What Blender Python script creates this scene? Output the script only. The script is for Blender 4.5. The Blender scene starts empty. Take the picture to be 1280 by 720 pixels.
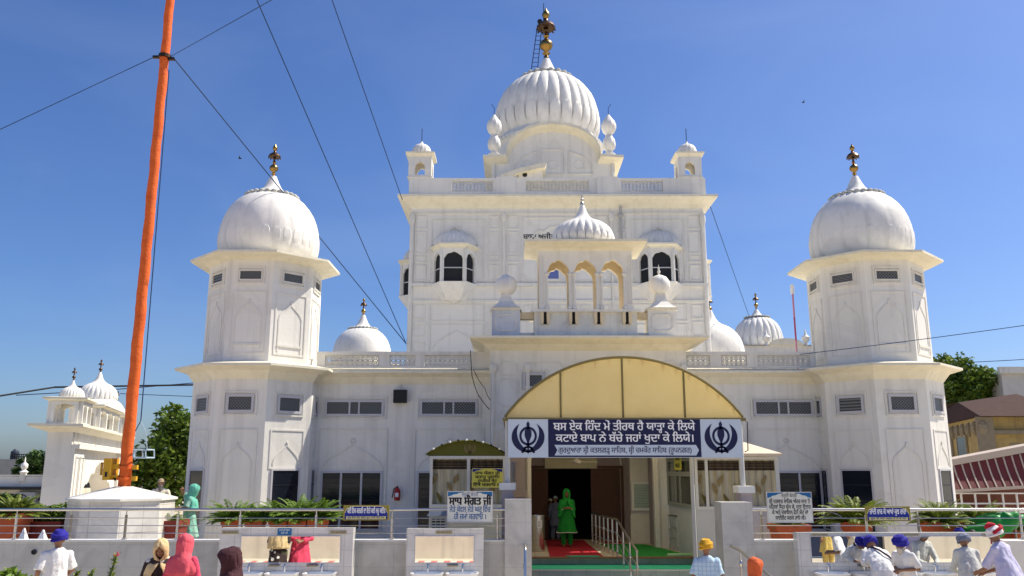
import bpy, bmesh, math, random
from math import sin, cos, pi, tan, atan, sqrt, radians as RAD
from mathutils import Vector as V, Matrix
from mathutils.geometry import delaunay_2d_cdt, interpolate_bezier

sc = bpy.context.scene
COL = sc.collection
rng = random.Random(11)

# ------------------------------------------------------------------ camera, sky, sun, exposure
CAM_H, PITCH, FPX = 2.7, RAD(12.2), 1050.0
cd = bpy.data.cameras.new('camera')
cam = bpy.data.objects.new('camera', cd); COL.objects.link(cam)
cam.location = (0, 0, CAM_H); cam.rotation_euler = (pi / 2 + PITCH, 0, 0)
cd.sensor_width = 36.0; cd.lens = 36.0 * FPX / 1280.0
cd.clip_start = 0.1; cd.clip_end = 3000.0
sc.camera = cam

SUN_EL, SUN_AZ = RAD(53), RAD(19.0)          # azimuth measured from +X towards +Y
world = bpy.data.worlds.new('World'); sc.world = world; world.use_nodes = True
wn = world.node_tree.nodes; wl = world.node_tree.links
sky = wn.new('ShaderNodeTexSky'); sky.sky_type = 'NISHITA'; sky.sun_disc = False
sky.sun_elevation = SUN_EL; sky.sun_rotation = pi / 2 - SUN_AZ
sky.altitude = 0; sky.air_density = 0.98; sky.dust_density = 1.4; sky.ozone_density = 9.6
bg = wn['Background']; bg.inputs['Strength'].default_value = 0.106
hsv = wn.new('ShaderNodeHueSaturation'); hsv.inputs['Saturation'].default_value = 1.08; hsv.inputs['Hue'].default_value = 0.508
wl.new(sky.outputs['Color'], hsv.inputs['Color'])
wtc = wn.new('ShaderNodeTexCoord'); wmp = wn.new('ShaderNodeMapping'); wmp.inputs['Scale'].default_value = (1.0, 1.0, 2.6)
wno = wn.new('ShaderNodeTexNoise'); wno.inputs['Scale'].default_value = 2.3; wno.inputs['Detail'].default_value = 6; wno.inputs['Distortion'].default_value = 0.6
wl.new(wtc.outputs['Generated'], wmp.inputs['Vector']); wl.new(wmp.outputs[0], wno.inputs['Vector'])
wmr = wn.new('ShaderNodeMapRange'); wmr.inputs[1].default_value = 0.48; wmr.inputs[2].default_value = 0.80; wmr.inputs[4].default_value = 0.09
wl.new(wno.outputs['Fac'], wmr.inputs[0])
wmx = wn.new('ShaderNodeMix'); wmx.data_type = 'RGBA'; wl.new(wmr.outputs[0], wmx.inputs[0]); wl.new(hsv.outputs[0], wmx.inputs[6]); wmx.inputs[7].default_value = (5.5, 6.3, 7.4, 1)   # thin high haze
wl.new(wmx.outputs[2], bg.inputs['Color'])
sd = bpy.data.lights.new('sun', 'SUN'); sd.energy = 5.0; sd.angle = RAD(0.5); sd.color = (1.0, 0.92, 0.78)
sun = bpy.data.objects.new('sun', sd); COL.objects.link(sun)
sun_dir = V((cos(SUN_EL) * cos(SUN_AZ), cos(SUN_EL) * sin(SUN_AZ), sin(SUN_EL)))
sun.rotation_euler = sun_dir.to_track_quat('Z', 'Y').to_euler(); sun.location = (30, 5, 60)
vs = sc.view_settings
vs.view_transform = 'Standard'; vs.look = 'None'; vs.gamma = 1.0; vs.use_curve_mapping = False; vs.exposure = 0.43

def PZ(py, Y):                                # height of the point seen at picture row py, Y metres away
    return CAM_H + Y * tan(PITCH + atan((360 - py) / FPX))
def PX(px, py, Y):                            # sideways position of the point seen at (px, py), Y metres away
    return (px - 640) / FPX * (Y * cos(PITCH) + (PZ(py, Y) - CAM_H) * sin(PITCH))

# ------------------------------------------------------------------ materials
MATS = {}
def mat(name, col, rough=0.7, metal=0.0, var=0.0, scale=3.0, dark=None, bump=0.0, bscale=30.0, streak=0.0, spec=0.3,
        island=0.0, trans=0.0, coat=0.0, patch=0.0):
    if name in MATS: return MATS[name]
    m = bpy.data.materials.new(name); m.use_nodes = True
    n, l = m.node_tree.nodes, m.node_tree.links
    b = n['Principled BSDF']
    b.inputs['Roughness'].default_value = rough; b.inputs['Metallic'].default_value = metal
    b.inputs['Specular IOR Level'].default_value = spec
    b.inputs['Base Color'].default_value = (*col, 1)
    if coat: b.inputs['Coat Weight'].default_value = coat
    tc = n.new('ShaderNodeTexCoord')
    cur = None
    def mix(fac, c1, c2):
        x = n.new('ShaderNodeMix'); x.data_type = 'RGBA'
        l.new(fac, x.inputs[0])
        for i, c in ((6, c1), (7, c2)):
            if isinstance(c, tuple): x.inputs[i].default_value = (*c, 1)
            else: l.new(c, x.inputs[i])
        return x.outputs[2]
    if dark is None: dark = tuple(c * 0.7 for c in col)
    if var > 0:
        no = n.new('ShaderNodeTexNoise'); no.inputs['Scale'].default_value = scale; no.inputs['Detail'].default_value = 7
        no.inputs['Roughness'].default_value = 0.65
        geo = n.new('ShaderNodeNewGeometry'); l.new(geo.outputs['Position'], no.inputs['Vector'])
        mr = n.new('ShaderNodeMapRange'); mr.inputs[1].default_value = 0.45; mr.inputs[2].default_value = 0.75
        mr.inputs[4].default_value = var
        l.new(no.outputs['Fac'], mr.inputs[0])
        cur = mix(mr.outputs[0], col, dark)
    if patch > 0:                              # repainted and damp patches with their own outline
        geo = n.new('ShaderNodeNewGeometry')
        no = n.new('ShaderNodeTexNoise'); no.inputs['Scale'].default_value = 0.55; no.inputs['Detail'].default_value = 8; no.inputs['Roughness'].default_value = 0.6; no.inputs['Distortion'].default_value = 0.8
        l.new(geo.outputs['Position'], no.inputs['Vector'])
        mr = n.new('ShaderNodeMapRange'); mr.inputs[1].default_value = 0.53; mr.inputs[2].default_value = 0.58; mr.inputs[4].default_value = patch
        l.new(no.outputs['Fac'], mr.inputs[0])
        cur = mix(mr.outputs[0], cur if cur is not None else col, tuple(c * 0.8 for c in dark))
    if streak > 0:                             # rain streaks: noise stretched along z
        geo = n.new('ShaderNodeNewGeometry')
        mp = n.new('ShaderNodeMapping'); mp.inputs['Scale'].default_value = (5.0, 5.0, 0.22)
        l.new(geo.outputs['Position'], mp.inputs['Vector'])
        no = n.new('ShaderNodeTexNoise'); no.inputs['Scale'].default_value = 1.0; no.inputs['Detail'].default_value = 5
        l.new(mp.outputs[0], no.inputs['Vector'])
        mr = n.new('ShaderNodeMapRange'); mr.inputs[1].default_value = 0.5; mr.inputs[2].default_value = 0.8
        mr.inputs[4].default_value = streak
        l.new(no.outputs['Fac'], mr.inputs[0])
        cur = mix(mr.outputs[0], cur if cur is not None else col, tuple(c * 0.55 for c in dark))
    if island > 0:
        geo = n.new('ShaderNodeNewGeometry')
        cur = mix(geo.outputs['Random Per Island'], cur if cur is not None else col, dark)
    if cur is not None: l.new(cur, b.inputs['Base Color'])
    if bump > 0:
        no = n.new('ShaderNodeTexNoise'); no.inputs['Scale'].default_value = bscale; no.inputs['Detail'].default_value = 6
        l.new(tc.outputs['Object'], no.inputs['Vector'])
        bp = n.new('ShaderNodeBump'); bp.inputs['Strength'].default_value = bump; bp.inputs['Distance'].default_value = 0.02
        l.new(no.outputs['Fac'], bp.inputs['Height']); l.new(bp.outputs[0], b.inputs['Normal'])
    if trans > 0:
        tr = n.new('ShaderNodeBsdfTranslucent'); tr.inputs[0].default_value = (*col, 1)
        if cur is not None: l.new(cur, tr.inputs[0])
        ms = n.new('ShaderNodeMixShader'); ms.inputs[0].default_value = trans
        l.new(b.outputs[0], ms.inputs[1]); l.new(tr.outputs[0], ms.inputs[2])
        l.new(ms.outputs[0], n['Material Output'].inputs[0])
    MATS[name] = m
    return m

def mat_tiles(name, c1, c2, grout, sx, sz, rough=0.25, plane='xz', spec=0.5, off=0.0):
    if name in MATS: return MATS[name]
    m = bpy.data.materials.new(name); m.use_nodes = True
    n, l = m.node_tree.nodes, m.node_tree.links
    b = n['Principled BSDF']; b.inputs['Roughness'].default_value = rough; b.inputs['Specular IOR Level'].default_value = spec
    geo = n.new('ShaderNodeNewGeometry'); sp = n.new('ShaderNodeSeparateXYZ'); cb = n.new('ShaderNodeCombineXYZ')
    l.new(geo.outputs['Position'], sp.inputs[0])
    if plane == 'xz':
        ad = n.new('ShaderNodeMath'); ad.operation = 'ADD'
        l.new(sp.outputs[0], ad.inputs[0]); l.new(sp.outputs[1], ad.inputs[1]); l.new(ad.outputs[0], cb.inputs[0]); l.new(sp.outputs[2], cb.inputs[1])
    else:
        l.new(sp.outputs[0], cb.inputs[0]); l.new(sp.outputs[1], cb.inputs[1])
    br = n.new('ShaderNodeTexBrick'); br.offset = off; br.inputs['Scale'].default_value = 1.0
    br.inputs['Color1'].default_value = (*c1, 1); br.inputs['Color2'].default_value = (*c2, 1); br.inputs['Mortar'].default_value = (*grout, 1)
    br.inputs['Mortar Size'].default_value = 0.006; br.inputs['Brick Width'].default_value = sx; br.inputs['Row Height'].default_value = sz
    l.new(cb.outputs[0], br.inputs['Vector'])
    no = n.new('ShaderNodeTexNoise'); no.inputs['Scale'].default_value = 2.2; no.inputs['Detail'].default_value = 8; no.inputs['Distortion'].default_value = 1.2
    l.new(geo.outputs['Position'], no.inputs['Vector'])
    mr = n.new('ShaderNodeMapRange'); mr.inputs[1].default_value = 0.4; mr.inputs[2].default_value = 0.8; mr.inputs[3].default_value = 1.0; mr.inputs[4].default_value = 0.72
    l.new(no.outputs['Fac'], mr.inputs[0])
    mx = n.new('ShaderNodeMix'); mx.data_type = 'RGBA'; mx.blend_type = 'MULTIPLY'; mx.inputs[0].default_value = 1.0
    l.new(br.outputs['Color'], mx.inputs[6]); l.new(mr.outputs[0], mx.inputs[7])
    l.new(mx.outputs[2], b.inputs['Base Color'])
    MATS[name] = m
    return m

def mat_grid(name, c_bar, c_gap, scale, rough=0.5):   # woven wire mesh: diagonal lattice in the face plane
    if name in MATS: return MATS[name]
    m = bpy.data.materials.new(name); m.use_nodes = True
    n, l = m.node_tree.nodes, m.node_tree.links
    b = n['Principled BSDF']; b.inputs['Roughness'].default_value = rough
    geo = n.new('ShaderNodeNewGeometry'); sp = n.new('ShaderNodeSeparateXYZ'); l.new(geo.outputs['Position'], sp.inputs[0])
    def mth(op, a, c=None, v=None):
        x = n.new('ShaderNodeMath'); x.operation = op; l.new(a, x.inputs[0])
        if c is not None: l.new(c, x.inputs[1])
        elif v is not None: x.inputs[1].default_value = v
        return x.outputs[0]
    h = mth('ADD', sp.outputs[0], sp.outputs[1])
    p1 = mth('FRACT', mth('MULTIPLY', mth('ADD', h, sp.outputs[2]), v=scale))
    p2 = mth('FRACT', mth('MULTIPLY', mth('SUBTRACT', h, sp.outputs[2]), v=scale))
    mk = mth('MAXIMUM', mth('LESS_THAN', p1, v=0.25), mth('LESS_THAN', p2, v=0.25))
    mx = n.new('ShaderNodeMix'); mx.data_type = 'RGBA'; l.new(mk, mx.inputs[0])
    mx.inputs[6].default_value = (*c_gap, 1); mx.inputs[7].default_value = (*c_bar, 1)
    l.new(mx.outputs[2], b.inputs['Base Color'])
    MATS[name] = m
    return m

def mat_weave(name, c1, c2, axis, freq, thr=0.5, rough=0.8, second=None):   # stripes along an object axis
    if name in MATS: return MATS[name]
    m = bpy.data.materials.new(name); m.use_nodes = True
    n, l = m.node_tree.nodes, m.node_tree.links
    b = n['Principled BSDF']; b.inputs['Roughness'].default_value = rough
    tc = n.new('ShaderNodeTexCoord'); sp = n.new('ShaderNodeSeparateXYZ'); l.new(tc.outputs['Object'], sp.inputs[0])
    def band(ax, fr, th):
        a = n.new('ShaderNodeMath'); a.operation = 'MULTIPLY'; a.inputs[1].default_value = fr; l.new(sp.outputs[ax], a.inputs[0])
        f = n.new('ShaderNodeMath'); f.operation = 'FRACT'; l.new(a.outputs[0], f.inputs[0])
        t = n.new('ShaderNodeMath'); t.operation = 'LESS_THAN'; t.inputs[1].default_value = th; l.new(f.outputs[0], t.inputs[0])
        return t.outputs[0]
    k = band(axis, freq, thr)
    if second:
        k2 = band(second[0], second[1], second[2])
        mm = n.new('ShaderNodeMath'); mm.operation = 'MAXIMUM'; l.new(k, mm.inputs[0]); l.new(k2, mm.inputs[1]); k = mm.outputs[0]
    mx = n.new('ShaderNodeMix'); mx.data_type = 'RGBA'; l.new(k, mx.inputs[0])
    mx.inputs[6].default_value = (*c1, 1); mx.inputs[7].default_value = (*c2, 1)
    l.new(mx.outputs[2], b.inputs['Base Color'])
    MATS[name] = m
    return m

WHITE = mat('whitewash', (0.81, 0.785, 0.72), 0.75, var=0.22, scale=1.3, dark=(0.62, 0.595, 0.53), bump=0.25, bscale=9, streak=0.30, patch=0.16)
DOMEW = mat('dome_whitewash', (0.82, 0.795, 0.735), 0.6, var=0.40, scale=1.6, dark=(0.62, 0.60, 0.55), bump=0.25, bscale=6, streak=0.40, patch=0.18)
TRIM = mat('whitewash_trim', (0.77, 0.745, 0.68), 0.75, var=0.4, scale=4, dark=(0.58, 0.55, 0.50), streak=0.3)
EAVE = mat('bounce_cream_eave', (0.82, 0.765, 0.61), 0.75, var=0.4, scale=2, dark=(0.58, 0.52, 0.37), streak=0.2)  # warm bounce light under the eaves tinted into the whitewash colour
PETAL = mat('weathered_petal', (0.55, 0.55, 0.50), 0.85, var=0.9, scale=9, dark=(0.22, 0.22, 0.19))
PEACH = mat('peach_plaster', (0.76, 0.62, 0.40), 0.8, var=0.4, scale=5)
GOLD = mat('brass', (0.36, 0.22, 0.065), 0.3, 1.0, var=0.5, scale=12, dark=(0.30, 0.20, 0.07))
BRONZE = mat('dark_bronze', (0.10, 0.06, 0.035), 0.4, 1.0)
STEEL = mat('stainless_steel', (0.62, 0.60, 0.57), 0.28, 1.0, var=0.5, scale=20, dark=(0.38, 0.36, 0.34))
BRASSTEEL = mat('tarnished_steel', (0.30, 0.27, 0.22), 0.4, 1.0, var=0.5, scale=20)
MESHW = mat_grid('window_mesh', (0.17, 0.175, 0.175), (0.03, 0.032, 0.035), 11.0)
JALI = mat('pierced_stone', (0.68, 0.65, 0.58), 0.8, var=0.6, scale=8, dark=(0.45, 0.45, 0.41))
GLASSD = mat('dark_glass', (0.010, 0.013, 0.022), 0.08, spec=0.5)
FRAMEG = mat('grey_frame', (0.55, 0.54, 0.56), 0.5)
SHADOWDK = mat('shadow_dark', (0.02, 0.022, 0.025), 0.8)  # near-black colour painted as shade in the hall, openings and bracket gaps
MARBLE = mat_tiles('marble_cladding', (0.57, 0.56, 0.52), (0.52, 0.515, 0.48), (0.46, 0.455, 0.43), 0.62, 0.42, 0.3)
PLINTHM = mat_tiles('plinth_marble', (0.74, 0.72, 0.67), (0.66, 0.63, 0.57), (0.38, 0.34, 0.28), 0.75, 0.62, 0.4)
TILEW = mat_tiles('white_tile', (0.70, 0.69, 0.66), (0.66, 0.65, 0.62), (0.50, 0.49, 0.47), 0.3, 0.3, 0.15)
PAVING = mat_tiles('court_paving', (0.68, 0.60, 0.46), (0.60, 0.52, 0.40), (0.36, 0.32, 0.26), 0.6, 0.6, 0.55, 'xy')
STEPM = mat_tiles('step_marble', (0.50, 0.54, 0.47), (0.44, 0.50, 0.42), (0.30, 0.33, 0.28), 0.55, 0.4, 0.35)
BLACKP = mat('black_paint', (0.015, 0.015, 0.018), 0.5)
CABLE = mat('cable_blue_black', (0.02, 0.05, 0.13), 0.6)

# ------------------------------------------------------------------ mesh builder
class MB:
    def __init__(s, M=None):
        s.v, s.f, s.m, s.mats, s.M = [], [], [], [], (M or Matrix())
    def add(s, pts, faces, mt):
        b = len(s.v); s.v += [s.M @ V(p) for p in pts]
        if mt not in s.mats: s.mats.append(mt)
        i = s.mats.index(mt)
        for f in faces: s.f.append(tuple(b + k for k in f)); s.m.append(i)
    def box(s, x0, x1, y0, y1, z0, z1, mt):
        p = [(x0,y0,z0),(x1,y0,z0),(x1,y1,z0),(x0,y1,z0),(x0,y0,z1),(x1,y0,z1),(x1,y1,z1),(x0,y1,z1)]
        s.add(p, [(3,2,1,0),(4,5,6,7),(0,1,5,4),(1,2,6,5),(2,3,7,6),(3,0,4,7)], mt)
    def hexa(s, p, mt):
        s.add(p, [(3,2,1,0),(4,5,6,7),(0,1,5,4),(1,2,6,5),(2,3,7,6),(3,0,4,7)], mt)
    def loft(s, rings, mt, cap0=True, cap1=True, closed=True):
        n = len(rings[0]); pts = [p for r in rings for p in r]; fs = []
        for i in range(len(rings) - 1):
            for j in range(n if closed else n - 1):
                k = (j + 1) % n
                fs.append((i*n+j, i*n+k, (i+1)*n+k, (i+1)*n+j))
        if cap0: fs.append(tuple(range(n - 1, -1, -1)))
        if cap1: fs.append(tuple((len(rings) - 1) * n + j for j in range(n)))
        s.add(pts, fs, mt)
    def poly(s, pts, y0, y1, mt):             # outline in (x, z), solid between y0 and y1
        s.loft([[(x, y0, z) for x, z in pts], [(x, y1, z) for x, z in pts]], mt)
    def slab(s, pts, z0, z1, mt):             # outline in (x, y), solid between z0 and z1
        s.loft([[(x, y, z0) for x, y in pts], [(x, y, z1) for x, y in pts]], mt)
    def lathe(s, prof, c, mt, n=32, rib=0, amp=0.0, a0=0.0, a1=2*pi):
        full = abs(a1 - a0 - 2 * pi) < 1e-6
        rings = []
        m = n if full else n + 1
        for r, z in prof:
            ring = []
            for j in range(m):
                a = a0 + (a1 - a0) * j / n
                rr = r * (1 - amp * (1 - abs(sin(rib * a / 2)) ** 0.6)) if rib else r
                ring.append((c[0] + rr * cos(a), c[1] + rr * sin(a), c[2] + z))
            rings.append(ring)
        s.loft(rings, mt, True, True, full)
    def tube(s, path, r, mt, n=8, caps=True):
        path = [V(p) for p in path]; rings = []
        up = V((0, 0, 1))
        for i, p in enumerate(path):
            d = (path[min(i+1, len(path)-1)] - path[max(i-1, 0)]).normalized()
            if i == 0:
                a = d.cross(up)
                if a.length < 0.1: a = d.cross(V((1, 0, 0)))
            else: a = a - d * a.dot(d)
            a.normalize(); b = d.cross(a)
            rr = r[i] if isinstance(r, (list, tuple)) else r
            rings.append([tuple(p + a * rr * cos(2*pi*j/n) + b * rr * sin(2*pi*j/n)) for j in range(n)])
        s.loft(rings, mt, caps, caps)
    def ball(s, c, r, mt, n=12, m=8):
        rx, ry, rz = r if isinstance(r, tuple) else (r, r, r)
        rings = []
        for i in range(m + 1):
            t = -pi/2 + pi * i / m; k = max(cos(t), 0.02)
            rings.append([(c[0] + rx*k*cos(2*pi*j/n), c[1] + ry*k*sin(2*pi*j/n), c[2] + rz*sin(t)) for j in range(n)])
        s.loft(rings, mt)
    def frame(s, x0, x1, z0, z1, w, y0, y1, mt):   # rectangular moulding, pieces butted
        s.box(x0, x1, y0, y1, z1 - w, z1, mt); s.box(x0, x1, y0, y1, z0, z0 + w, mt)
        s.box(x0, x0 + w, y0, y1, z0 + w, z1 - w, mt); s.box(x1 - w, x1, y0, y1, z0 + w, z1 - w, mt)
    def ribbon(s, pts, w, y0, y1, mt):        # moulding that follows a line in (x, z)
        pts = [V((x, z)) for x, z in pts]; A, B = [], []
        for i, p in enumerate(pts):
            d = (pts[min(i+1, len(pts)-1)] - pts[max(i-1, 0)]).normalized(); nn = V((-d.y, d.x)) * w / 2
            A.append(p + nn); B.append(p - nn)
        for i in range(len(pts) - 1):
            q = [A[i], A[i+1], B[i+1], B[i]]
            s.poly([(k.x, k.y) for k in q], y0, y1, mt)
    def arches(s, x0, x1, z0, z1, y0, y1, ops, mt):   # wall with arched openings: ops = [(xa, xb, zbottom, curve points)]
        x = x0
        for xa, xb, zb, cv in ops:
            if xa > x + 1e-4: s.box(x, xa, y0, y1, z0, z1, mt)
            if zb > z0 + 1e-4: s.box(xa, xb, y0, y1, z0, zb, mt)
            for (ax, az), (bx, bz) in zip(cv, cv[1:]):
                if bx - ax > 1e-4: s.poly([(ax, az), (bx, bz), (bx, z1), (ax, z1)], y0, y1, mt)
            x = xb
        if x1 > x + 1e-4: s.box(x, x1, y0, y1, z0, z1, mt)
    def build(s, name, parent=None, smooth=None, origin=None, fix=True, arc=True):
        if not s.v: return None
        if origin is None:
            xs = [p.x for p in s.v]; ys = [p.y for p in s.v]; zs = [p.z for p in s.v]
            origin = V(((min(xs)+max(xs))/2, (min(ys)+max(ys))/2, min(zs)))
        me = bpy.data.meshes.new(name)
        me.from_pydata([p - origin for p in s.v], [], s.f)
        for mt in s.mats: me.materials.append(mt)
        me.polygons.foreach_set('material_index', s.m)
        if fix:
            bm = bmesh.new(); bm.from_mesh(me)
            bmesh.ops.recalc_face_normals(bm, faces=bm.faces); bm.to_mesh(me); bm.free()
        if smooth:
            me.polygons.foreach_set('use_smooth', [True] * len(me.polygons))
            me.set_sharp_from_angle(angle=RAD(smooth))
        me.update()
        return link(name, me, parent, origin)

WP = {}
def link(name, me, parent, origin):
    o = bpy.data.objects.new(name, me); COL.objects.link(o)
    WP[o.name] = V(origin)
    if parent is not None:
        o.parent = parent; o.location = V(origin) - WP[parent.name]
    else: o.location = origin
    return o
def thing(name, label, cat, loc=(0, 0, 0), group=None):
    o = bpy.data.objects.new(name, None); COL.objects.link(o); o.empty_display_size = 0.3
    o.location = loc; WP[o.name] = V(loc); return tag(o, label, cat, group)
def tag(o, label, cat, group=None):
    o['label'] = label; o['category'] = cat
    if group: o['group'] = group
    return o
def kind(o, k): o['kind'] = k; return o
def dup(root, loc, rotz=0.0, label=None, group=None, scale=1.0):
    r = root.copy(); COL.objects.link(r); r.location = loc; r.rotation_euler = (0, 0, rotz); r.scale = (scale,) * 3
    if label: r['label'] = label
    if group: r['group'] = group
    def rec(a, b):
        for ch in list(a.children):
            c = ch.copy(); COL.objects.link(c); c.parent = b; rec(ch, c)
    rec(root, r)
    return r

# ------------------------------------------------------------------ shapes shared by several things
def lerp(a, b, t): return a + (b - a) * t
def arch_curve(xa, xb, zs, rise, n=16, ogee=0.25, cusps=0, p=0.55):
    xc, w = (xa + xb) / 2, (xb - xa) / 2; out = []
    for i in range(n + 1):
        x = -1 + 2 * i / n; t = abs(x)
        z = (1 - ogee) * (1 - t * t) ** p + ogee * (1 - t) ** 2.2
        if cusps: z -= 0.10 * abs(cos(cusps * pi * 0.5 * x)) ** 6 * (1 if t > 0.06 else 0)
        out.append((xc + x * w, zs + rise * max(z, 0)))
    return out
def cusped(xa, xb, zs, rise, lobes=5, n=40):
    xc, w = (xa + xb) / 2, (xb - xa) / 2; out = []
    for i in range(n + 1):
        a = pi - pi * i / n
        k = 1 - 0.09 * (1 - abs(sin((lobes + 2) * a / 2 + (pi/2 if lobes % 2 == 0 else 0))) ** 0.8) * (sin(a) ** 0.3 if sin(a) > 0 else 0)
        k += 0.08 * max(0, 1 - abs(a - pi/2) / 0.2)
        out.append([xc + w * cos(a) * (k if abs(cos(a)) < 0.98 else 1), zs + rise * sin(a) * k])
    out[0][0], out[-1][0] = xa, xb
    for i in range(1, n + 1): out[i][0] = max(out[i][0], out[i-1][0])
    return [tuple(p) for p in out]
DOME = [(0.90,0.0),(0.95,0.06),(0.985,0.16),(1.0,0.30),(0.995,0.42),(0.975,0.56),(0.93,0.72),(0.87,0.86),(0.79,0.98),(0.69,1.09),(0.57,1.18),(0.46,1.235)]
NECK = [(0.46,1.235),(0.36,1.275),(0.26,1.34),(0.19,1.42),(0.14,1.51),(0.10,1.60),(0.065,1.68)]
def dome_mb(c, R, n=48, rib=0, amp=0.0, petals=True, hs=1.0, lotus=True, neck=1.0, mt=None):
    mt = mt or DOMEW
    m = MB(); m.lathe([(r * R, z * R * hs) for r, z in DOME], c, mt, n, rib, amp)
    m.lathe([(r * R, (1.235 * hs + (z - 1.235) * neck) * R) for r, z in NECK], c, mt, 24)
    if lotus:                                  # low relief petals round the foot of the dome
        N = rib if rib >= 16 else 30
        def rad(z):
            for (r0, z0), (r1, z1) in zip(DOME, DOME[1:]):
                if z <= z1 * hs: return lerp(r0, r1, (z - z0 * hs) / ((z1 - z0) * hs))
            return 0.9
        for k in range(N):
            a = 2 * pi * (k + 0.5) / N; w = pi / N * 0.88
            rows = []
            for u in (0.0, 0.25, 0.5, 0.75, 0.9, 1.0):
                z = lerp(0.10, 0.46, u) * hs; ww = w * (1 if u < 0.6 else sqrt(max(0.0, 1 - ((u - 0.6) / 0.4) ** 1.6)) + 0.02)
                rr = rad(z) + 0.004 - (0.010 if u in (0.0, 1.0) else 0)
                rows.append([(c[0] + R * (rr - (0.012 if abs(t) == 1 else 0)) * cos(a + ww * t), c[1] + R * (rr - (0.012 if abs(t) == 1 else 0)) * sin(a + ww * t), c[2] + R * z) for t in (-1, -0.8, 0, 0.8, 1)])
            m.loft(rows, mt, False, False, False)
    return m
def petal_ring_mb(c, r, z, h, n=24):
    m = MB()
    for k in range(n):
        a = 2 * pi * k / n
        m.ball((c[0] + r * cos(a), c[1] + r * sin(a), z), (h * 1.0, h * 1.0, h * 0.72), PETAL, 8, 5)
    m.lathe([(r * 0.6, -h * 0.5), (r * 1.02, -h * 0.3), (r * 1.02, h * 0.3), (r * 0.6, h * 0.6)], (c[0], c[1], z), PETAL, 32)
    return m
def finial_mb(c, h, style='umbrella', m1=None, m2=None):
    m1 = m1 or GOLD; m2 = m2 or BRONZE
    m = MB()
    if style == 'umbrella':
        P = [(0.05,0),(0.06,0.05),(0.035,0.08),(0.09,0.12),(0.04,0.15),(0.05,0.17),(0.13,0.22),(0.155,0.28),(0.13,0.34),(0.05,0.39),(0.035,0.42),(0.07,0.45),(0.04,0.49),(0.03,0.56)]
        m.lathe([(r*h*0.8, z*h) for r, z in P], c, m1, 16)
        m.lathe([(r*h*0.8, z*h) for r, z in [(0.20,0.60),(0.215,0.63),(0.17,0.69),(0.10,0.73),(0.05,0.76),(0.045,0.80)]], c, m2, 16)
        m.lathe([(r*h*0.8, z*h) for r, z in [(0.03,0.54),(0.06,0.57),(0.035,0.62)]], c, m2, 12)
        m.lathe([(r*h*0.8, z*h) for r, z in [(0.04,0.80),(0.085,0.86),(0.085,0.90),(0.03,0.96),(0.02,1.0)]], c, m1, 12)
        for k in range(10):
            a = 2*pi*k/10; m.ball((c[0]+0.165*h*cos(a), c[1]+0.165*h*sin(a), c[2]+0.585*h), 0.018*h, m2, 6, 4)
    else:
        P = [(0.08,0),(0.05,0.10),(0.12,0.2),(0.16,0.3),(0.12,0.4),(0.05,0.48),(0.10,0.55),(0.11,0.6),(0.05,0.68),(0.03,0.75),(0.05,0.8),(0.02,0.88),(0.006,1.0)]
        m.lathe([(r*h, z*h) for r, z in P], c, m1, 14)
    return m
def octring(c, ap, z):
    R_ = ap / cos(pi / 8)
    return [(c[0] + R_ * cos(pi/8 + k*pi/4), c[1] + R_ * sin(pi/8 + k*pi/4), z) for k in range(8)]
def face_frame(c, ap, deg, z=0):              # local frame of one wall face: x along it, -y outwards
    a = RAD(deg); nx, ny = cos(a), sin(a)
    return Matrix(((-ny, -nx, 0, c[0] + ap*nx), (nx, -ny, 0, c[1] + ap*ny), (0, 0, 1, z), (0, 0, 0, 1)))
def T(x, y, z=0): return Matrix.Translation((x, y, z))
def window_mb(M, xc, w, z0, z1, mull=(), fr=0.07, mesh=MESHW, frame=FRAMEG, deep=0.06, outer=True):
    m = MB(M)
    if outer: m.frame(xc-w/2-0.09, xc+w/2+0.09, z0-0.09, z1+0.09, 0.045, -0.035, -0.001, TRIM)
    m.frame(xc-w/2, xc+w/2, z0, z1, fr, -0.05, -0.002, frame)
    m.box(xc-w/2+fr, xc+w/2-fr, -0.012, -0.003, z0+fr, z1-fr, mesh)
    for u in mull: m.box(xc-w/2+w*u-0.025, xc-w/2+w*u+0.025, -0.045, -0.013, z0+fr, z1-fr, frame)
    return m
def jali_mb(M, x0, x1, z0, z1, depth=0.05, cell=0.15):   # pierced screen: crossed bars and rings between rails
    m = MB(M); y0, y1 = -depth/2, depth/2
    m.frame(x0, x1, z0, z1, 0.035, y0, y1, JALI)
    a0, a1, b0, b1 = x0+0.035, x1-0.035, z0+0.035, z1-0.035
    nx = max(1, round((a1-a0)/cell)); nz = max(1, round((b1-b0)/cell)); dx, dz = (a1-a0)/nx, (b1-b0)/nz
    for i in range(nx):
        for j in range(nz):
            xc, zc = a0+dx*(i+0.5), b0+dz*(j+0.5)
            for s_ in (1, -1):
                m.ribbon([(xc-dx/2, zc-s_*dz/2), (xc-dx*0.16, zc-s_*dz*0.16)], 0.028, y0*0.8, y1*0.8, JALI)
                m.ribbon([(xc+dx*0.16, zc+s_*dz*0.16), (xc+dx/2, zc+s_*dz/2)], 0.028, y0*0.8, y1*0.8, JALI)
            m.ribbon([(xc+dx*0.27*cos(2*pi*k/8), zc+dz*0.27*sin(2*pi*k/8)) for k in range(9)], 0.03, y0*0.7, y1*0.7, JALI)
        if i: m.box(a0+dx*i-0.011, a0+dx*i+0.011, y0*0.6, y1*0.6, b0, b1, JALI)
    return m

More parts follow.
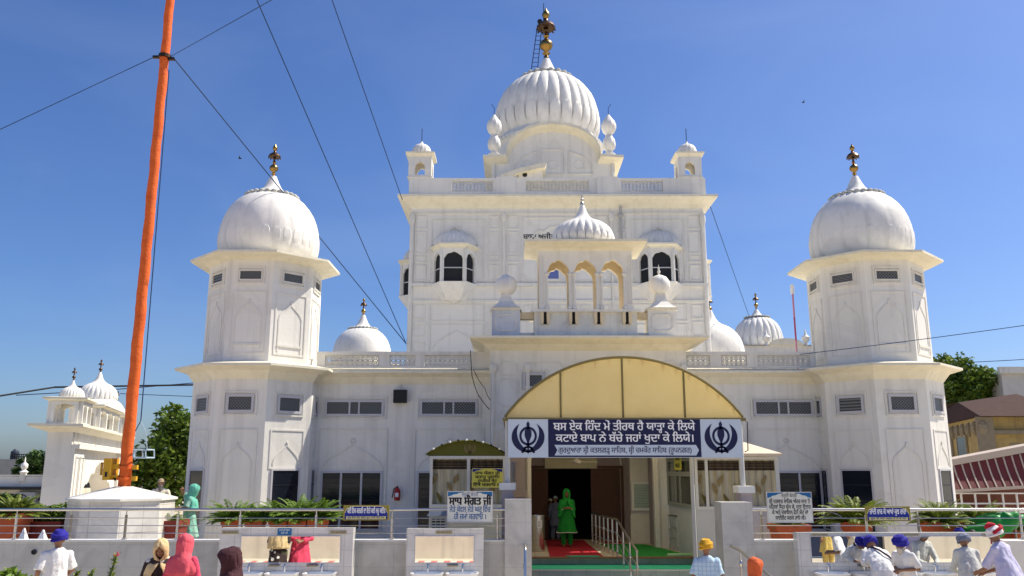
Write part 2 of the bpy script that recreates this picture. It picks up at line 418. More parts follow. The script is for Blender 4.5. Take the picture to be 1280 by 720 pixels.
# ------------------------------------------------------------------ lettering: outlines of the built-in font, filled by non-zero winding
CONS = set('ਕਖਗਘਙਚਛਜਝਞਟਠਡਢਣਤਥਦਧਨਪਫਬਭਮਯਰਲਵਸਹੜਅੲੳ')
def outlines(body, size):
    c = bpy.data.curves.new('letters', 'FONT'); c.body = body; c.size = size; c.resolution_u = 3
    o = bpy.data.objects.new('letters', c); COL.objects.link(o)
    dg = bpy.context.evaluated_depsgraph_get()
    cu = o.evaluated_get(dg).to_curve(dg)
    loops = []
    for sp in cu.splines:
        L = []
        if sp.type == 'BEZIER':
            bp = sp.bezier_points
            for i in range(len(bp)):
                a, b = bp[i], bp[(i+1) % len(bp)]
                st = (a.handle_right - a.co).cross(b.co - a.co).length < 1e-6 and (b.handle_left - b.co).cross(b.co - a.co).length < 1e-6
                q = [a.co] if st else interpolate_bezier(a.co, a.handle_right, b.handle_left, b.co, 4)[:-1]
                L += [(p.x, p.y) for p in q]
        else: L = [(p.co.x, p.co.y) for p in sp.points]
        if len(L) > 2: loops.append(L)
    o.evaluated_get(dg).to_curve_clear()
    bpy.data.objects.remove(o); bpy.data.curves.remove(c)
    return loops
def shape_text(s):                            # put the sign for short i before its consonant; pull joined letters out
    out, subs = [], []
    for ch in s:
        if ch == '\u0A3F':
            k = len(out) - 1
            while k > 0 and out[k] in '\u0A3C': k -= 1
            out.insert(max(k, 0), ch)
        elif out and out[-1] == '\u0A4D':
            out.pop(); subs.append((len(out), ch))
        else: out.append(ch)
    return ''.join(out), subs
def text_loops(s, size):
    body, subs = shape_text(s)
    loops = outlines(body, size)
    for k, ch in subs:
        pre = outlines(body[:k], size); x = max(p[0] for L in pre for p in L)
        g = outlines(ch, size * 0.5); gx = max(p[0] for L in g for p in L)
        loops += [[(px + x - gx - size * 0.04, py - size * 0.24) for px, py in L] for L in g]
    return loops
def lettering(mb, s, xc, zc, size, y, mt, width=None, bold=0.0, align='c', depth=0.004):
    loops = text_loops(s, size)
    xs = [p[0] for L in loops for p in L]; zs_ = [p[1] for L in loops for p in L]
    x0, x1 = min(xs), max(xs); k = 1.0 if width is None else width / (x1 - x0)
    if bold: loops = loops + [[(x + bold * size, z) for x, z in L] for L in loops] + [[(x - bold * size * 0.6, z + bold * size * 0.6) for x, z in L] for L in loops]
    base = xc - (x0 + x1) / 2 * k if align == 'c' else xc - x0 * k
    loops = [[(base + x * k, zc + z) for x, z in L] for L in loops]
    bb = [(min(p[0] for p in L), max(p[0] for p in L), min(p[1] for p in L), max(p[1] for p in L)) for L in loops]
    co, ed = [], []
    for L in loops:
        b = len(co); co += [V(p) for p in L]; ed += [(b+i, b+(i+1) % len(L)) for i in range(len(L))]
    vv, ee, ff = delaunay_2d_cdt(co, ed, [], 0, 1e-6, False)[:3]
    keep = []
    for f in ff:
        cx = sum(vv[i].x for i in f) / len(f); cz = sum(vv[i].y for i in f) / len(f); w = 0
        for L, B in zip(loops, bb):
            if not (B[0] <= cx <= B[1] and B[2] <= cz <= B[3]): continue
            for i in range(len(L)):
                a, b = L[i], L[(i+1) % len(L)]
                if a[1] <= cz < b[1] and (b[0]-a[0])*(cz-a[1]) - (cx-a[0])*(b[1]-a[1]) > 0: w += 1
                elif b[1] <= cz < a[1] and (b[0]-a[0])*(cz-a[1]) - (cx-a[0])*(b[1]-a[1]) < 0: w -= 1
        if w: keep.append(f)
    mb.add([(p.x, y, p.y) for p in vv], keep, mt)
def khanda(mb, xc, zc, s, y, mt, y1=None):    # double-edged sword, ring and two curved blades
    y1 = y + 0.006 if y1 is None else y1
    P = lambda pts: mb.poly([(xc + px * s, zc + pz * s) for px, pz in pts], y, y1, mt)
    P([(0,1.0),(0.10,0.84),(0.075,0.62),(0.20,0.42),(0.21,0.15),(0.07,-0.22),(0.05,-0.34),(0.13,-0.42),(0.045,-0.46),(0.05,-0.72),(0.09,-0.82),(0.0,-0.92),
       (-0.09,-0.82),(-0.05,-0.72),(-0.045,-0.46),(-0.13,-0.42),(-0.05,-0.34),(-0.07,-0.22),(-0.21,0.15),(-0.20,0.42),(-0.075,0.62),(-0.10,0.84)])
    def band(o, i):
        for a in range(len(o) - 1): P([o[a], o[a+1], i[a+1], i[a]])
    ring = lambda r, n=28: [(r*1.05*cos(2*pi*k/n), 0.12 + r*1.12*sin(2*pi*k/n)) for k in range(n+1)]
    band(ring(0.50), ring(0.37))
    for q in (1, -1):
        o, i = [], []
        for k in range(19):
            t = k / 18; a = RAD(lerp(58, -108, t)); r = 0.98
            o.append((q * r * cos(a) * (1.0), 0.06 + r * 0.92 * sin(a)))
            w = 0.38 * sin(pi * min(t * 1.04, 1)) ** 0.8
            i.append((q * (r - w) * cos(a) , 0.06 + (r - w) * 0.92 * sin(a) + 0.02))
        band(o, i)
        band([(q*x, z) for x, z in ((-0.28,-0.84),(-0.12,-0.60),(0.05,-0.55),(0.22,-0.62))], [(q*x, z) for x, z in ((-0.36,-0.76),(-0.20,-0.50),(0.05,-0.46),(0.26,-0.54))])
        P([(q * (0.33 + 0.08 * cos(2*pi*k/10)), -0.80 + 0.08 * sin(2*pi*k/10)) for k in range(10)])

# ================================================================== THE SETTING
PLAT = 0.55
g = MB(); g.box(-900, 900, -300, 1500, -0.6, -0.02, mat('dry_earth', (0.34, 0.30, 0.22), 0.95, var=0.6, scale=0.05, dark=(0.20, 0.21, 0.12)))
kind(g.build('ground'), 'structure')
g = MB(); g.box(-60, 60, -60, 17.2, -0.018, 0.0, PAVING)  # unseen reach behind the camera added to bounce light onto the facade
kind(g.build('paved_court'), 'structure')
g = MB(); g.box(-40, 30, 21.9, 75, 0.0, PLAT, PAVING); g.box(-40, 0.37, 17.5, 21.9, 0.0, PLAT, PAVING); g.box(4.9, 30, 17.5, 21.9, 0.0, PLAT, PAVING)
kind(g.build('marble_terrace'), 'structure')
g = MB()
for y0, z0, z in ((19.8, 0.0, 0.185), (20.8, 0.185, 0.37)):
    g.box(0.37, 4.9, y0, 21.9, z0, z, STEPM)
    g.box(0.372, 4.898, y0 - 0.03, y0 + 0.09, z + 0.001, z + 0.022, mat('nosing', (0.72, 0.70, 0.62), 0.5))
g.box(0.37, 4.9, 21.86, 21.899, 0.37, PLAT - 0.001, STEPM)
kind(g.build('entrance_steps'), 'structure')

# ================================================================== THE TEMPLE
temple = thing('sikh_temple', 'large whitewashed Sikh temple with ribbed main dome and two octagonal front towers', 'temple', (1.75, 26.3, PLAT))
PH = mat('relief_panel', (0.79, 0.77, 0.70), 0.75, var=0.35, scale=2, dark=(0.62, 0.62, 0.6), streak=0.3)

def octo_eave(name, c, ap_wall, ap_tip, z_wall, z_tip, parent, th=0.07):
    m = MB()
    m.loft([octring(c, ap_wall - 0.02, z_wall), octring(c, lerp(ap_wall, ap_tip, 0.35), lerp(z_wall, z_tip, 0.72)), octring(c, ap_tip, z_tip), octring(c, ap_tip, z_tip + th), octring(c, ap_wall - 0.1, z_tip + th + 0.12)], EAVE, True, True)
    return m.build(name, parent)

def niche(m, xc, w, z0, zs, rise, z1, mt=TRIM):   # relief panel with an ogee arch
    m.frame(xc-w/2, xc+w/2, z0, z1, 0.045, -0.018, -0.001, mt)
    a, b = xc - w/2 + 0.14, xc + w/2 - 0.14
    cv = arch_curve(a, b, zs, rise, 18, 0.35, 0, 0.6)
    m.ribbon([(a, z0 + 0.1)] + cv + [(b, z0 + 0.1)], 0.045, -0.016, -0.001, mt)
    m.ball((xc, -0.015, zs + rise + 0.06), (0.035, 0.02, 0.06), mt, 8, 5)

def tower(cx, cy):
    c = (cx, cy, 0); ap, au = 1.81, 1.61
    m = MB(); m.loft([octring(c, ap + 0.05, PLAT), octring(c, ap, PLAT + 0.7), octring(c, ap, 5.30)], WHITE)
    m.loft([octring(c, au, 5.6), octring(c, au, 8.95)], WHITE)
    for k, deg in enumerate((-90, -45, -135, 0, 180)):
        m.M = face_frame(c, au, deg); niche(m, 0, 1.06, 6.05, 7.15, 0.45, 7.95)
        if k in (0, 1): m.box(-0.42, 0.42, -0.03, -0.001, 6.3, 6.36, TRIM)
        m.frame(-0.42, 0.42, 8.17, 8.70, 0.05, -0.04, -0.001, TRIM)
        m.M = face_frame(c, ap, deg)
        if deg in (-90,): niche(m, 0, 1.12, 0.95, 2.9, 0.45, 3.85)
        else: niche(m, 0, 1.12, 2.72, 2.9, 0.5, 3.85)
    m.M = Matrix()
    t = m.build('corner_tower', temple)
    octo_eave('lower_eave', c, ap, ap + 0.52, 5.25, 5.63, t); octo_eave('upper_eave', c, au, au + 0.54, 8.90, 9.02, t)
    m = MB(); m.loft([octring(c, 1.56, 9.1), octring(c, 1.56, 9.2)], WHITE); m.lathe([(1.43, 9.18), (1.43, 9.32)], c, DOMEW, 48); m.build('dome_base', t, 40)
    dome_mb((cx, cy, 9.28), 1.59, 112, 14, 0.010, hs=1.09, neck=1.02).build('dome', t, 35)
    petal_ring_mb((cx, cy), 0.80, 11.40, 0.10, 26).build('petal_ring', t, 50)
    finial_mb((cx, cy, 12.10), 1.18).build('finial', t, 50)
    for deg in (-90, -45, -135, 0, 180):
        window_mb(face_frame(c, au, deg), 0, 0.72, 8.27, 8.60, fr=0.04, frame=TRIM, outer=False).build('vent_window', t)
        window_mb(face_frame(c, ap, deg), 0, 0.80, 4.32, 4.84).build('window', t)
        if deg != -90:
            w = MB(face_frame(c, ap, deg)); w.frame(-0.47, 0.47, PLAT, 2.72, 0.05, -0.04, -0.002, FRAMEG)
            w.box(-0.42, 0.42, -0.02, -0.004, PLAT + 0.05, 2.67, GLASSD)
            for i in range(4): w.box(-0.42, 0.42, -0.03, -0.021, 0.9 + 0.45 * i, 0.93 + 0.45 * i, BLACKP)
            w.build('dark_door', t)
    return t
TCY = 26.3
tower(-7.87, TCY); tower(11.3, TCY)

def wing(x0, x1, wins, lows, jal):
    Y = TCY
    m = MB(T(0, Y)); m.box(x0, x1, 0, 0.4, PLAT, 5.5, WHITE)
    m.box(x0, x1, 0.0, 6.0, 5.5, 5.72, WHITE)
    for a, b, full in lows:
        m.frame(a - 0.12, b + 0.12, PLAT + 0.1, 3.95, 0.05, -0.03, -0.001, TRIM)
        cv = arch_curve(a + 0.02, b - 0.02, 2.72, 0.72, 22, 0.32, 0, 0.6)
        m.ribbon(cv, 0.05, -0.03, -0.001, TRIM); xc = (a + b) / 2
        for q in range(6): m.ball((xc + 0.07*cos(q*pi/3), -0.01, 3.57 + 0.07*sin(q*pi/3)), (0.035, 0.02, 0.035), TRIM, 6, 4)
    w = m.build('front_wing', temple)
    m = MB(T(0, Y)); m.loft([[(x, y, z) for y, z in ((0.001, 5.30), (-0.12, 5.52), (-0.34, 5.63), (-0.34, 5.70), (0.0, 5.80))] for x in (x0, x1)], EAVE)
    m.build('eave', w)
    m = MB(T(0, Y - 0.12)); m.box(x0, x1, -0.08, 0.10, 6.20, 6.31, TRIM); m.box(x0, x1, -0.04, 0.06, 5.81, 5.86, WHITE)
    x = x0
    for a, b in jal + [(x1, x1)]:
        if a > x: m.box(x, a, -0.05, 0.07, 5.86, 6.20, WHITE)
        x = b
    m.build('parapet', w)
    for a, b in jal: jali_mb(T(0, Y - 0.12), a + 0.01, b - 0.01, 5.865, 6.195, 0.05, 0.155).build('pierced_panel', w)
    for a, b in wins: window_mb(T(0, Y), (a + b) / 2, b - a, 4.32, 4.82, (0.42, 0.58)).build('window', w)
    for a, b, full in lows:
        d = MB(T(0, Y)); d.frame(a, b, PLAT + 0.35, 2.66, 0.06, -0.05, -0.002, FRAMEG)
        d.box(a + 0.06, b - 0.06, -0.015, -0.003, PLAT + 0.41, 2.60, GLASSD)
        for u in (0.33, 0.66) if not full else (0.4,): d.box(lerp(a, b, u) - 0.03, lerp(a, b, u) + 0.03, -0.045, -0.016, PLAT + 0.41, 2.60, FRAMEG)
        for i in range(9): d.box(a + 0.06, b - 0.06, -0.022, -0.016, 1.1 + 0.17 * i, 1.115 + 0.17 * i, BLACKP)
        d.build('window_door', w)
    return w
X_ = lambda px, py, Y=TCY: PX(px, py, Y)
wl_ = wing(-6.1, -0.66, [(X_(406,510), X_(480,510)), (X_(525,510), X_(597,510))], [(X_(401,600), X_(478,600), 0), (X_(521,600), X_(600,600), 0)],
     [(X_(408,452), X_(475,452)), (X_(488,452), X_(520,452)), (X_(531,452), X_(588,452))])
wr_ = wing(5.13, 9.5, [(X_(942,510), X_(1016,510))], [(X_(945,600), X_(1027,600), 0)],
     [(X_(857,452), X_(886,452)), (X_(900,452), X_(932,452)), (X_(945,452), X_(1010,452))])

# ---- porch
PX0, PX1, PY = -0.64, 5.12, 24.6; PXC = (PX0 + PX1) / 2
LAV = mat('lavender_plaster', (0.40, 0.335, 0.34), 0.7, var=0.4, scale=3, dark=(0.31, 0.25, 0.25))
m = MB(T(0, PY)); a, b = 0.55, 4.05
m.arches(PX0, PX1, PLAT, 6.2, 0, 0.30, [(a, b, PLAT, cusped(a, b, 2.9, 0.95, 7))], WHITE)
m.box(PX0, PX0 + 0.3, 0.3, 2.0, PLAT, 6.2, WHITE); m.box(PX1 - 0.3, PX1, 0.3, 2.0, PLAT, 6.2, WHITE)
m.box(PX0, PX1, 0.0, 6.0, 6.2, 6.42, WHITE)
m.box(PX0 - 0.01, PX0 + 0.02, -0.05, -0.001, PLAT, 6.0, TRIM)
for x in (PX0 + 0.09, 0.46, 4.14, PX1 - 0.09):             # attached shafts and carved brackets
    m.tube([(x, -0.03, PLAT), (x, -0.03, 5.6)], 0.06, TRIM, 10); m.ball((x, -0.05, 5.6), (0.11, 0.08, 0.16), TRIM, 10, 6)
def octpanel(m, x0, x1, z0, z1, c=0.1, w=0.035):
    p = [(x0+c, z0), (x1-c, z0), (x1, z0+c), (x1, z1-c), (x1-c, z1), (x0+c, z1), (x0, z1-c), (x0, z0+c)]
    m.ribbon(p + [p[0]], w, -0.025, -0.001, TRIM)
for q in (0, 1):
    xx = (PX0 + 0.26, PX0 + 0.78) if q == 0 else (PX1 - 0.78, PX1 - 0.26)
    for z0, z1 in ((5.42, 5.8), (4.5, 5.3), (4.0, 4.36), (3.1, 3.85)): octpanel(m, *xx, z0, z1)
for x0, x1 in ((0.4, 1.5), (1.7, 2.75), (2.95, 4.0)): octpanel(m, x0, x1, 5.42, 5.8)
porch = m.build('porch', temple)
m = MB(); y0, y1 = PY - 0.55, PY + 3.5
def ringr(i, z, e): return [(PX0 - e, PY - e, z), (PX1 + e, PY - e, z), (PX1 + e, y1, z), (PX0 - e, y1, z)]
m.loft([ringr(0, 6.12, 0.002), ringr(0, 6.30, 0.2), ringr(0, 6.42, 0.58), ringr(0, 6.49, 0.58), ringr(0, 6.56, 0.1)], EAVE, True, True); m.build('eave', porch)
window_mb(T(0, PY), X_(667, 476, PY), 0.62, PZ(486, PY), PZ(466, PY)).build('window', porch)
# door wall inside the porch
DY = 27.2
m = MB(T(0, DY)); d0, d1, dt = PX(656, 630, DY), PX(776, 630, DY), 2.72
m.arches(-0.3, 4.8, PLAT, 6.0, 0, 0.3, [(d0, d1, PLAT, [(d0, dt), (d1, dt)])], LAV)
m.box(d1 + 0.02, d1 + 0.10, -0.04, -0.001, PLAT, dt + 0.1, mat('door_timber', (0.10, 0.035, 0.02), 0.45, var=0.5, scale=8))
m.box(d0 - 0.1, d0 - 0.02, -0.04, -0.001, PLAT, dt + 0.1, MATS['door_timber']); m.box(d0 - 0.02, d1 + 0.02, -0.04, -0.001, dt + 0.01, dt + 0.10, MATS['door_timber'])
m.box(PX(681, 590, DY), PX(746, 590, DY), -0.07, -0.042, dt + 0.02, dt + 0.42, mat('cream_board', (0.72, 0.66, 0.46), 0.6))
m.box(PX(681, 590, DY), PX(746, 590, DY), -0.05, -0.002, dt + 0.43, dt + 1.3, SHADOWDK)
cv = arch_curve(PX(745,590,DY), PX(775,600,DY) + 0.05, 2.8, 0.9, 12, 0, 0, 0.5)
m.ribbon(cv[6:], 0.05, -0.03, -0.001, TRIM)
m.build('door_wall', temple)
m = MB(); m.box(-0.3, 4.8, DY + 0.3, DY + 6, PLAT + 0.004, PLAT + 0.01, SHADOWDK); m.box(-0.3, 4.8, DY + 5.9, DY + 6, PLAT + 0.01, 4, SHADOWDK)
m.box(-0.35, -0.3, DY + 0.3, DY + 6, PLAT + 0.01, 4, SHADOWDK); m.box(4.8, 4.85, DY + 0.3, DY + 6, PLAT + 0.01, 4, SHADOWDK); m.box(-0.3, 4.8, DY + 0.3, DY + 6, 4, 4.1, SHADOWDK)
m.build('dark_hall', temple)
for q in (0, 1):
    x0, x1 = (d0, d0 + 0.74) if q == 0 else (d1 - 0.92, d1)
    m = MB(T(0, DY + 0.1)); m.box(x0, x1, 0, 0.06, PLAT + 0.01, dt - 0.01, MATS['door_timber'])
    for z0, z1 in ((PLAT + 0.15, 1.2), (1.32, 1.95), (2.05, dt - 0.12)): m.frame(x0 + 0.1, x1 - 0.1, z0, z1, 0.06, -0.025, -0.001, MATS['door_timber'])
    m.build('door', temple)
# pier with dado beside the door
m = MB(); x0, x1 = PX(789, 640, 26.2), PX(817, 640, 26.2)
m.box(x0, x1, 26.2, 27.19, PLAT, 4.5, WHITE); m.box(x0 - 0.03, x1 + 0.03, 26.15, 26.199, PLAT, 1.35, TRIM); m.box(x0 - 0.01, x1 + 0.01, 26.17, 26.199, 1.352, 1.40, TRIM)
m.build('pier', temple)
m = MB(); x0, x1 = PX(817, 640, 25.3), PX(841, 640, 25.3)
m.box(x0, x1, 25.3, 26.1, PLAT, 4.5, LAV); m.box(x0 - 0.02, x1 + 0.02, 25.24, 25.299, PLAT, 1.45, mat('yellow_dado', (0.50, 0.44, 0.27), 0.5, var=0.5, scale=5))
for z in (2.1, 2.9, 3.2): m.ball((x0 + 0.1, 25.28, z), (0.12, 0.08, 0.16), LAV, 10, 6)
m.build('pilaster', temple)
m = MB(); x0, x1 = PX(644, 600, 24.3), PX(656, 600, 24.3)
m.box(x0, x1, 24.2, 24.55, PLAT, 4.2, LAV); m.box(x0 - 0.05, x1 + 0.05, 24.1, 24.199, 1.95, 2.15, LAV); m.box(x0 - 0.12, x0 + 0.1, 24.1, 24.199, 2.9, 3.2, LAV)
m.build('pilaster', temple)

# ---- balcony pavilion over the porch
BY = 24.5; bc = 2.2
m = MB(T(0, BY)); m.box(0.66, 3.70, 0, 1.6, 6.56, 7.26, mat('weathered_balcony', (0.74, 0.73, 0.66), 0.8, var=0.8, scale=2.2, dark=(0.50, 0.50, 0.50), streak=0.5))
m.box(0.56, 3.80, -0.10, 1.7, 7.262, 7.34, TRIM)
for x in (0.98, 1.82, 2.56, 3.40):
    for q in (-0.09, 0.09):
        m.poly([(x+q-0.045, 7.26), (x+q+0.045, 7.26), (x+q+0.045, 6.98), (x+q+0.02, 6.88), (x+q-0.02, 6.88), (x+q-0.045, 6.98)], -0.12, -0.001, PEACH)
    m.box(x-0.045, x+0.045, -0.03, -0.001, 6.9, 7.26, SHADOWDK)
balc = m.build('balcony', temple)
m = MB(T(0, BY)); ops = [(1.05, 1.72), (1.86, 2.54), (2.68, 3.35)]
zs, ri = 8.46, 0.40
OP = [(p, q, 7.34, cusped(p, q, zs, ri, 5)) for p, q in ops]
m.arches(0.80, 3.60, 7.342, 9.15, 0, 0.10, OP, WHITE)
m.arches(0.82, 3.58, 7.342, 9.15, 0.101, 0.24, OP, PEACH)
m.arches(0.82, 3.58, 7.342, 9.15, 1.16, 1.28, OP, PEACH)
m.arches(0.80, 3.60, 7.342, 9.15, 1.281, 1.36, OP, WHITE)
sd_ = [(0.30, 1.10, 7.34, cusped(0.30, 1.10, zs, ri, 5))]
for x in (0.80, 3.48):
    k = MB(T(x, BY) @ Matrix.Rotation(pi/2, 4, 'Z')); k.arches(0.241, 1.159, 7.342, 9.15, -0.12, 0.0, sd_, PEACH)
    m.v += k.v and [] or []
    b0 = len(m.v); m.v += k.v
    if PEACH not in m.mats: m.mats.append(PEACH)
    for f in k.f: m.f.append(tuple(i + b0 for i in f)); m.m.append(m.mats.index(PEACH))
m.box(0.82, 3.58, 0.0, 1.36, 9.152, 9.2, PEACH)
m.M = T(0, BY)
for x in (1.05, 1.72, 1.86, 2.54, 2.68, 3.35):
    m.tube([(x, -0.01, 7.35), (x, -0.01, 8.40)], 0.035, TRIM, 10); m.ball((x, -0.01, 8.42), (0.075, 0.07, 0.06), TRIM, 10, 6); m.ball((x, -0.01, 7.4), (0.075, 0.07, 0.08), TRIM, 10, 6)
for x in (0.80, 3.44): m.frame(x + 0.03, x + 0.14, 7.5, 9.0, 0.02, -0.02, -0.001, TRIM)
m.build('balcony_arcade', temple, 30)
m = MB(T(0, BY)); m.loft([[(0.8-e, 0-e, z), (3.6+e, 0-e, z), (3.6+e, 1.36+e, z), (0.8-e, 1.36+e, z)] for e, z in ((0.0, 9.14), (0.05, 9.21), (0.42, 9.33), (0.42, 9.40), (-0.1, 9.46))], EAVE)
m.build('balcony_roof', temple)
bd = dome_mb((bc, BY + 0.68, 9.45), 0.98, 72, 24, 0.07, hs=0.66, neck=1.25).build('balcony_dome', temple, 40)
finial_mb((bc, BY + 0.68, 10.68), 0.5, 'small', mat('pale_metal', (0.5, 0.48, 0.42), 0.35, 0.8)).build('finial', bd, 50)
for q, xc in ((0, -0.18), (1, 4.46)):
    m = MB(T(xc, BY + 0.35))
    m.box(-0.42, 0.42, -0.3, 0.42, 6.56, 7.34, mat('blue_grey_wash', (0.66, 0.68, 0.70), 0.8, var=0.7, scale=3, dark=(0.48, 0.50, 0.54), streak=0.4) if q == 0 else WHITE)
    m.box(-0.47, 0.47, -0.35, 0.47, 7.342, 7.40, TRIM); m.M = T(xc, BY + 0.05); octpanel(m, -0.3, 0.3, 6.72, 7.2, 0.09)
    m.M = T(xc, BY + 0.35)
    m.loft([[( -r, -r, z), (r, -r, z), (r, r, z), (-r, r, z)] for r, z in ((0.42, 7.402), (0.33, 7.47), (0.20, 7.62), (0.15, 7.78), (0.15, 7.86))], TRIM)
    p = m.build('pedestal', temple)
    m = MB(); m.lathe([(r*0.33, z*0.33 + 7.84) for r, z in [(0.35,0.0),(0.7,0.22),(0.93,0.55),(1.0,0.95),(0.93,1.35),(0.7,1.68),(0.35,1.86),(0.12,1.95)]], (xc, BY + 0.35, 0), DOMEW, 40, 16, 0.06)
    m.build('stone_ball', p, 40)
    if q: finial_mb((xc, BY + 0.35, 8.47), 0.34, 'small', DOMEW).build('finial', p, 50)
for x0, x1 in ((0.242, 0.655), (3.705, 4.035)):
    m = MB(T(0, BY + 0.2)); m.box(x0, x1, 0, 0.3, 7.1, 7.30, PEACH); m.box(x0, x1, 0.0, 0.3, 6.56, 6.68, WHITE); m.build('low_parapet', temple)

# ---- main block
MX, MY, MH = 1.8, 32.0, 5.8
m = MB(); m.box(MX - MH, MX + MH, MY, MY + 12, 4.0, 13.2, WHITE)
m.M = T(MX, MY)
def fr(x0, x1, z0, z1, w=0.05): m.frame(x0, x1, z0, z1, w, -0.03, -0.001, TRIM)
m.box(-MH - 0.03, MH + 0.03, -0.10, -0.001, 9.66, 9.80, TRIM); m.box(-MH, MH, -0.06, -0.001, 9.06, 9.14, TRIM); m.box(-MH, MH, -0.05, -0.001, 12.62, 12.68, TRIM)
for s_ in (-1, 1):
    def sx(a, b): return (a, b) if s_ < 0 else (-b, -a)
    for a, b in ((-5.62, -5.15), (-2.72, -2.30), (-1.98, -1.52)):
        for z0, z1 in ((12.0, 12.55), (11.0, 11.9), (10.65, 10.92), (9.9, 10.55), (8.4, 8.95), (7.7, 8.3), (6.6, 7.5)): fr(*sx(a, b), z0, z1)
    fr(*sx(-5.0, -2.88), 9.88, 12.4); fr(*sx(-5.0, -2.88), 8.3, 8.98); fr(*sx(-5.0, -2.88), 6.2, 8.2)
    a, b = sx(-4.85, -3.03); m.ribbon(arch_curve(a, b, 7.2, 0.75, 22, 0.3), 0.05, -0.03, -0.001, TRIM)
    xc = s_ * 2.13; m.tube([(xc, -0.03, 7), (xc, -0.03, 12.6)], 0.06, TRIM, 8); m.ball((xc, -0.05, 12.5), (0.11, 0.08, 0.2), TRIM)
    xc = s_ * (MH - 0.05); m.tube([(xc, -0.03, 5), (xc, -0.03, 12.6)], 0.09, TRIM, 8); m.ball((xc, -0.05, 12.4), (0.12, 0.1, 0.3), TRIM)
fr(-1.4, 1.4, 9.88, 12.5); m.ribbon(arch_curve(-1.3, 1.3, 11.2, 0.95, 24, 0.1, 5), 0.05, -0.03, -0.001, TRIM)
for i in range(6): fr(-1.35 + 0.45*i, -0.98 + 0.45*i, 8.3, 8.95)
main = m.build('main_block', temple)
m = MB(T(MX, MY)); L = MH
m.loft([[(-L-e, -e, z), (L+e, -e, z), (L+e, 12+e, z), (-L-e, 12+e, z)] for e, z in ((0.002, 12.86), (0.12, 13.0), (0.5, 13.20), (0.5, 13.29), (0.1, 13.34))], EAVE); m.build('eave', main)
def mpx(px, py=232): return PX(px, py, MY - 0.2) - MX
J = [(-4.20, -2.55), (-1.25, 1.25), (2.55, 4.20)]
m = MB(T(MX, MY - 0.15)); x = -L - 0.1
for a, b in J + [(L + 0.1, 0)]:
    m.box(x, a, -0.06, 0.12, 13.345, 14.06, WHITE); x = b
for a, b in J: m.box(a, b, -0.05, 0.1, 13.345, 13.5, WHITE); m.box(a, b, -0.05, 0.1, 13.95, 14.06, WHITE)
for xc in (-2.0, 2.0): m.box(xc - 0.42, xc + 0.42, -0.12, -0.061, 13.345, 14.10, WHITE)
m.box(-L-0.1, -L+0.08, 0.12, 12, 13.345, 14.06, WHITE); m.box(L-0.08, L+0.1, 0.12, 12, 13.345, 14.06, WHITE)
m.build('parapet', main)
for a, b in J: jali_mb(T(MX, MY - 0.13), a + 0.01, b - 0.01, 13.505, 13.945, 0.05, 0.14).build('pierced_panel', main)
m = MB(T(MX, MY)); lettering(m, 'ਬਾਬਾ ਅਜੀਤ ਸਿੰਘ', PX(654, 300, MY) - MX, PZ(299, MY), 0.30, -0.012, BLACKP, bold=0.03, align='l'); m.build('lettering', main)
m = MB(T(MX, MY)); m.frame(-0.72, 0.1, 9.9, 11.0, 0.08, -0.05, -0.001, TRIM); m.box(-0.64, 0.02, -0.03, -0.002, 9.9, 10.92, mat('blue_shutter', (0.13, 0.17, 0.42), 0.5)); m.build('shutter_door', main)
m = MB(); x = PX(776, 280, MY - 0.1); m.tube([(x, MY - 0.1, 9.8), (x, MY - 0.1, 12.5), (x, MY - 0.15, 12.9)], 0.055, mat('grey_pipe', (0.42, 0.42, 0.41), 0.6), 10); m.ball((x, MY - 0.1, 12.55), 0.1, MATS['grey_pipe']); m.build('drain_pipe', main, 40)

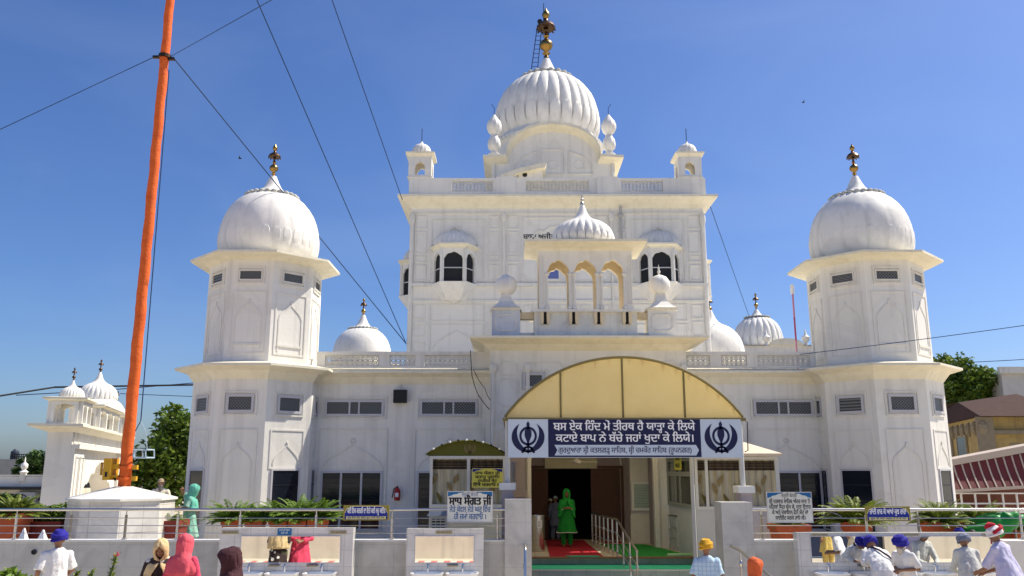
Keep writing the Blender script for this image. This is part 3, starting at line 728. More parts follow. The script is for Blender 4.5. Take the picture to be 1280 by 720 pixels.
def bay(M):
    m = MB(M); pr, hw, sw = 0.62, 0.46, 0.84
    P = [(-sw, 0), (-hw, -pr), (hw, -pr), (sw, 0)]
    def off(e): return [(-sw-e, 0), (-hw-e*0.6, -pr-e), (hw+e*0.6, -pr-e), (sw+e, 0)]
    def R_(e, z): return [(x, y, z) for x, y in off(e)]
    m.loft([R_(-0.6 if False else -0.35, 9.10)[:], R_(-0.22, 9.3), R_(0.06, 9.66), R_(0.08, 9.74)], WHITE)
    m.lathe([(0.03, 8.98), (0.1, 9.02), (0.25, 9.10)], (0, -0.05, 0), WHITE, 12)
    m.loft([R_(0.0, 11.05), R_(0.02, 11.12), R_(0.14, 11.20), R_(0.14, 11.26), R_(-0.02, 11.30)], EAVE)
    for i in range(3):                       # three arcaded faces
        a, b = V((*P[i], 0)), V((*P[i+1], 0)); d = b - a; w = d.length; ang = math.atan2(d.y, d.x)
        s2 = MB(M @ Matrix.Translation(a) @ Matrix.Rotation(ang, 4, 'Z'))
        e = 0.10; s2.arches(0, w, 9.74, 11.05, 0, 0.08, [(e, w - e, 9.76, cusped(e, w - e, 10.62, 0.3, 5, 24))], WHITE)
        s2.tube([(0, 0, 9.74), (0, 0, 11.05)], 0.055, TRIM, 8)
        if i == 2: s2.tube([(w, 0, 9.74), (w, 0, 11.05)], 0.055, TRIM, 8)
        s2.box(e, w - e, 0.03, 0.05, 10.28, 10.32, FRAMEG)
        b0 = len(m.v); m.v += s2.v
        for mt in s2.mats:
            if mt not in m.mats: m.mats.append(mt)
        for f, q in zip(s2.f, s2.m): m.f.append(tuple(k + b0 for k in f)); m.m.append(m.mats.index(s2.mats[q]))
    m.ribbon(arch_curve(-1.0, 1.0, 11.15, 0.95, 24, 0.35, 0, 0.6), 0.07, -0.06, -0.001, TRIM)
    o = m.build('bay_window', temple, 30)
    g_ = MB(M); g_.loft([[(x*0.9, y*0.85, z) for x, y in P] for z in (9.76, 11.0)], SHADOWDK); g_.build('dark_pane', o)
    r = MB(M)
    N = 13
    rings = []
    for t in (0, 0.25, 0.5, 0.7, 0.85, 0.95, 1.0):
        k = sqrt(max(1 - t * t, 0.0)) ; ring = []
        for j in range(N * 4 + 1):
            a = pi + pi * j / (N * 4); q = 1 - 0.06 * (1 - abs(sin(N * (a - pi) / 1.0)) ** 0.6) if t < 0.97 else 1
            ring.append((0.86 * max(k, 0.03) * q * cos(a), 0.62 * max(k, 0.03) * q * sin(a), 11.30 + 0.62 * t))
        rings.append(ring)
    r.loft(rings, DOMEW, True, True, False); r.build('bay_roof', o, 45)
    return o
bay(T(MX - 4.06, MY)); bay(T(MX + 3.96, MY))
for yy in (34.6,): 
    bay(Matrix.Translation((MX - MH, yy, 0)) @ Matrix.Rotation(-pi/2, 4, 'Z')); bay(Matrix.Translation((MX + MH, yy, 0)) @ Matrix.Rotation(pi/2, 4, 'Z'))

for xc in (-3.68, 7.12):                      # small roof pavilions
    m = MB(T(xc, MY + 0.25)); h = 0.46
    for q in range(4):
        k = MB(T(xc, MY + 0.25) @ Matrix.Rotation(q * pi/2, 4, 'Z')); hh_ = h if q % 2 == 0 else h - 0.131; k.arches(-hh_, hh_, 14.062, 15.0, -h, -h + 0.13, [(-0.2, 0.2, 14.2, cusped(-0.2, 0.2, 14.5, 0.25, 5, 24))], WHITE)
        b0 = len(m.v); m.v += k.v
        for mt in k.mats:
            if mt not in m.mats: m.mats.append(mt)
        for f in k.f: m.f.append(tuple(i + b0 for i in f)); m.m.append(m.mats.index(WHITE))
    m.box(-h - 0.03, h + 0.03, -h - 0.03, h + 0.03, 14.07, 14.13, TRIM)
    m.box(-h + 0.14, h - 0.14, -h + 0.14, h - 0.14, 14.9, 14.99, PEACH)
    m.loft([[(-h-e, -h-e, z), (h+e, -h-e, z), (h+e, h+e, z), (-h-e, h+e, z)] for e, z in ((0, 14.97), (0.12, 15.08), (0.12, 15.14), (-0.02, 15.18))], EAVE)
    o = m.build('roof_pavilion', temple)
    dome_mb((xc, MY + 0.25, 15.16), 0.40, 48, 16, 0.06, hs=0.95, neck=0.9).build('dome', o, 40)
    m = MB(); m.tube([(xc, MY + 0.25, 15.8), (xc, MY + 0.25, 16.35)], 0.015, BLACKP, 6); m.build('spike', o)

# ---- domed top storey with the curved eave
UX, UY, UB = 1.75, 33.9, 2.62
m = MB(); m.box(UX - UB, UX + UB, UY + 0.001, UY + 7.4, 13.3, 15.68, WHITE)
cvb = [(-UB, 15.68), (-1.95, 15.72)] + [(1.95 * cos(a), 15.72 + 1.30 * sin(a) ** 0.9) for a in [pi - pi * k / 22 for k in range(1, 22)]] + [(1.95, 15.72), (UB, 15.68)]
m.M = T(UX, UY); m.poly([(-UB, 13.3)] + cvb + [(UB, 13.3)], -0.05, 0.0, WHITE)
m.poly([(x * 0.98, z - 0.02) for x, z in cvb[1:-1]], 0.002, 7.2, WHITE)
for i in (-1, 0, 1):
    m.frame(i * 1.15 - 0.46, i * 1.15 + 0.46, 14.0, 14.75, 0.05, -0.085, -0.051, TRIM)
    if i == 0: m.frame(-0.5, 0.5, 14.95, 16.1, 0.05, -0.085, -0.051, TRIM)
    else: m.ribbon([(i*0.66, 14.98), (i*1.68, 14.98), (i*1.62, 15.35), (i*1.3, 15.75), (i*0.66, 16.02), (i*0.66, 14.98)], 0.05, -0.085, -0.051, TRIM)
    m.ribbon([(i*1.15 - 0.28, 14.12), (i*1.15 - 0.05, 14.5), (i*1.15, 14.6), (i*1.15 + 0.05, 14.5), (i*1.15 + 0.28, 14.12)], 0.03, -0.07, -0.051, TRIM)
    m.ribbon([(i*1.12 + 0.22*cos(2*pi*k/10), 15.38 + 0.2*sin(2*pi*k/10)) for k in range(11)], 0.03, -0.07, -0.051, TRIM)
for q in (-1, 1): m.tube([(q * (UB - 0.1), -0.08, 13.3), (q * (UB - 0.1), -0.08, 15.5)], 0.07, TRIM, 8)
top = m.build('top_storey', temple)
m = MB(T(UX, UY))
tip = [(-UB - 0.35, 15.60), (-2.0, 15.66)] + [(2.0 * cos(a), 15.66 + 1.42 * sin(a) ** 0.9 + 0.025 * abs(sin(11 * a))) for a in [pi - pi * k / 66 for k in range(1, 66)]] + [(2.0, 15.66), (UB + 0.35, 15.60)]
wl2 = [(lerp(x, x * 0.94, 1), z - 0.16) for x, z in tip]
m.loft([[(x, -0.052, z - 0.06) for x, z in wl2], [(x, -0.42, z - 0.03) for x, z in tip], [(x, -0.42, z + 0.09) for x, z in tip], [(x * 0.97, 0.0, z + 0.16) for x, z in tip]], EAVE, False, False, False)
for q in (-1, 1):
    m.hexa([(q*UB*1.0, 0.0, 15.4), (q*(UB+0.35), -0.42, 15.58), (q*(UB+0.35), 7.4, 15.58), (q*UB, 7.4, 15.4), (q*UB, 0, 15.72), (q*(UB+0.35), -0.42, 15.70), (q*(UB+0.35), 7.4, 15.70), (q*UB, 7.4, 15.72)], EAVE)
m.build('curved_eave', top, 40)
DC = (1.68, 37.9)
m = MB(); m.lathe([(2.5, 15.7), (2.5, 17.45), (2.62, 17.55), (2.62, 17.72), (2.40, 17.85), (2.30, 18.1)], (*DC, 0), WHITE, 64)
for k in range(64): a = 2*pi*k/64; m.ball((DC[0] + 2.63*cos(a), DC[1] + 2.63*sin(a), 17.64), (0.07, 0.07, 0.09), WHITE, 6, 4)
m.build('dome_base', temple, 40)
md = dome_mb((*DC, 18.05), 2.55, 28 * 8, 28, 0.045, hs=1.0, neck=1.03).build('main_dome', temple, 40)
petal_ring_mb(DC, 1.22, 21.22, 0.15, 22).build('petal_ring', md, 50)
finial_mb((*DC, 22.35), 2.75).build('finial', md, 50)
m = MB()
for q in (-0.16, 0.16): m.tube([(DC[0] - 0.62 + q, DC[1] + 0.4, 21.6), (DC[0] - 0.30 + q * 0.7, DC[1] + 0.15, 24.3)], 0.022, CABLE, 6)
for i in range(12):
    t = i / 12 + 0.04; x, y, z = lerp(DC[0]-0.62, DC[0]-0.30, t), lerp(DC[1]+0.4, DC[1]+0.15, t), lerp(21.6, 24.3, t); m.tube([(x - 0.15, y, z), (x + 0.15, y, z)], 0.016, CABLE, 5)
m.tube([(DC[0] - 0.12, DC[1], 24.0), (DC[0] - 0.1, DC[1], 25.4)], 0.025, CABLE, 6)
m.ball((DC[0] - 0.3, DC[1], 24.4), 0.13, BLACKP); m.build('access_ladder', md)
for q, xc in ((-1, -0.78), (1, 4.25)):
    m = MB(); m.lathe([(r*0.74, z) for r, z in [(0.36, 15.7), (0.36, 16.15), (0.2, 16.2), (0.2, 16.3), (0.36, 16.42), (0.40, 16.6), (0.34, 16.82), (0.22, 16.95), (0.19, 17.05), (0.36, 17.18), (0.45, 17.35), (0.45, 17.5), (0.36, 17.68), (0.18, 17.85), (0.05, 18.0)]], (xc, 34.6, 0), DOMEW, 36, 12, 0.08)
    m.tube([(xc, 34.6, 18.0), (xc, 34.6, 18.3), (xc + q*0.12, 34.6, 18.5)], 0.014, CABLE, 5); m.build('roof_turret', temple, 40)
m = MB(T(0, 32.8)); p = lambda px, py: (PX(px, py, 32.8), PZ(py, 32.8))
m.poly([p(625, 222), p(646, 214), p(676, 207), p(683, 207), p(681, 212), p(648, 219), p(630, 228)], -0.3, 1.0, EAVE)
m.poly([p(648, 228), p(648, 218), p(678, 211), p(679, 228)], -0.05, 0.9, WHITE); m.ball((p(656, 219)[0], -0.06, p(656, 219)[1]), (0.1, 0.03, 0.1), SHADOWDK); m.build('stair_hood', temple)

# ---- rear corner towers
for (px, py, Y, R_) in ((453.5, 411, 50.0, 1.74), (888, 409, 47.0, 1.82)):
    z = PZ(py, Y); x = PX(px, py, Y)
    m = MB(); m.loft([octring((x, Y), 1.85, 0.0), octring((x, Y), 1.85, z - 2.3)], WHITE); m.loft([octring((x, Y), 2.3, z - 2.298), octring((x, Y), 2.3, z - 2.22)], EAVE)
    t = m.build('corner_tower', temple)
    dome_mb((x, Y, z - 2.2), R_, 40, hs=1.0, lotus=False, neck=1.15).build('dome', t, 35)
    petal_ring_mb((x, Y), R_ * 0.47, z - 0.02, 0.10, 24).build('petal_ring', t, 50)
    finial_mb((x, Y, z + 0.75), 1.15).build('finial', t, 50)
m = MB(); m.box(-8, 11.6, 27.0, 50, 3.9, 5.69, WHITE); m.build('flat_roof', temple)

# ================================================================== BEHIND THE TEMPLE
Y = 64.0; sx_, sz_ = PX(946, 397, Y), PZ(397, Y)
shrine = thing('domed_shrine', 'small white building with a ribbed dome far behind the temple roof', 'shrine', (sx_, Y, 0))
R_ = 1.85
m = MB(); m.box(sx_ - 3, sx_ + 3, Y - 3, Y + 3, 0, sz_ - 2.6, WHITE)
m.poly([(sx_ - 3.2, sz_ - 2.6)] + [(sx_ + 1.1 + 1.3*cos(pi - pi*k/14), sz_ - 2.6 + 0.5*sin(pi*k/14)) for k in range(15)] + [(sx_ + 3.2, sz_ - 2.6)], Y - 3.2, Y - 2.9, EAVE); m.build('wall', shrine)
o = dome_mb((sx_, Y, sz_ - 2.35), R_, 160, 20, 0.08, hs=1.0, neck=0.85).build('dome', shrine, 40); petal_ring_mb((sx_, Y), R_*0.5, sz_, 0.09, 24).build('petal_ring', o); finial_mb((sx_, Y, sz_ + 0.6), 1.35).build('finial', o, 50)
for xx in (sx_ - 0.3, sx_ + 2.6): m = MB(); m.lathe([(0.2,-0.4),(0.12,-0.1),(0.28,0.1),(0.3,0.3),(0.1,0.5),(0.02,0.9)], (xx, Y - 3.0, sz_ - 2.3), DOMEW, 16); m.build('turret', shrine, 50)
m = MB(); x, Y = PX(996, 440, 40), 40
for i in range(7): m.tube([(x, Y, 3 + i * 1.15), (x, Y, 4.15 + i * 1.15)], 0.045, mat('mast_red', (0.28, 0.05, 0.10), 0.5) if i % 2 else mat('mast_pink', (0.40, 0.16, 0.24), 0.5), 8)
m.tube([(x, Y, 11.05), (x, Y, 11.5)], 0.10, mat('mast_white', (0.6,)*3), 8)
tag(m.build('antenna_mast'), 'thin red and white antenna mast beside the right octagonal tower', 'mast')

def leaf_crown(mb, clumps, n, size, mt, rg):
    for _ in range(n):
        c, r = rg.choices(clumps, weights=[q[1] ** 2 for q in clumps])[0]
        d = V((rg.gauss(0, 1), rg.gauss(0, 1), rg.gauss(0, 1))).normalized()
        p = V(c) + d * r * (rg.random() ** 0.4) * V((1, 1, 0.8)).length / 1.62
        a = V((rg.gauss(0, 1), rg.gauss(0, 1), rg.gauss(0, 0.6))).normalized(); b = a.cross(V((rg.gauss(0, 1), rg.gauss(0, 1), rg.gauss(0, 1)))).normalized()
        s = size * rg.uniform(0.6, 1.3)
        mb.add([p - a*s, p + b*s*0.45, p + a*s, p - b*s*0.45], [(0, 1, 2, 3)], mt)
LEAF = mat('leaf_green', (0.18, 0.26, 0.03), 0.55, island=1, dark=(0.05, 0.10, 0.012), trans=0.25)
LEAF2 = mat('leaf_dark_green', (0.07, 0.13, 0.02), 0.55, island=1, dark=(0.02, 0.05, 0.012), trans=0.2)
BARK = mat('bark', (0.14, 0.10, 0.07), 0.9, var=0.6, scale=6)
def tree(label, base, clumps, n, size, mt, seed):
    rg = random.Random(seed); t = thing('leafy_tree', label, 'tree', base, 'trees round the temple')
    m = MB(); b = V(base); top = V(clumps[0][0])
    m.tube([b, lerp(b, top, 0.4) + V((0.1, 0, 0)), top], [0.28, 0.2, 0.08], BARK, 8)
    for c, r in clumps[1:]: m.tube([lerp(b, top, 0.45), lerp(lerp(b, top, 0.45), V(c), 0.5) + V((0, 0, 0.2)), V(c)], [0.12, 0.09, 0.03], BARK, 6)
    m.build('trunk', t, 50)
    sub = []
    for c, r in clumps:
        for _ in range(9):
            d = V((rg.gauss(0, 1), rg.gauss(0, 1), rg.gauss(0, 0.9))).normalized(); sub.append((V(c) + d * r * 0.75, r * rg.uniform(0.28, 0.5)))
        sub.append((V(c), r * 0.7))
    m = MB(); leaf_crown(m, sub, n, size, mt, rg); m.build('crown', t, fix=False)
def C(px, py, Y, r): return ((PX(px, py, Y), Y, PZ(py, Y)), r)
Y = 46
tree('dark green leafy tree between the white gateway and the left octagonal tower', (PX(205, 600, Y), Y, 0),
     [C(212, 555, Y, 1.7), C(222, 532, Y, 1.2), C(190, 568, Y, 1.3), C(235, 575, Y, 1.6), C(205, 590, Y, 1.6), C(178, 595, Y, 1.3), C(240, 545, Y, 1.2), C(225, 605, Y + 1, 1.6), C(185, 615, Y, 1.2), C(205, 622, Y, 1.3)], 9000, 0.17, LEAF, 3)
Y = 80
tree('low rounded tree behind the white boundary building on the left', (PX(45, 590, Y), Y, 0), [C(45, 580, Y, 1.5), C(28, 584, Y, 1.0), C(60, 578, Y, 1.6), C(75, 588, Y, 1.5)], 3500, 0.22, LEAF2, 4)
Y = 62
tree('bushy green tree seen through the arch of the white gateway', (PX(108, 610, Y), Y, 0), [C(104, 603, Y, 1.2), C(118, 610, Y, 1.3), C(95, 612, Y, 1.1)], 2500, 0.18, LEAF2, 5)
Y = 62
tree('tall broad green tree behind the right octagonal tower', (PX(1200, 520, Y), Y, 0),
     [C(1200, 480, Y, 2.1), C(1190, 465, Y, 1.5), C(1215, 472, Y, 1.7), C(1230, 482, Y, 1.4), C(1185, 490, Y, 1.6), C(1210, 495, Y, 1.7), C(1237, 490, Y, 0.9)], 8000, 0.2, LEAF, 6)

# ---- right-hand buildings
OCH = mat('ochre_plaster', (0.44, 0.32, 0.12), 0.85, var=0.8, scale=1.2, dark=(0.20, 0.15, 0.08), streak=0.6)
ROOFR = mat('brown_red_roof', (0.060, 0.026, 0.017), 0.95, var=0.8, scale=2, dark=(0.030, 0.017, 0.013), streak=0.4)
Y = 44; xa, xb = PX(1228, 550, Y), PX(1350, 550, Y); zt = PZ(521, Y)
och = thing('ochre_house', 'old ochre plastered house with a brown red roof and stained walls', 'house', (xa + 2, Y, 0))
xl = PX(1150, 550, Y + 16)
m = MB(); m.slab([(xa, Y), (xb, Y), (xb, Y + 20), (xl, Y + 20), (xl, Y + 16)], 0, zt, OCH)
for k in range(14):
    t = k / 13; x, y = lerp(xl, xa, t), lerp(Y + 16, Y, t); m.ball((x - 0.05, y - 0.2, zt - 0.55), (0.3, 0.25, 0.4), mat('stained_stone', (0.26, 0.22, 0.15), 0.9, var=0.7, scale=3), 8, 5)
m.box(xa, xb, Y - 0.25, Y - 0.002, zt - 0.9, zt - 0.7, MATS['stained_stone']); m.box(xa - 0.4, xa + 0.5, Y - 0.3, Y - 0.252, 0, zt - 0.02, MATS['stained_stone'])
m.build('wall', och)
zr = PZ(503, Y + 5)
m = MB(); m.hexa([(xl - 0.6, Y + 15.4, zt + 0.002), (xa - 0.3, Y - 0.6, zt + 0.002), (xb, Y - 0.6, zt + 0.002), (xb, Y + 20, zt + 0.002), (xl + 2, Y + 19, zt + 0.9), (xa + 1.6, Y + 5, zr), (xb, Y + 5, zr + 0.5), (xb, Y + 19, zr + 0.5)], ROOFR); m.build('roof', och)
for q, (px, w) in enumerate(((1202, 0.9), (1215, 1.1))):
    t = 0.55 + 0.2 * q; x, y = lerp(xl, xa, t), lerp(Y + 16, Y, t); ang = math.atan2(-16, xa - xl)
    m = MB(T(x, y) @ Matrix.Rotation(ang, 4, 'Z')); zz = PZ(560, y); m.frame(-w, w, zz - 0.8, zz + 0.7, 0.12, -0.12, -0.02, mat('weathered_wood', (0.3, 0.25, 0.17), 0.9)); m.box(-w + 0.12, w - 0.12, -0.1, -0.03, zz - 0.68, zz + 0.58, GLASSD); m.build('window', och)
m = MB(T(0, Y)); x = PX(1262, 555, Y); m.box(x, x + 0.9, -0.06, -0.002, PZ(590, Y), PZ(555, Y), mat('weathered_wood', (0.3, 0.25, 0.17))); m.box(x + 0.1, x + 0.8, -0.08, -0.061, PZ(588, Y), PZ(557, Y), GLASSD); m.build('window', och)
Y = 60; x0 = PX(1253, 480, Y)
m = MB(); m.box(x0, x0 + 8, Y, Y + 8, 0, PZ(466, Y), mat('grey_white_wall', (0.62, 0.60, 0.56), 0.85, var=0.6, scale=1)); m.box(x0 - 0.25, x0 + 8.2, Y - 0.3, Y - 0.002, PZ(467, Y), PZ(459, Y), MATS['whitewash_trim'])
tag(m.build('concrete_house'), 'pale concrete house top rising behind the brown roof', 'house')
Y = 34; x0, x1 = PX(1190, 600, Y), PX(1330, 600, Y)
aw = thing('shop_building', 'low shop with a maroon panelled awning and white railing', 'shop', ((x0 + x1) / 2, Y + 1.5, 0))
MAR = mat('maroon_sheet', (0.13, 0.026, 0.026), 0.7, var=0.4, scale=2)
CRE = mat('cream_strip', (0.44, 0.37, 0.31), 0.7)
m = MB(); m.box(x0, x1, Y + 1.6, Y + 6, 0, PZ(580, Y + 1.6), mat('brown_brick_wall', (0.20, 0.08, 0.055), 0.85, var=0.5, scale=2)); m.build('wall', aw)
m = MB(); za, zb = PZ(584, Y + 0.5), PZ(612, Y)
def awq(u, v, off): return (lerp(x0, x1, u), Y + 0.5*v + (0.05*sin(pi*v)) - off, lerp(zb + 0.25*u, za + 0.75*u, v))
for k in range(13):
    u0, u1 = k/13, (k + 1)/13; du = 0.055/(x1 - x0)
    m.loft([[awq(u, v, 0) for u in (u0, u1)] + [awq(u, v, -0.04) for u in (u1, u0)] for v in (0, 0.25, 0.5, 0.75, 1)], MAR)
    m.loft([[awq(u, v, 0.03) for u in (u0, u0 + du)] + [awq(u, v, 0.003) for u in (u0 + du, u0)] for v in (0, 0.25, 0.5, 0.75, 1)], CRE)
m.hexa([(x0, Y + 0.45, za + 0.01), (x1, Y + 0.45, za + 0.77), (x1, Y + 1.6, za + 0.77), (x0, Y + 1.6, za + 0.01), (x0, Y + 0.45, za + 0.25), (x1, Y + 0.45, za + 1.05), (x1, Y + 1.6, za + 1.05), (x0, Y + 1.6, za + 0.25)], CRE)
m.hexa([(x0, Y - 0.06, zb - 0.12), (x1, Y - 0.06, zb + 0.13), (x1, Y - 0.031, zb + 0.13), (x0, Y - 0.031, zb - 0.12), (x0, Y - 0.06, zb - 0.005), (x1, Y - 0.06, zb + 0.245), (x1, Y - 0.031, zb + 0.245), (x0, Y - 0.031, zb - 0.005)], CRE); m.build('awning', aw)
m = MB()
for zz in (PZ(617, Y), PZ(630, Y), PZ(641, Y)): m.tube([(x0, Y + 0.5, zz), (x1, Y + 0.5, zz)], 0.035, mat('white_paint', (0.8, 0.8, 0.78), 0.5), 6)
for k in range(9): x = lerp(x0, x1, k / 8); m.tube([(x, Y + 0.5, 0.5), (x, Y + 0.5, PZ(617, Y))], 0.04, MATS['white_paint'], 6)
m.build('railing', aw)

# ---- left-hand buildings
Y = 40; x0, x1 = PX(-60, 600, Y), PX(62, 600, Y)
lb = thing('boundary_building', 'low white building with a plain parapet behind the left railing', 'building', ((x0 + x1) / 2, Y + 2, 0))
m = MB(); m.box(x0, x1, Y, Y + 5, 0, PZ(612, Y), mat('cream_wall', (0.72, 0.68, 0.55), 0.8, var=0.5, scale=1.5, streak=0.4)); m.build('wall', lb)
m = MB(); m.box(x0, x1, Y - 0.5, Y + 5, PZ(612, Y) + 0.003, PZ(608.5, Y), BLACKP); m.box(x0, x1, Y - 0.1, Y + 0.1, PZ(608, Y), PZ(595.5, Y), WHITE); m.box(x0, x1, Y - 0.16, Y + 0.16, PZ(595, Y), PZ(593.5, Y), TRIM); m.build('parapet', lb)
m = MB(); xx = PX(30, 600, Y); m.lathe([(0.14, 0), (0.14, 0.35), (0.2, 0.4), (0.08, 0.5), (0.15, 0.62), (0.15, 0.75), (0.04, 0.85), (0.01, 1.1)], (xx, Y - 0.1, PZ(601, Y)), DOMEW, 12); m.build('finial', lb, 50)
m = MB(); xx, zz = PX(36, 625, Y), PZ(625, Y); m.box(xx - 0.5, xx + 0.5, Y - 0.45, Y - 0.003, zz - 0.36, zz + 0.36, mat('grey_casing', (0.45, 0.44, 0.4), 0.6))
m.ribbon([(xx - 0.1 + 0.26*cos(2*pi*k/16), zz + 0.26*sin(2*pi*k/16)) for k in range(17)], 0.03, Y - 0.48, Y - 0.451, BLACKP)
for k in range(5): a = 2*pi*k/5; m.poly([(xx - 0.1, zz), (xx - 0.1 + 0.24*cos(a), zz + 0.24*sin(a)), (xx - 0.1 + 0.24*cos(a + 0.6), zz + 0.24*sin(a + 0.6))], Y - 0.465, Y - 0.452, BLACKP)
m.tube([(xx + 0.5, Y - 0.2, zz), (xx + 1.0, Y - 0.15, zz + 0.2), (xx + 1.2, Y - 0.05, zz - 0.2)], 0.03, BLACKP, 6); m.tube([(xx + 0.5, Y - 0.1, zz - 0.2), (xx + 1.5, Y - 0.1, zz + 0.1)], 0.025, BLACKP, 6)
tag(m.build('air_conditioner'), 'grey outdoor air conditioner unit on the cream wall at far left', 'air conditioner')
Y = 90; x0, x1 = PX(-40, 570, Y), PX(33, 570, Y)
gb = thing('grey_house', 'distant grey brick house with railing and water tank on top', 'house', ((x0+x1)/2, Y + 3, 0))
m = MB(); m.box(x0, x1, Y, Y + 8, 0, PZ(574, Y), mat('grey_brick', (0.38, 0.36, 0.34), 0.9, var=0.6, scale=1.5)); m.build('wall', gb)
m = MB()
for k in range(9): x = lerp(PX(12, 570, Y), x1, k/8); m.tube([(x, Y + 0.2, PZ(574, Y)), (x, Y + 0.2, PZ(568, Y))], 0.05, BLACKP, 5)
for zz in (PZ(568, Y), PZ(571, Y)): m.tube([(PX(12, 570, Y), Y + 0.2, zz), (x1, Y + 0.2, zz)], 0.05, BLACKP, 5)
m.build('railing', gb)
def tank(px, py, r, h):
    m = MB(); m.lathe([(r, 0), (r, h*0.3), (r*1.04, h*0.32), (r, h*0.36), (r, h*0.62), (r*1.04, h*0.64), (r, h*0.68), (r, h*0.8), (r*0.4, h), (r*0.3, h*1.08)], (PX(px, py, Y), Y + 1.5, PZ(574, Y)), mat('black_plastic', (0.03, 0.04, 0.06), 0.5), 20); return m
tag(tank(8, 570, 0.42, 1.0).build('water_tank', None, 50), 'wide black plastic water tank on the grey house roof', 'water tank')
tag(tank(33, 570, 0.22, 0.9).build('water_tank', None, 50), 'small dark water tank at the end of the rooftop railing', 'water tank')

# ---- gateway: long axis runs away from us, three domed pavilions on top
GY = 30.0; gx, gz = PX(57, 560, GY), PZ(533, GY)
gang = math.atan2(0.96, -0.278) - pi/2
gate = thing('gateway', 'white arched gateway carrying domed roof pavilions left of the flagpole', 'gateway', (gx, GY, 0))
GM = T(PX(94, 560, GY), GY) @ Matrix.Rotation(gang, 4, 'Z')     # local: +y runs along the gate, +x is its right face
Lg, Wg = 11.5, 0.92
GMR = GM @ Matrix.Rotation(pi/2, 4, 'Z')                        # local x along the gate, -y = right face outwards
gh = gz - 0.02
m = MB(GMR); oa, ob = 1.9, Lg - 1.9
m.arches(0, Lg, 0, gh, 0.12, Wg, [(oa, ob, 0.0, arch_curve(oa, ob, gh - 2.9, 1.75, 30, 0.3, 7, 0.6))], WHITE)
m.box(0, 1.7, 0, 0.118, 0, gh - 0.75, WHITE); m.box(Lg - 1.7, Lg, 0, 0.118, 0, gh - 0.75, WHITE)
m.box(0, Lg, -0.14, 0.11, gh - 0.75, gh - 0.6, TRIM)
for a, b in ((0.15, 0.75), (0.9, 4.0), (4.2, Lg - 0.9)): m.frame(a, b, gh - 0.55, gh - 0.12, 0.05, 0.08, 0.119, TRIM)
for x in (0.25, 1.0, Lg - 1.0): m.frame(x, x + 0.6, 0.8, gh - 1.0, 0.05, -0.03, -0.001, TRIM)
m.build('wall', gate)
m = MB(GMR); e = 0.55
m.loft([[(-0.01, 0.1, gh - 0.18), (Lg, 0.1, gh - 0.18), (Lg, Wg + 0.001, gh - 0.18), (-0.01, Wg + 0.001, gh - 0.18)]] + [[(-e, -0.28, z), (Lg + e, -0.28, z), (Lg + e, Wg + e, z), (-e, Wg + e, z)] for z in (gh, gh + 0.09)], EAVE); m.build('eave', gate)
def chhatri(xc, w, h, R_, big):
    m = MB(GMR @ T(xc, Wg/2, gh + 0.1)); d = 0.5
    n = 3 if big else 2
    cols = [-w/2 + w * k / n for k in range(n + 1)]
    for yy in (-d, d):
        for k in range(n):
            a, b = cols[k] + 0.09, cols[k+1] - 0.09
            m.arches(cols[k], cols[k+1], 0, h, yy - 0.07, yy + 0.07, [(a, b, 0.05, cusped(a, b, h - 0.26, 0.18, 5, 20))], WHITE)
    for xx in (-w/2, w/2):
        k2 = MB(m.M @ T(xx, 0) @ Matrix.Rotation(pi/2, 4, 'Z')); k2.arches(-d + 0.071, d - 0.071, 0, h, -0.07, 0.07, [(-d + 0.16, d - 0.16, 0.05, cusped(-d + 0.16, d - 0.16, h - 0.26, 0.18, 5, 20))], WHITE)
        b0 = len(m.v); m.v += k2.v
        for f in k2.f: m.f.append(tuple(i + b0 for i in f)); m.m.append(0)
    ee = 0.22
    m.loft([[(-w/2 - q, -d - q, z), (w/2 + q, -d - q, z), (w/2 + q, d + q, z), (-w/2 - q, d + q, z)] for q, z in ((0.05, h), (ee, h + 0.07), (ee, h + 0.13), (-0.05, h + 0.16))], EAVE)
    if big:
        m.poly([(-w/2 - 0.1, h + 0.1)] + [((w/2) * cos(pi - pi*k/16), h + 0.12 + 0.36 * sin(pi*k/16)) for k in range(17)] + [(w/2 + 0.1, h + 0.1)], -d - 0.25, d + 0.25, DOMEW)
    o = m.build('roof_pavilion', gate)
    c = GMR @ V((xc, Wg/2, gh + 0.1 + h + 0.14 + (0.25 if big else 0)))
    dome_mb(c, R_, 72, 24, 0.06, hs=0.8, lotus=True, neck=1.4).build('dome', o, 40)
    finial_mb((c.x, c.y, c.z + R_ * 1.55), 0.5 if not big else 0.6, m1=BRONZE).build('finial', o, 50)
chhatri(0.85, 1.6, 0.80, 0.42, False); chhatri(Lg/2, 4.6, 0.80, 0.78, True); chhatri(Lg - 0.85, 1.6, 0.80, 0.42, False)

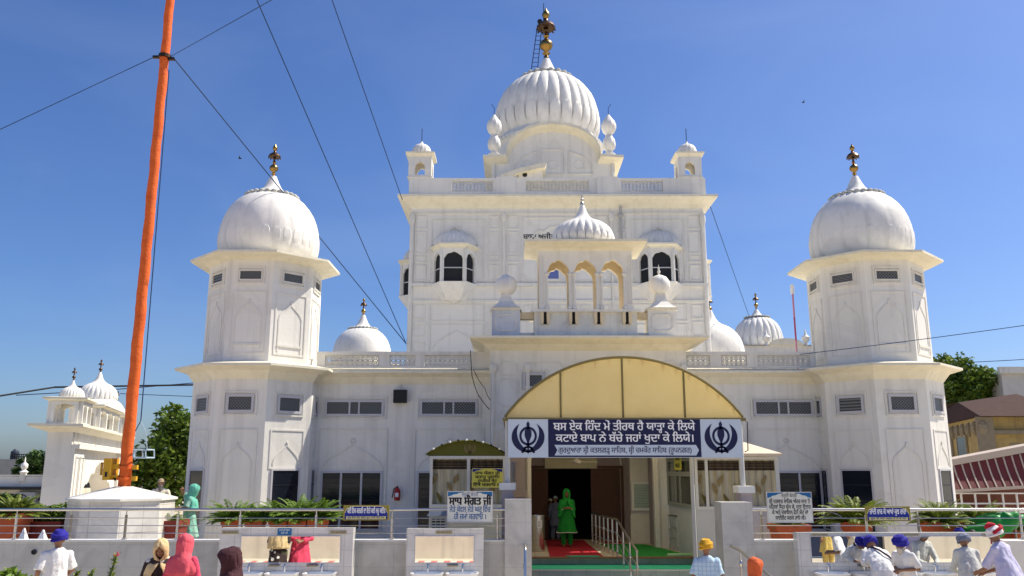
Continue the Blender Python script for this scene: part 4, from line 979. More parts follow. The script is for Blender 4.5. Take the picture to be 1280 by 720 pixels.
# ================================================================== FLAGPOLE ON ITS PLINTH
FY = 21.6; fx = PX(155, 607, FY)
ORA = mat('orange_cloth', (0.74, 0.135, 0.022), 0.75, var=0.8, scale=4, dark=(0.50, 0.065, 0.012), bump=0.8, bscale=14)
pl = thing('flagpole_plinth', 'marble clad octagonal plinth with a low pointed top under the orange flagpole', 'plinth', (fx, FY, PLAT))
zr_ = PZ(624, FY - 1.2)
a0 = RAD(22)
def o8(r, z): return [(fx + r*cos(a0 + k*pi/4), FY + r*sin(a0 + k*pi/4), z) for k in range(8)]
m = MB(); m.loft([o8(1.85, PLAT), o8(1.85, PLAT + 0.25)], PLINTHM); m.loft([o8(1.27, PLAT + 0.25), o8(1.22, zr_ - 0.06)], PLINTHM, True, True); m.build('body', pl)
m = MB(); m.loft([o8(1.23, zr_ - 0.06), o8(1.28, zr_ - 0.05), o8(1.28, zr_), o8(0.2, PZ(608, FY))], mat('plinth_top', (0.76, 0.74, 0.68), 0.5, var=0.4, scale=5)); m.build('cap', pl)
zb = PZ(609, FY)
fp = thing('flagpole', 'towering flagpole wrapped in orange cloth rising from the marble plinth', 'flagpole', (fx, FY, zb))
m = MB(); path, rad = [], []
for k in range(120):
    z = zb + k * 0.19; path.append((fx + 0.008*sin(k*0.9), FY, z)); rad.append(lerp(0.146, 0.095, k/120) * (1 + 0.035 * sin(k * 2.7) + 0.03 * sin(k * 1.13)))
m.tube(path, rad, ORA, 18); m.build('cloth_wrap', fp, 60)
YEL = mat('yellow_paint', (0.62, 0.33, 0.02), 0.5, var=0.4, scale=6)
for z in (PZ(600, FY), PZ(586, FY)):
    m = MB(); m.tube([(fx, FY, z), (fx, FY, z + 0.07)], 0.185, ORA, 18)
    for q in (-1, 1): m.box(fx + q*0.21 - 0.03, fx + q*0.21 + 0.06*q + 0.03, FY - 0.05, FY + 0.05, z - 0.02, z + 0.09, YEL)
    m.build('clamp_ring', fp)
m = MB(); q = lambda px, py: (PX(px, py, FY - 0.1), PZ(py, FY - 0.1))
a, b = q(131, 600), q(142, 573)
m.box(a[0], b[0] + 0.02, FY - 0.25, FY + 0.2, a[1], b[1], YEL); m.box(b[0] + 0.02, q(149, 590)[0], FY - 0.15, FY - 0.05, q(140, 580)[1] - 0.12, q(140, 580)[1], YEL); m.box(b[0] + 0.02, q(149, 590)[0], FY - 0.15, FY - 0.05, q(140, 597)[1], q(140, 594)[1], YEL)
m.box(a[0] + 0.06, b[0] - 0.05, FY - 0.262, FY - 0.251, q(0, 596)[1], q(0, 590)[1], SHADOWDK)
m.box(q(125, 590)[0], q(127, 590)[0], FY - 0.1, FY - 0.05, q(0, 594)[1], q(0, 578)[1], YEL); m.box(q(125, 590)[0], a[0], FY - 0.1, FY - 0.05, q(0, 580)[1], q(0, 578)[1], YEL); m.build('winch_box', fp)
zc = PZ(73, FY)
m = MB(); m.tube([(fx, FY, zc), (fx, FY, zc + 0.1)], 0.17, BRONZE, 14); m.box(fx - 0.32, fx - 0.1, FY - 0.05, FY + 0.03, zc, zc + 0.07, BRONZE); m.box(fx + 0.1, fx + 0.28, FY - 0.05, FY + 0.03, zc - 0.06, zc + 0.02, BRONZE); m.build('wire_collar', fp)
def wire(label, pts, r=0.012, sag=0.0, mt=CABLE, name='guy_wire', cat='cable', grp=None):
    P = []
    for a, b in zip(pts, pts[1:]):
        a, b = V(a), V(b)
        for k in range(13): t = k / 12; P.append(lerp(a, b, t) - V((0, 0, sag * 4 * t * (1 - t))))
    m = MB(); m.tube(P, r, mt, 6); return tag(m.build(name), label, cat, grp)
W_ = lambda px, py, Y: (PX(px, py, Y), Y, PZ(py, Y))
AN = W_(507, 428, 31.9)
wire('guy wire running from the flagpole collar down to the upper left of the sky', [(fx - 0.3, FY, zc + 0.04), W_(-60, 190, 19)], 0.011)
wire('guy wire running from the flagpole collar up towards the top right', [(fx + 0.17, FY, zc + 0.06), W_(400, -34, 13)], 0.009)
wire('guy wire from the flagpole collar slanting down past the left dome to the temple corner', [(fx + 0.28, FY, zc - 0.02), W_(508, 430, 31.8)], 0.017)
wire('steeper overhead wire ending at the temple corner, farther from the flagpole', [W_(408, -20, 17), W_(503, 250, 24), W_(510, 300, 40)][:2], 0.012)
wire('long overhead wire crossing above the left dome to the temple corner', [W_(308, -30, 19), AN], 0.016)
wire('halyard rope hanging beside the orange flagpole', [(fx + 0.2, FY - 0.1, PZ(90, FY)), W_(176, 526, FY - 0.1)], 0.014, name='rope', cat='rope')
m = MB(); a, b, c, d = W_(176, 526, FY - 0.1), W_(169, 539, FY - 0.1), W_(182, 539, FY - 0.1), W_(172, 532, FY - 0.1)
m.tube([a, b], 0.012, CABLE, 5); m.tube([a, c, W_(184, 562, FY - 0.1)], 0.012, mat('pale_blue_paint', (0.40, 0.52, 0.60), 0.5), 5)
p = [W_(167, 562, FY - 0.1), W_(182, 562, FY - 0.1), W_(182, 572, FY - 0.1), W_(167, 572, FY - 0.1)]
for i in range(4): m.tube([p[i], p[(i+1) % 4]], 0.02, MATS['pale_blue_paint'], 5)
back = [tuple(V(q) + V((0.05, 0.4, 0))) for q in p]
for i in range(4): m.tube([back[i], back[(i+1) % 4]], 0.02, MATS['pale_blue_paint'], 5); m.tube([p[i], back[i]], 0.02, MATS['pale_blue_paint'], 5)
tag(m.build('hoist_cage'), 'small pale blue open cage hanging on the rope by the flagpole', 'hoist')
wire('thick dark power line crossing behind the flagpole', [W_(-20, 498, 36), W_(68, 484, 38), W_(250, 481, 40)], 0.045, 0.0, BLACKP, 'power_line', 'power line')
wire('thin power line sagging below the thick one behind the flagpole', [W_(20, 494, 42), W_(130, 488, 43), W_(250, 478, 44)], 0.025, 0.0, CABLE, 'power_line', 'power line')
wire('lowest thin power line reaching the eave of the left tower', [W_(150, 492, 44), W_(250, 496, 45)], 0.02, 0.0, CABLE, 'power_line', 'power line')
wire('single power line crossing in front of the right octagonal tower', [W_(1000, 443, 23.5), W_(1300, 404, 21)], 0.010, 0.02, CABLE, 'power_line', 'power line')
wire('faint power line above the tree on the far right', [W_(1150, 455, 70), W_(1300, 448, 66)], 0.03, 0.05, CABLE, 'power_line', 'power line')
wire('guy wire on the right side of the main block descending to the rear domes', [W_(885, 250, 33), W_(938, 400, 55)], 0.016)
wire('loose black cable hanging from the porch eave', [W_(588, 438, 24), W_(590, 470, 24.2), W_(597, 492, 24.5), W_(612, 512, 24.5)], 0.012, 0.03, BLACKP, 'loose_cable')
wire('second loose cable looping on the porch corner', [W_(592, 462, 24), W_(606, 485, 24.4), W_(613, 500, 24.5)], 0.010, 0.05, BLACKP, 'loose_cable')

# ================================================================== CANOPY AND SIGN
SY = 18.0
cx0, cx1 = PX(631, 523, SY), PX(929, 523, SY); zt0, zp = PZ(522, SY), PZ(447, SY); cxc = (cx0 + cx1) / 2
YC = mat('yellow_canopy_cloth', (0.95, 0.87, 0.58), 0.8, var=0.5, scale=1.6, dark=(0.86, 0.75, 0.45), bump=0.6, bscale=3, trans=0.65)
YR = mat('yellow_canopy_roof', (0.84, 0.70, 0.38), 0.8, var=0.5, scale=1.6, dark=(0.70, 0.53, 0.25), bump=0.6, bscale=3, trans=0.5)
OLIVE = mat('olive_paint', (0.20, 0.16, 0.06), 0.6)
canopy = thing('entrance_canopy', 'arched yellow cloth canopy on a steel frame over the entrance steps', 'canopy', (cxc, SY + 2, PLAT))
hw = (cx1 - cx0) / 2
AR = [(cxc + hw * cos(pi - pi*k/40), zt0 + (zp - zt0) * sin(pi*k/40) ** 1.0) for k in range(41)]
arc2 = []
Rr = (hw*hw + (zp - zt0)**2) / (2 * (zp - zt0)); al = math.asin(min(1, hw / Rr))
AR = [(cxc + Rr * sin(lerp(-al, al, k/40)), zp - Rr + Rr * cos(lerp(-al, al, k/40))) for k in range(41)]
m = MB(); m.poly(AR, SY + 0.02, SY + 0.025, YC); m.build('front_cloth', canopy)
m = MB(); m.loft([[(x, y, z) for x, z in AR] for y in (SY + 0.03, SY + 6.0)], YR, False, False, False); m.build('roof_cloth', canopy, 40)
m = MB(); m.tube([(x, SY, z + 0.01) for x, z in AR], 0.03, OLIVE, 8); m.box(cx0 - 0.05, cx1 + 0.05, SY - 0.03, SY + 0.03, zt0 - 0.07, zt0 - 0.005, OLIVE)
for t in (0.235, 0.497, 0.757):
    x = lerp(cx0, cx1, t); z1 = zp - Rr + sqrt(max(Rr*Rr - (x - cxc)**2, 0)); m.box(x - 0.02, x + 0.02, SY - 0.005, SY + 0.018, zt0, z1, OLIVE)
for yy in (SY + 2, SY + 4, SY + 6): m.tube([(x, yy, z - 0.04) for x, z in AR], 0.025, OLIVE, 6)
for x in (cx0, cx1): m.box(x - 0.03, x + 0.03, SY + 0.031, SY + 6, zt0 - 0.07, zt0 - 0.005, OLIVE)
for k in range(16):
    x, z = AR[int(2 + k * 2.4)]; m.poly([(x - 0.04, z - 0.03), (x + 0.04, z - 0.03), (x + 0.01, z - 0.16), (x - 0.01, z - 0.16)], SY + 0.01, SY + 0.018, YC)
m.build('frame', canopy, 40)
POSTX = (cx0 + 0.06, cx1 - 0.07)
for x in POSTX:
    for yy in (SY + 0.06,):
        m = MB(); m.tube([(x, yy, 1.9), (x, yy, zt0 - 0.05)], 0.055, mat('pale_grey_paint', (0.50, 0.50, 0.48), 0.45), 12); m.build('post', canopy, 40)
m = MB(); m.tube([(cx1 - 0.95, SY + 0.9, 0.55), (cx1 - 0.95, SY + 0.9, zt0)], 0.045, MATS['pale_grey_paint'], 12); m.build('post', canopy, 40)
NAVY = mat('navy_print', (0.010, 0.012, 0.060), 0.45)
PALE = mat('pale_blue_print', (0.55, 0.63, 0.72), 0.45, var=0.4, scale=0.8, dark=(0.42, 0.52, 0.66))
WHT = mat('white_print', (0.85, 0.85, 0.85), 0.5)
SF = SY - 0.10
s0, s1, sz0, sz1 = PX(635, 547, SF), PX(927, 547, SF), PZ(572, SF), PZ(523.5, SF); sw, sh = s1 - s0, sz1 - sz0
sg = thing('name_board', 'long navy and pale blue board of white Gurmukhi verse with two sword emblems', 'sign board', ((s0+s1)/2, SF, sz0))
m = MB(); m.box(s0, s1, SF, SF + 0.06, sz0, sz1, PALE); xa, xb = s0 + sw*0.172, s1 - sw*0.175; m.box(xa, xb, SF - 0.004, SF - 0.0005, sz0 + 0.01, sz1 - 0.01, NAVY)
m.box(s0, s1, SF - 0.008, SF - 0.001, sz1 - 0.008, sz1 + 0.01, OLIVE)
ra, rb = xa + 0.16, xb - 0.14; zc = sz0 + sh*0.19; hh = sh*0.135
m.poly([(ra - 0.03, zc + hh), (ra + 0.03, zc), (ra - 0.03, zc - hh), (rb + 0.03, zc - hh), (rb + 0.09, zc), (rb + 0.03, zc + hh)], SF - 0.008, SF - 0.0045, PALE); m.build('panel', sg)
m = MB()
lettering(m, 'ਬਸ ਏਕ ਹਿੰਦ ਮੇਂ ਤੀਰਥ ਹੈ ਯਾਤ੍ਰਾ ਕੇ ਲਿਯੇ', (xa+xb)/2, sz0 + sh*0.70, 0.24, SF - 0.007, WHT, width=(xb-xa)*0.93, bold=0.028)
lettering(m, 'ਕਟਾਏ ਬਾਪ ਨੇ ਬੱਚੇ ਜਹਾਂ ਖੁਦਾ ਕੇ ਲਿਯੇ।', (xa+xb)/2, sz0 + sh*0.405, 0.235, SF - 0.007, WHT, width=(xb-xa)*0.90, bold=0.028)
lettering(m, 'ਗੁਰਦੁਆਰਾ ਸ੍ਰੀ ਕਤਲਗੜ੍ਹ ਸਾਹਿਬ, ਸ੍ਰੀ ਚਮਕੌਰ ਸਾਹਿਬ (ਰੂਪਨਗਰ)', (xa+xb)/2, sz0 + sh*0.125, 0.16, SF - 0.0105, NAVY, width=(rb-ra)*0.96, bold=0.025)
m.build('lettering', sg, fix=False)
for x in (s0 + sw*0.086, s1 - sw*0.088):
    m = MB(); khanda(m, x, sz0 + sh*0.5, sh*0.44, SF - 0.006, NAVY); m.build('emblem', sg)

# ================================================================== FRONT WALL, GATE PILLARS, RAILINGS
WY = 17.2; wz = PZ(675, WY)
def parapet(x0, x1, label):
    m = MB(); m.box(x0, x1, WY, WY + 0.25, 0, wz - 0.03, MARBLE); m.box(x0, x1, WY - 0.02, WY + 0.27, wz - 0.03, wz, mat('wall_coping', (0.74, 0.74, 0.72), 0.5, var=0.3, scale=6))
    return tag(m.build('marble_wall'), label, 'wall')
gp = {}
for q, (px0, px1, py, lab) in enumerate(((631, 664.5, 624, 'left marble gate pillar beside the steel bin'), (904, 943, 628, 'right marble gate pillar beside the man in the yellow turban'))):
    x0, x1 = PX(px0, 680, WY - 0.1), PX(px1, 680, WY - 0.1); z = PZ(py, WY - 0.1); gp[q] = (x0, x1, z)
    t = thing('gate_pillar', lab, 'pillar', ((x0+x1)/2, WY + 0.2, 0), 'marble gate pillars at the steps')
    m = MB(); m.box(x0, x1, WY - 0.1, WY + 0.5, 0, z, MARBLE); m.build('shaft', t)
    xc = POSTX[q]; m = MB(); m.box(xc - 0.12, xc + 0.12, WY + 0.62, WY + 0.98, PLAT, z + 0.16, LAV); m.box(xc - 0.17, xc + 0.17, WY + 0.58, WY + 1.02, z + 0.162, z + 0.30, TRIM); m.build('capital', t)
parapet(-16, gp[0][0], 'long grey marble parapet wall on the left of the entrance steps')
parapet(gp[1][1], 16, 'grey marble parapet wall on the right of the entrance steps')
m = MB(T(PX(43, 690, WY), WY, PZ(690, WY)) @ Matrix.Rotation(pi/2, 4, 'X')); m.lathe([(0.03, 0.001), (0.05, 0.001), (0.05, 0.03), (0.035, 0.03), (0.03, 0.002)], (0, 0, 0), mat('dark_plastic', (0.05,)*3), 16); tag(m.build('drain_outlet'), 'round dark drain outlet in the marble parapet wall', 'drain')
RY = WY + 0.13; rz = PZ(637, RY)
def railing(x0, x1, posts, label, dark):
    t = thing('steel_railing', label, 'railing', ((x0+x1)/2, RY, wz), 'steel railings on the parapet walls')
    m = MB(); m.tube([(x0, RY, rz), (x1, RY, rz)], 0.028, STEEL, 10); m.build('top_rail', t, 40)
    for k in range(3):
        z = lerp(wz, rz, (k + 1) / 4) - 0.02; m = MB(); m.tube([(x0, RY - 0.03, z), (x1, RY - 0.03, z)], 0.009, STEEL, 6); m.build('cross_wire', t, 40)
    for i, px in enumerate(posts):
        x = PX(px, 655, RY); m = MB(); m.tube([(x, RY, wz), (x, RY, wz + 0.03)], 0.05, STEEL, 10); m.tube([(x, RY, wz + 0.02), (x, RY, rz - 0.1)], 0.026, BRASSTEEL if i in dark else STEEL, 10); m.tube([(x, RY, rz - 0.1), (x, RY, rz)], 0.012, STEEL, 6); m.build('post', t, 40)
railing(-15, gp[0][0], (20, 88, 157, 222, 300, 395, 490, 622), 'steel railing along the left parapet in front of the potted palms', (1, 2))
railing(gp[1][1], 14, (952, 1083, 1148, 1276), 'steel railing along the right parapet in front of the potted palms', (0, 2))

def rod_rail(label, p0, p1, n, parts, down=None, group='steel handrails at the entrance'):
    t = thing('handrail', label, 'handrail', tuple(V(p0)), group)
    h = 0.92; a, b = V(p0), V(p1); up = V((0, 0, 1))
    m = MB(); path = [a + up*h, b + up*h] + ([V(down) + up*h] if down else []); m.tube(path, 0.028, STEEL, 10); m.build('top_rail', t, 40)
    for k in range(2):
        z = h * (0.35 + 0.3*k); m = MB(); m.tube([p - up*(h - z) for p in path], 0.012, STEEL, 8); m.build('cross_wire', t, 40)
    P = [lerp(a, b, k/(n-1)) for k in range(n)]
    if down: P += [lerp(b, V(down), k/3) for k in (1, 2, 3)]
    for p in P:
        m = MB(); m.tube([p, p + up*h], 0.022, STEEL, 8); m.ball(p + up*h*0.62, (0.035, 0.035, 0.06), STEEL, 8, 6); m.ball(p + up*h*0.15, (0.035, 0.035, 0.05), STEEL, 8, 6); m.build('baluster', t, 40)
rod_rail('steel handrail down the middle of the entrance steps beside the red carpet', (PX(741, 690, 25.2), 25.2, PLAT), (PX(772, 697, 21.95), 21.95, PLAT), 7, 1, (PX(797, 715, 19.5), 19.5, 0.0))
rod_rail('steel handrail in front of the curtained glass kiosk, on the right of the carpet', (PX(838, 690, 24.0), 24.0, PLAT), (PX(893, 690, 21.6), 21.6, PLAT), 6, 1)
def grab(label, x, y0, zt):
    m = MB(); m.tube([(x, y0 + 0.6, zt - 0.0), (x, y0, zt), (x, y0 - 0.05, zt - 0.05), (x, y0 - 0.06, zt - 1.2)], 0.028, STEEL, 10); m.tube([(x, y0 + 0.3, zt - 0.02), (x, y0 + 0.3, 0)], 0.02, STEEL, 8)
    m.ball((x, y0 + 0.3, zt - 0.35), (0.035, 0.035, 0.06), STEEL); tag(m.build('grab_rail', None, 40), label, 'handrail')
grab('steel grab rail on the face of the left gate pillar', PX(656, 690, WY - 0.35), WY - 0.7, PZ(684, WY - 0.5))
m = MB(); x = PX(926, 700, WY - 0.5); y = WY - 0.5
m.tube([(x - 0.1, y + 0.3, PZ(684, y)), (x, y, PZ(688, y)), (x + 0.28, y - 1.4, PZ(712, y - 1.0) - 0.2)], 0.03, STEEL, 10); m.tube([(x, y, PZ(688, y)), (x, y, 0)], 0.022, STEEL, 8); m.ball((x, y, 0.95), (0.04, 0.04, 0.07), STEEL)
tag(m.build('grab_rail', None, 40), 'sloping steel grab rail by the right gate pillar above the orange scarf', 'handrail')

# carpets, mats
def sheet(name, pts, z, mt, label, cat, th=0.012):
    m = MB(); m.slab(pts, z, z + th, mt); return tag(m.build(name), label, cat)
RED = mat('red_carpet', (0.42, 0.018, 0.035), 0.95, var=0.5, scale=4, dark=(0.30, 0.012, 0.025), bump=0.5, bscale=80)
GRN = mat('green_carpet', (0.03, 0.33, 0.06), 0.95, var=0.5, scale=4, dark=(0.02, 0.22, 0.04), bump=0.5, bscale=80)
sheet('carpet', [(0.95, 21.98), (2.30, 21.98), (2.22, 27.1), (1.05, 27.1)], PLAT + 0.004, RED, 'long red carpet leading from the steps to the dark doorway', 'carpet')
sheet('carpet', [(2.85, 22.1), (4.62, 22.1), (3.9, 25.6), (2.60, 25.8)], PLAT + 0.004, GRN, 'bright green carpet lying between the handrails', 'carpet')
m = MB(); m.tube([(3.9, 22.02, PLAT + 0.05), (4.7, 22.1, PLAT + 0.06)], 0.045, mat('pale_green_edge', (0.35, 0.62, 0.3), 0.9), 8); tag(m.build('rolled_edge'), 'rolled up pale green carpet edge at the step', 'carpet roll')
sheet('mat', [(PX(755, 676, 26.6), 26.0), (PX(775, 676, 26.6), 26.0), (PX(775, 676, 26.6), 26.7), (PX(750, 676, 26.6), 26.7)], PLAT + 0.004, RED, 'small red mat behind the middle handrail', 'mat')
BRN = mat('brown_coir', (0.24, 0.12, 0.07), 0.95, var=0.7, scale=8)
sheet('mat', [(0.5, 21.62), (4.6, 21.66), (4.55, 21.96), (0.5, 21.93)], PLAT + 0.006, BRN, 'brown coir mat strip along the top step edge', 'mat', 0.02)
sheet('mat', [(1.45, 21.70), (2.2, 21.72), (2.15, 22.05), (1.35, 22.0)], PLAT + 0.03, mat('jade_cloth', (0.05, 0.36, 0.22), 0.9), 'crumpled jade green cloth on the brown mat', 'mat', 0.015)
JADE = mat('jade_runner', (0.07, 0.66, 0.36), 0.9, var=0.5, scale=3)
sheet('step_runner', [(0.45, 20.83), (4.6, 20.83), (4.6, 21.80), (0.45, 21.80)], 0.372 + 0.022, JADE, 'jade green runner on the second step down', 'runner', 0.01)
m = MB(); xb_, yb_ = PX(672, 665, 23.6), 23.6; r = 0.185
m.lathe([(r*0.96, 0), (r, 0.02), (r, 0.9), (r*1.04, 0.905), (r*1.04, 0.94), (r*0.9, 0.94), (r*0.88, 0.88)], (xb_, yb_, PLAT), STEEL, 40)
m.M = T(xb_ + 0.05, yb_ - r - 0.006, PLAT + 0.62); m.box(-0.065, 0.065, 0.0, 0.004, 0, 0.2, mat('white_paper', (0.8, 0.8, 0.78), 0.7))
for i in range(3): m.box(-0.045, 0.04, -0.002, -0.0005, 0.04 + 0.05*i, 0.06 + 0.05*i, mat('grey_print', (0.3, 0.3, 0.32), 0.7))
tag(m.build('litter_bin', None, 40), 'tall stainless steel litter bin beside the red carpet', 'bin')

# ================================================================== WASHING STATIONS
CERAM = mat('white_ceramic', (0.82, 0.82, 0.80), 0.15, coat=0.4)
MIRROR = mat('mirror_glass', (0.86, 0.88, 0.88), 0.01, 1.0)
CHROME = mat('chrome', (0.7, 0.7, 0.7), 0.12, 1.0)
PLATE = mat('brass_plate', (0.42, 0.36, 0.22), 0.5, var=0.4, scale=30)
WS = 16.7
def wash(px0, px1, py, mx0, mx1, basins, label, plates, glen):
    x0, x1 = PX(px0, 680, WS), PX(px1, 680, WS); z1 = PZ(py, WS)
    t = thing('wash_station', label, 'wash station', ((x0+x1)/2, WS + 0.12, 0), 'mirrored washing stations along the wall')
    m = MB(); m.box(x0, x1, WS, WS + 0.24, 0, z1, TILEW); m.build('tiled_wall', t)
    a, b = PX(mx0, 687, WS), PX(mx1, 687, WS); c, d = PZ(703, WS), PZ(670.5, WS)
    m = MB(); m.frame(a - 0.015, b + 0.015, c - 0.015, d + 0.015, 0.015, WS - 0.016, WS - 0.001, FRAMEG); o = m.build('mirror', t)
    m = MB(); m.box(a, b, WS - 0.008, WS - 0.001, c, d, MIRROR); m.build('glass', o)
    for px in basins:
        xc = PX(px, 714, WS - 0.25); zt = 0.82
        m = MB(T(xc, WS - 0.26, 0))
        def rr(w, dd, z, n=24): return [(w * (abs(cos(2*pi*k/n)) ** 0.55) * (1 if cos(2*pi*k/n) > 0 else -1), dd * (abs(sin(2*pi*k/n)) ** 0.55) * (1 if sin(2*pi*k/n) > 0 else -1), z) for k in range(n)]
        m.loft([rr(0.10, 0.08, 0.50), rr(0.20, 0.17, 0.62), rr(0.29, 0.24, zt - 0.06), rr(0.31, 0.255, zt), rr(0.27, 0.21, zt), rr(0.20, 0.16, zt - 0.10), rr(0.05, 0.05, zt - 0.13)], CERAM); o = m.build('basin', t, 50)
        m = MB(); m.tube([(xc, WS - 0.07, zt), (xc, WS - 0.07, zt + 0.09), (xc, WS - 0.10, zt + 0.12), (xc, WS - 0.17, zt + 0.10), (xc, WS - 0.18, zt + 0.06)], 0.013, CHROME, 8); m.ball((xc, WS - 0.07, zt + 0.12), (0.03, 0.02, 0.02), CHROME); m.build('tap', o, 40)
    for px in plates[0]:
        xc, zc = PX(px, 664, WS), PZ(665.5, WS) if py < 663 else PZ(669, WS); m = MB(); m.box(xc - 0.16, xc + 0.16, WS - 0.012, WS - 0.001, zc - 0.03, zc + 0.035, PLATE)
        lettering(m, 'ਕਿਰਪਾ ਕਰਕੇ ਸਫਾਈ ਰੱਖੋ', xc, zc - 0.012, 0.04, WS - 0.013, BLACKP, width=0.27); m.build('name_plate', t)
    for px in plates[1]:
        xc, zc = PX(px, 706, WS), PZ(706.5, WS); m = MB(); m.box(xc - 0.10, xc + 0.10, WS - 0.10, WS - 0.001, zc - 0.012, zc + 0.012, mat('dull_bronze', (0.25, 0.22, 0.16), 0.4, 0.7)); m.build('soap_dish', t)
    return t
wash(274, 441, 660, 301, 425, (308, 353, 400), 'wide mirrored washing station below the potted palms by the left tower', ((288, 423), (343, 391)), 0)
wash(508, 604, 661, 519, 592, (534, 578), 'narrow washing station with a small mirror left of the gate pillar', ((555,), (566,)), 0)
wash(997, 1250, 666, 1014, 1241, (1040, 1085, 1130, 1175, 1220), 'longest washing station with men washing at its basins', ((1024, 1138, 1238), (1078,)), 0)
xr = PX(1252, 676, 16.9)
m = MB(); m.box(xr, xr + 4, 16.75, 16.99, 0, PZ(676, 16.75), mat('cream_coping', (0.78, 0.75, 0.66), 0.6, var=0.3, scale=3)); tag(m.build('low_wall'), 'low cream wall running off beyond the longest washing station', 'wall')

# ================================================================== SIGNS ON THE RAILING
def board(name, px0, px1, py0, py1, Y, label, face, cat='sign'):
    x0, x1, z0, z1 = PX(px0, (py0+py1)/2, Y), PX(px1, (py0+py1)/2, Y), PZ(py1, Y), PZ(py0, Y)
    t = thing(name, label, cat, ((x0+x1)/2, Y, z0)); m = MB(); m.box(x0, x1, Y, Y + 0.025, z0, z1, face)
    return t, m, x0, x1, z0, z1, Y
CREAMB = mat('cream_board_paint', (0.70, 0.70, 0.62), 0.5, var=0.3, scale=5)
BLUEP = mat('sign_blue', (0.015, 0.13, 0.32), 0.45)
ROYAL = mat('royal_blue', (0.012, 0.028, 0.26), 0.45)
OLG = mat('olive_gold', (0.30, 0.25, 0.05), 0.6, var=0.4, scale=14)
INK = mat('black_ink', (0.012, 0.012, 0.02), 0.6)
BINK = mat('blue_ink', (0.03, 0.11, 0.30), 0.6)
GYEL = mat('yellow_board_paint', (0.62, 0.58, 0.10), 0.5)
PYEL = mat('pale_yellow', (0.72, 0.64, 0.25), 0.6)
def scallop_head(m, x0, x1, z0, z1, y, mt, drop):   # coloured corners with a scalloped inner edge
    n = 24; zc = z1
    for q in (0, 1):
        pts = []
        w = (x1 - x0) * 0.40
        for k in range(n + 1):
            t = k / n; zz = z1 - drop * (1 - t ** 0.8) - drop * 0.10 * abs(sin(t * pi * 3)); pts.append((t * w, min(zz, z1 - 0.004)))
        P = [(x0 + a, b) for a, b in pts] if q == 0 else [(x1 - a, b) for a, b in pts]
        for (a, za), (b, zb) in zip(P, P[1:]): m.poly([(a, za), (b, zb), (b, z1 - 0.003), (a, z1 - 0.003)], y - 0.003, y - 0.0005, mt)
t, m, x0, x1, z0, z1, Y = board('notice_sign', 559, 616, 614, 653, 17.0, 'cream Gurmukhi notice with blue scalloped corners and bold black heading', CREAMB); h = z1 - z0; w = x1 - x0; xc = (x0+x1)/2
scallop_head(m, x0 + 0.01, x1 - 0.01, z0, z1, Y, BLUEP, h*0.17); m.frame(x0, x1, z0, z1, 0.012, Y - 0.006, Y - 0.001, FRAMEG); m.build('panel', t)
m = MB(); lettering(m, 'ਜ਼ਰੂਰੀ ਬੇਨਤੀ', xc, z0 + h*0.84, 0.10, Y - 0.004, BINK, width=w*0.36)
lettering(m, 'ਸਾਧ ਸੰਗਤ ਜੀ', xc, z0 + h*0.56, 0.21, Y - 0.004, INK, width=w*0.92, bold=0.07)
lettering(m, 'ਜੋੜੇ ਕੇਵਲ ਜੋੜੇ ਘਰ ਵਿੱਚ', xc, z0 + h*0.33, 0.155, Y - 0.004, BINK, width=w*0.90, bold=0.03)
lettering(m, 'ਹੀ ਜਮਾਂ ਕਰਵਾਓ ।', xc, z0 + h*0.10, 0.155, Y - 0.004, BINK, width=w*0.70, bold=0.03); m.build('lettering', t, fix=False)
t, m, x0, x1, z0, z1, Y = board('notice_sign', 959, 1015.5, 615, 653.5, 17.0, 'cream Gurmukhi notice of four black lines hung over a terracotta pot', CREAMB); h = z1 - z0; w = x1 - x0; xc = (x0+x1)/2
scallop_head(m, x0 + 0.01, x1 - 0.01, z0, z1, Y, BLUEP, h*0.2); m.frame(x0, x1, z0, z1, 0.012, Y - 0.006, Y - 0.001, FRAMEG); m.build('panel', t)
m = MB(); lettering(m, 'ਜ਼ਰੂਰੀ ਬੇਨਤੀ', xc, z0 + h*0.83, 0.10, Y - 0.004, INK, width=w*0.34)
for i, (s, k) in enumerate((('ਸ੍ਰੀ ਦਰਬਾਰ ਸਾਹਿਬ ਅੰਦਰ ਜਾਣ ਤੋਂ', 0.90), ('ਪਹਿਲਾਂ ਸਿਰ ਢੱਕ ਕੇ, ਜੂਤਾ ਉਤਾਰ', 0.92), ('ਕੇ ਅਤੇ ਮੋਬਾਇਲ ਫੋਨ ਬੰਦ ਜਾਂ', 0.80), ('ਸਾਈਲੈਂਟ ਕਰਕੇ ਜਾਓ ਜੀ।', 0.66))): lettering(m, s, xc, z0 + h*(0.63 - 0.178*i), 0.108, Y - 0.004, INK, width=w*k, bold=0.03)
m.build('lettering', t, fix=False)
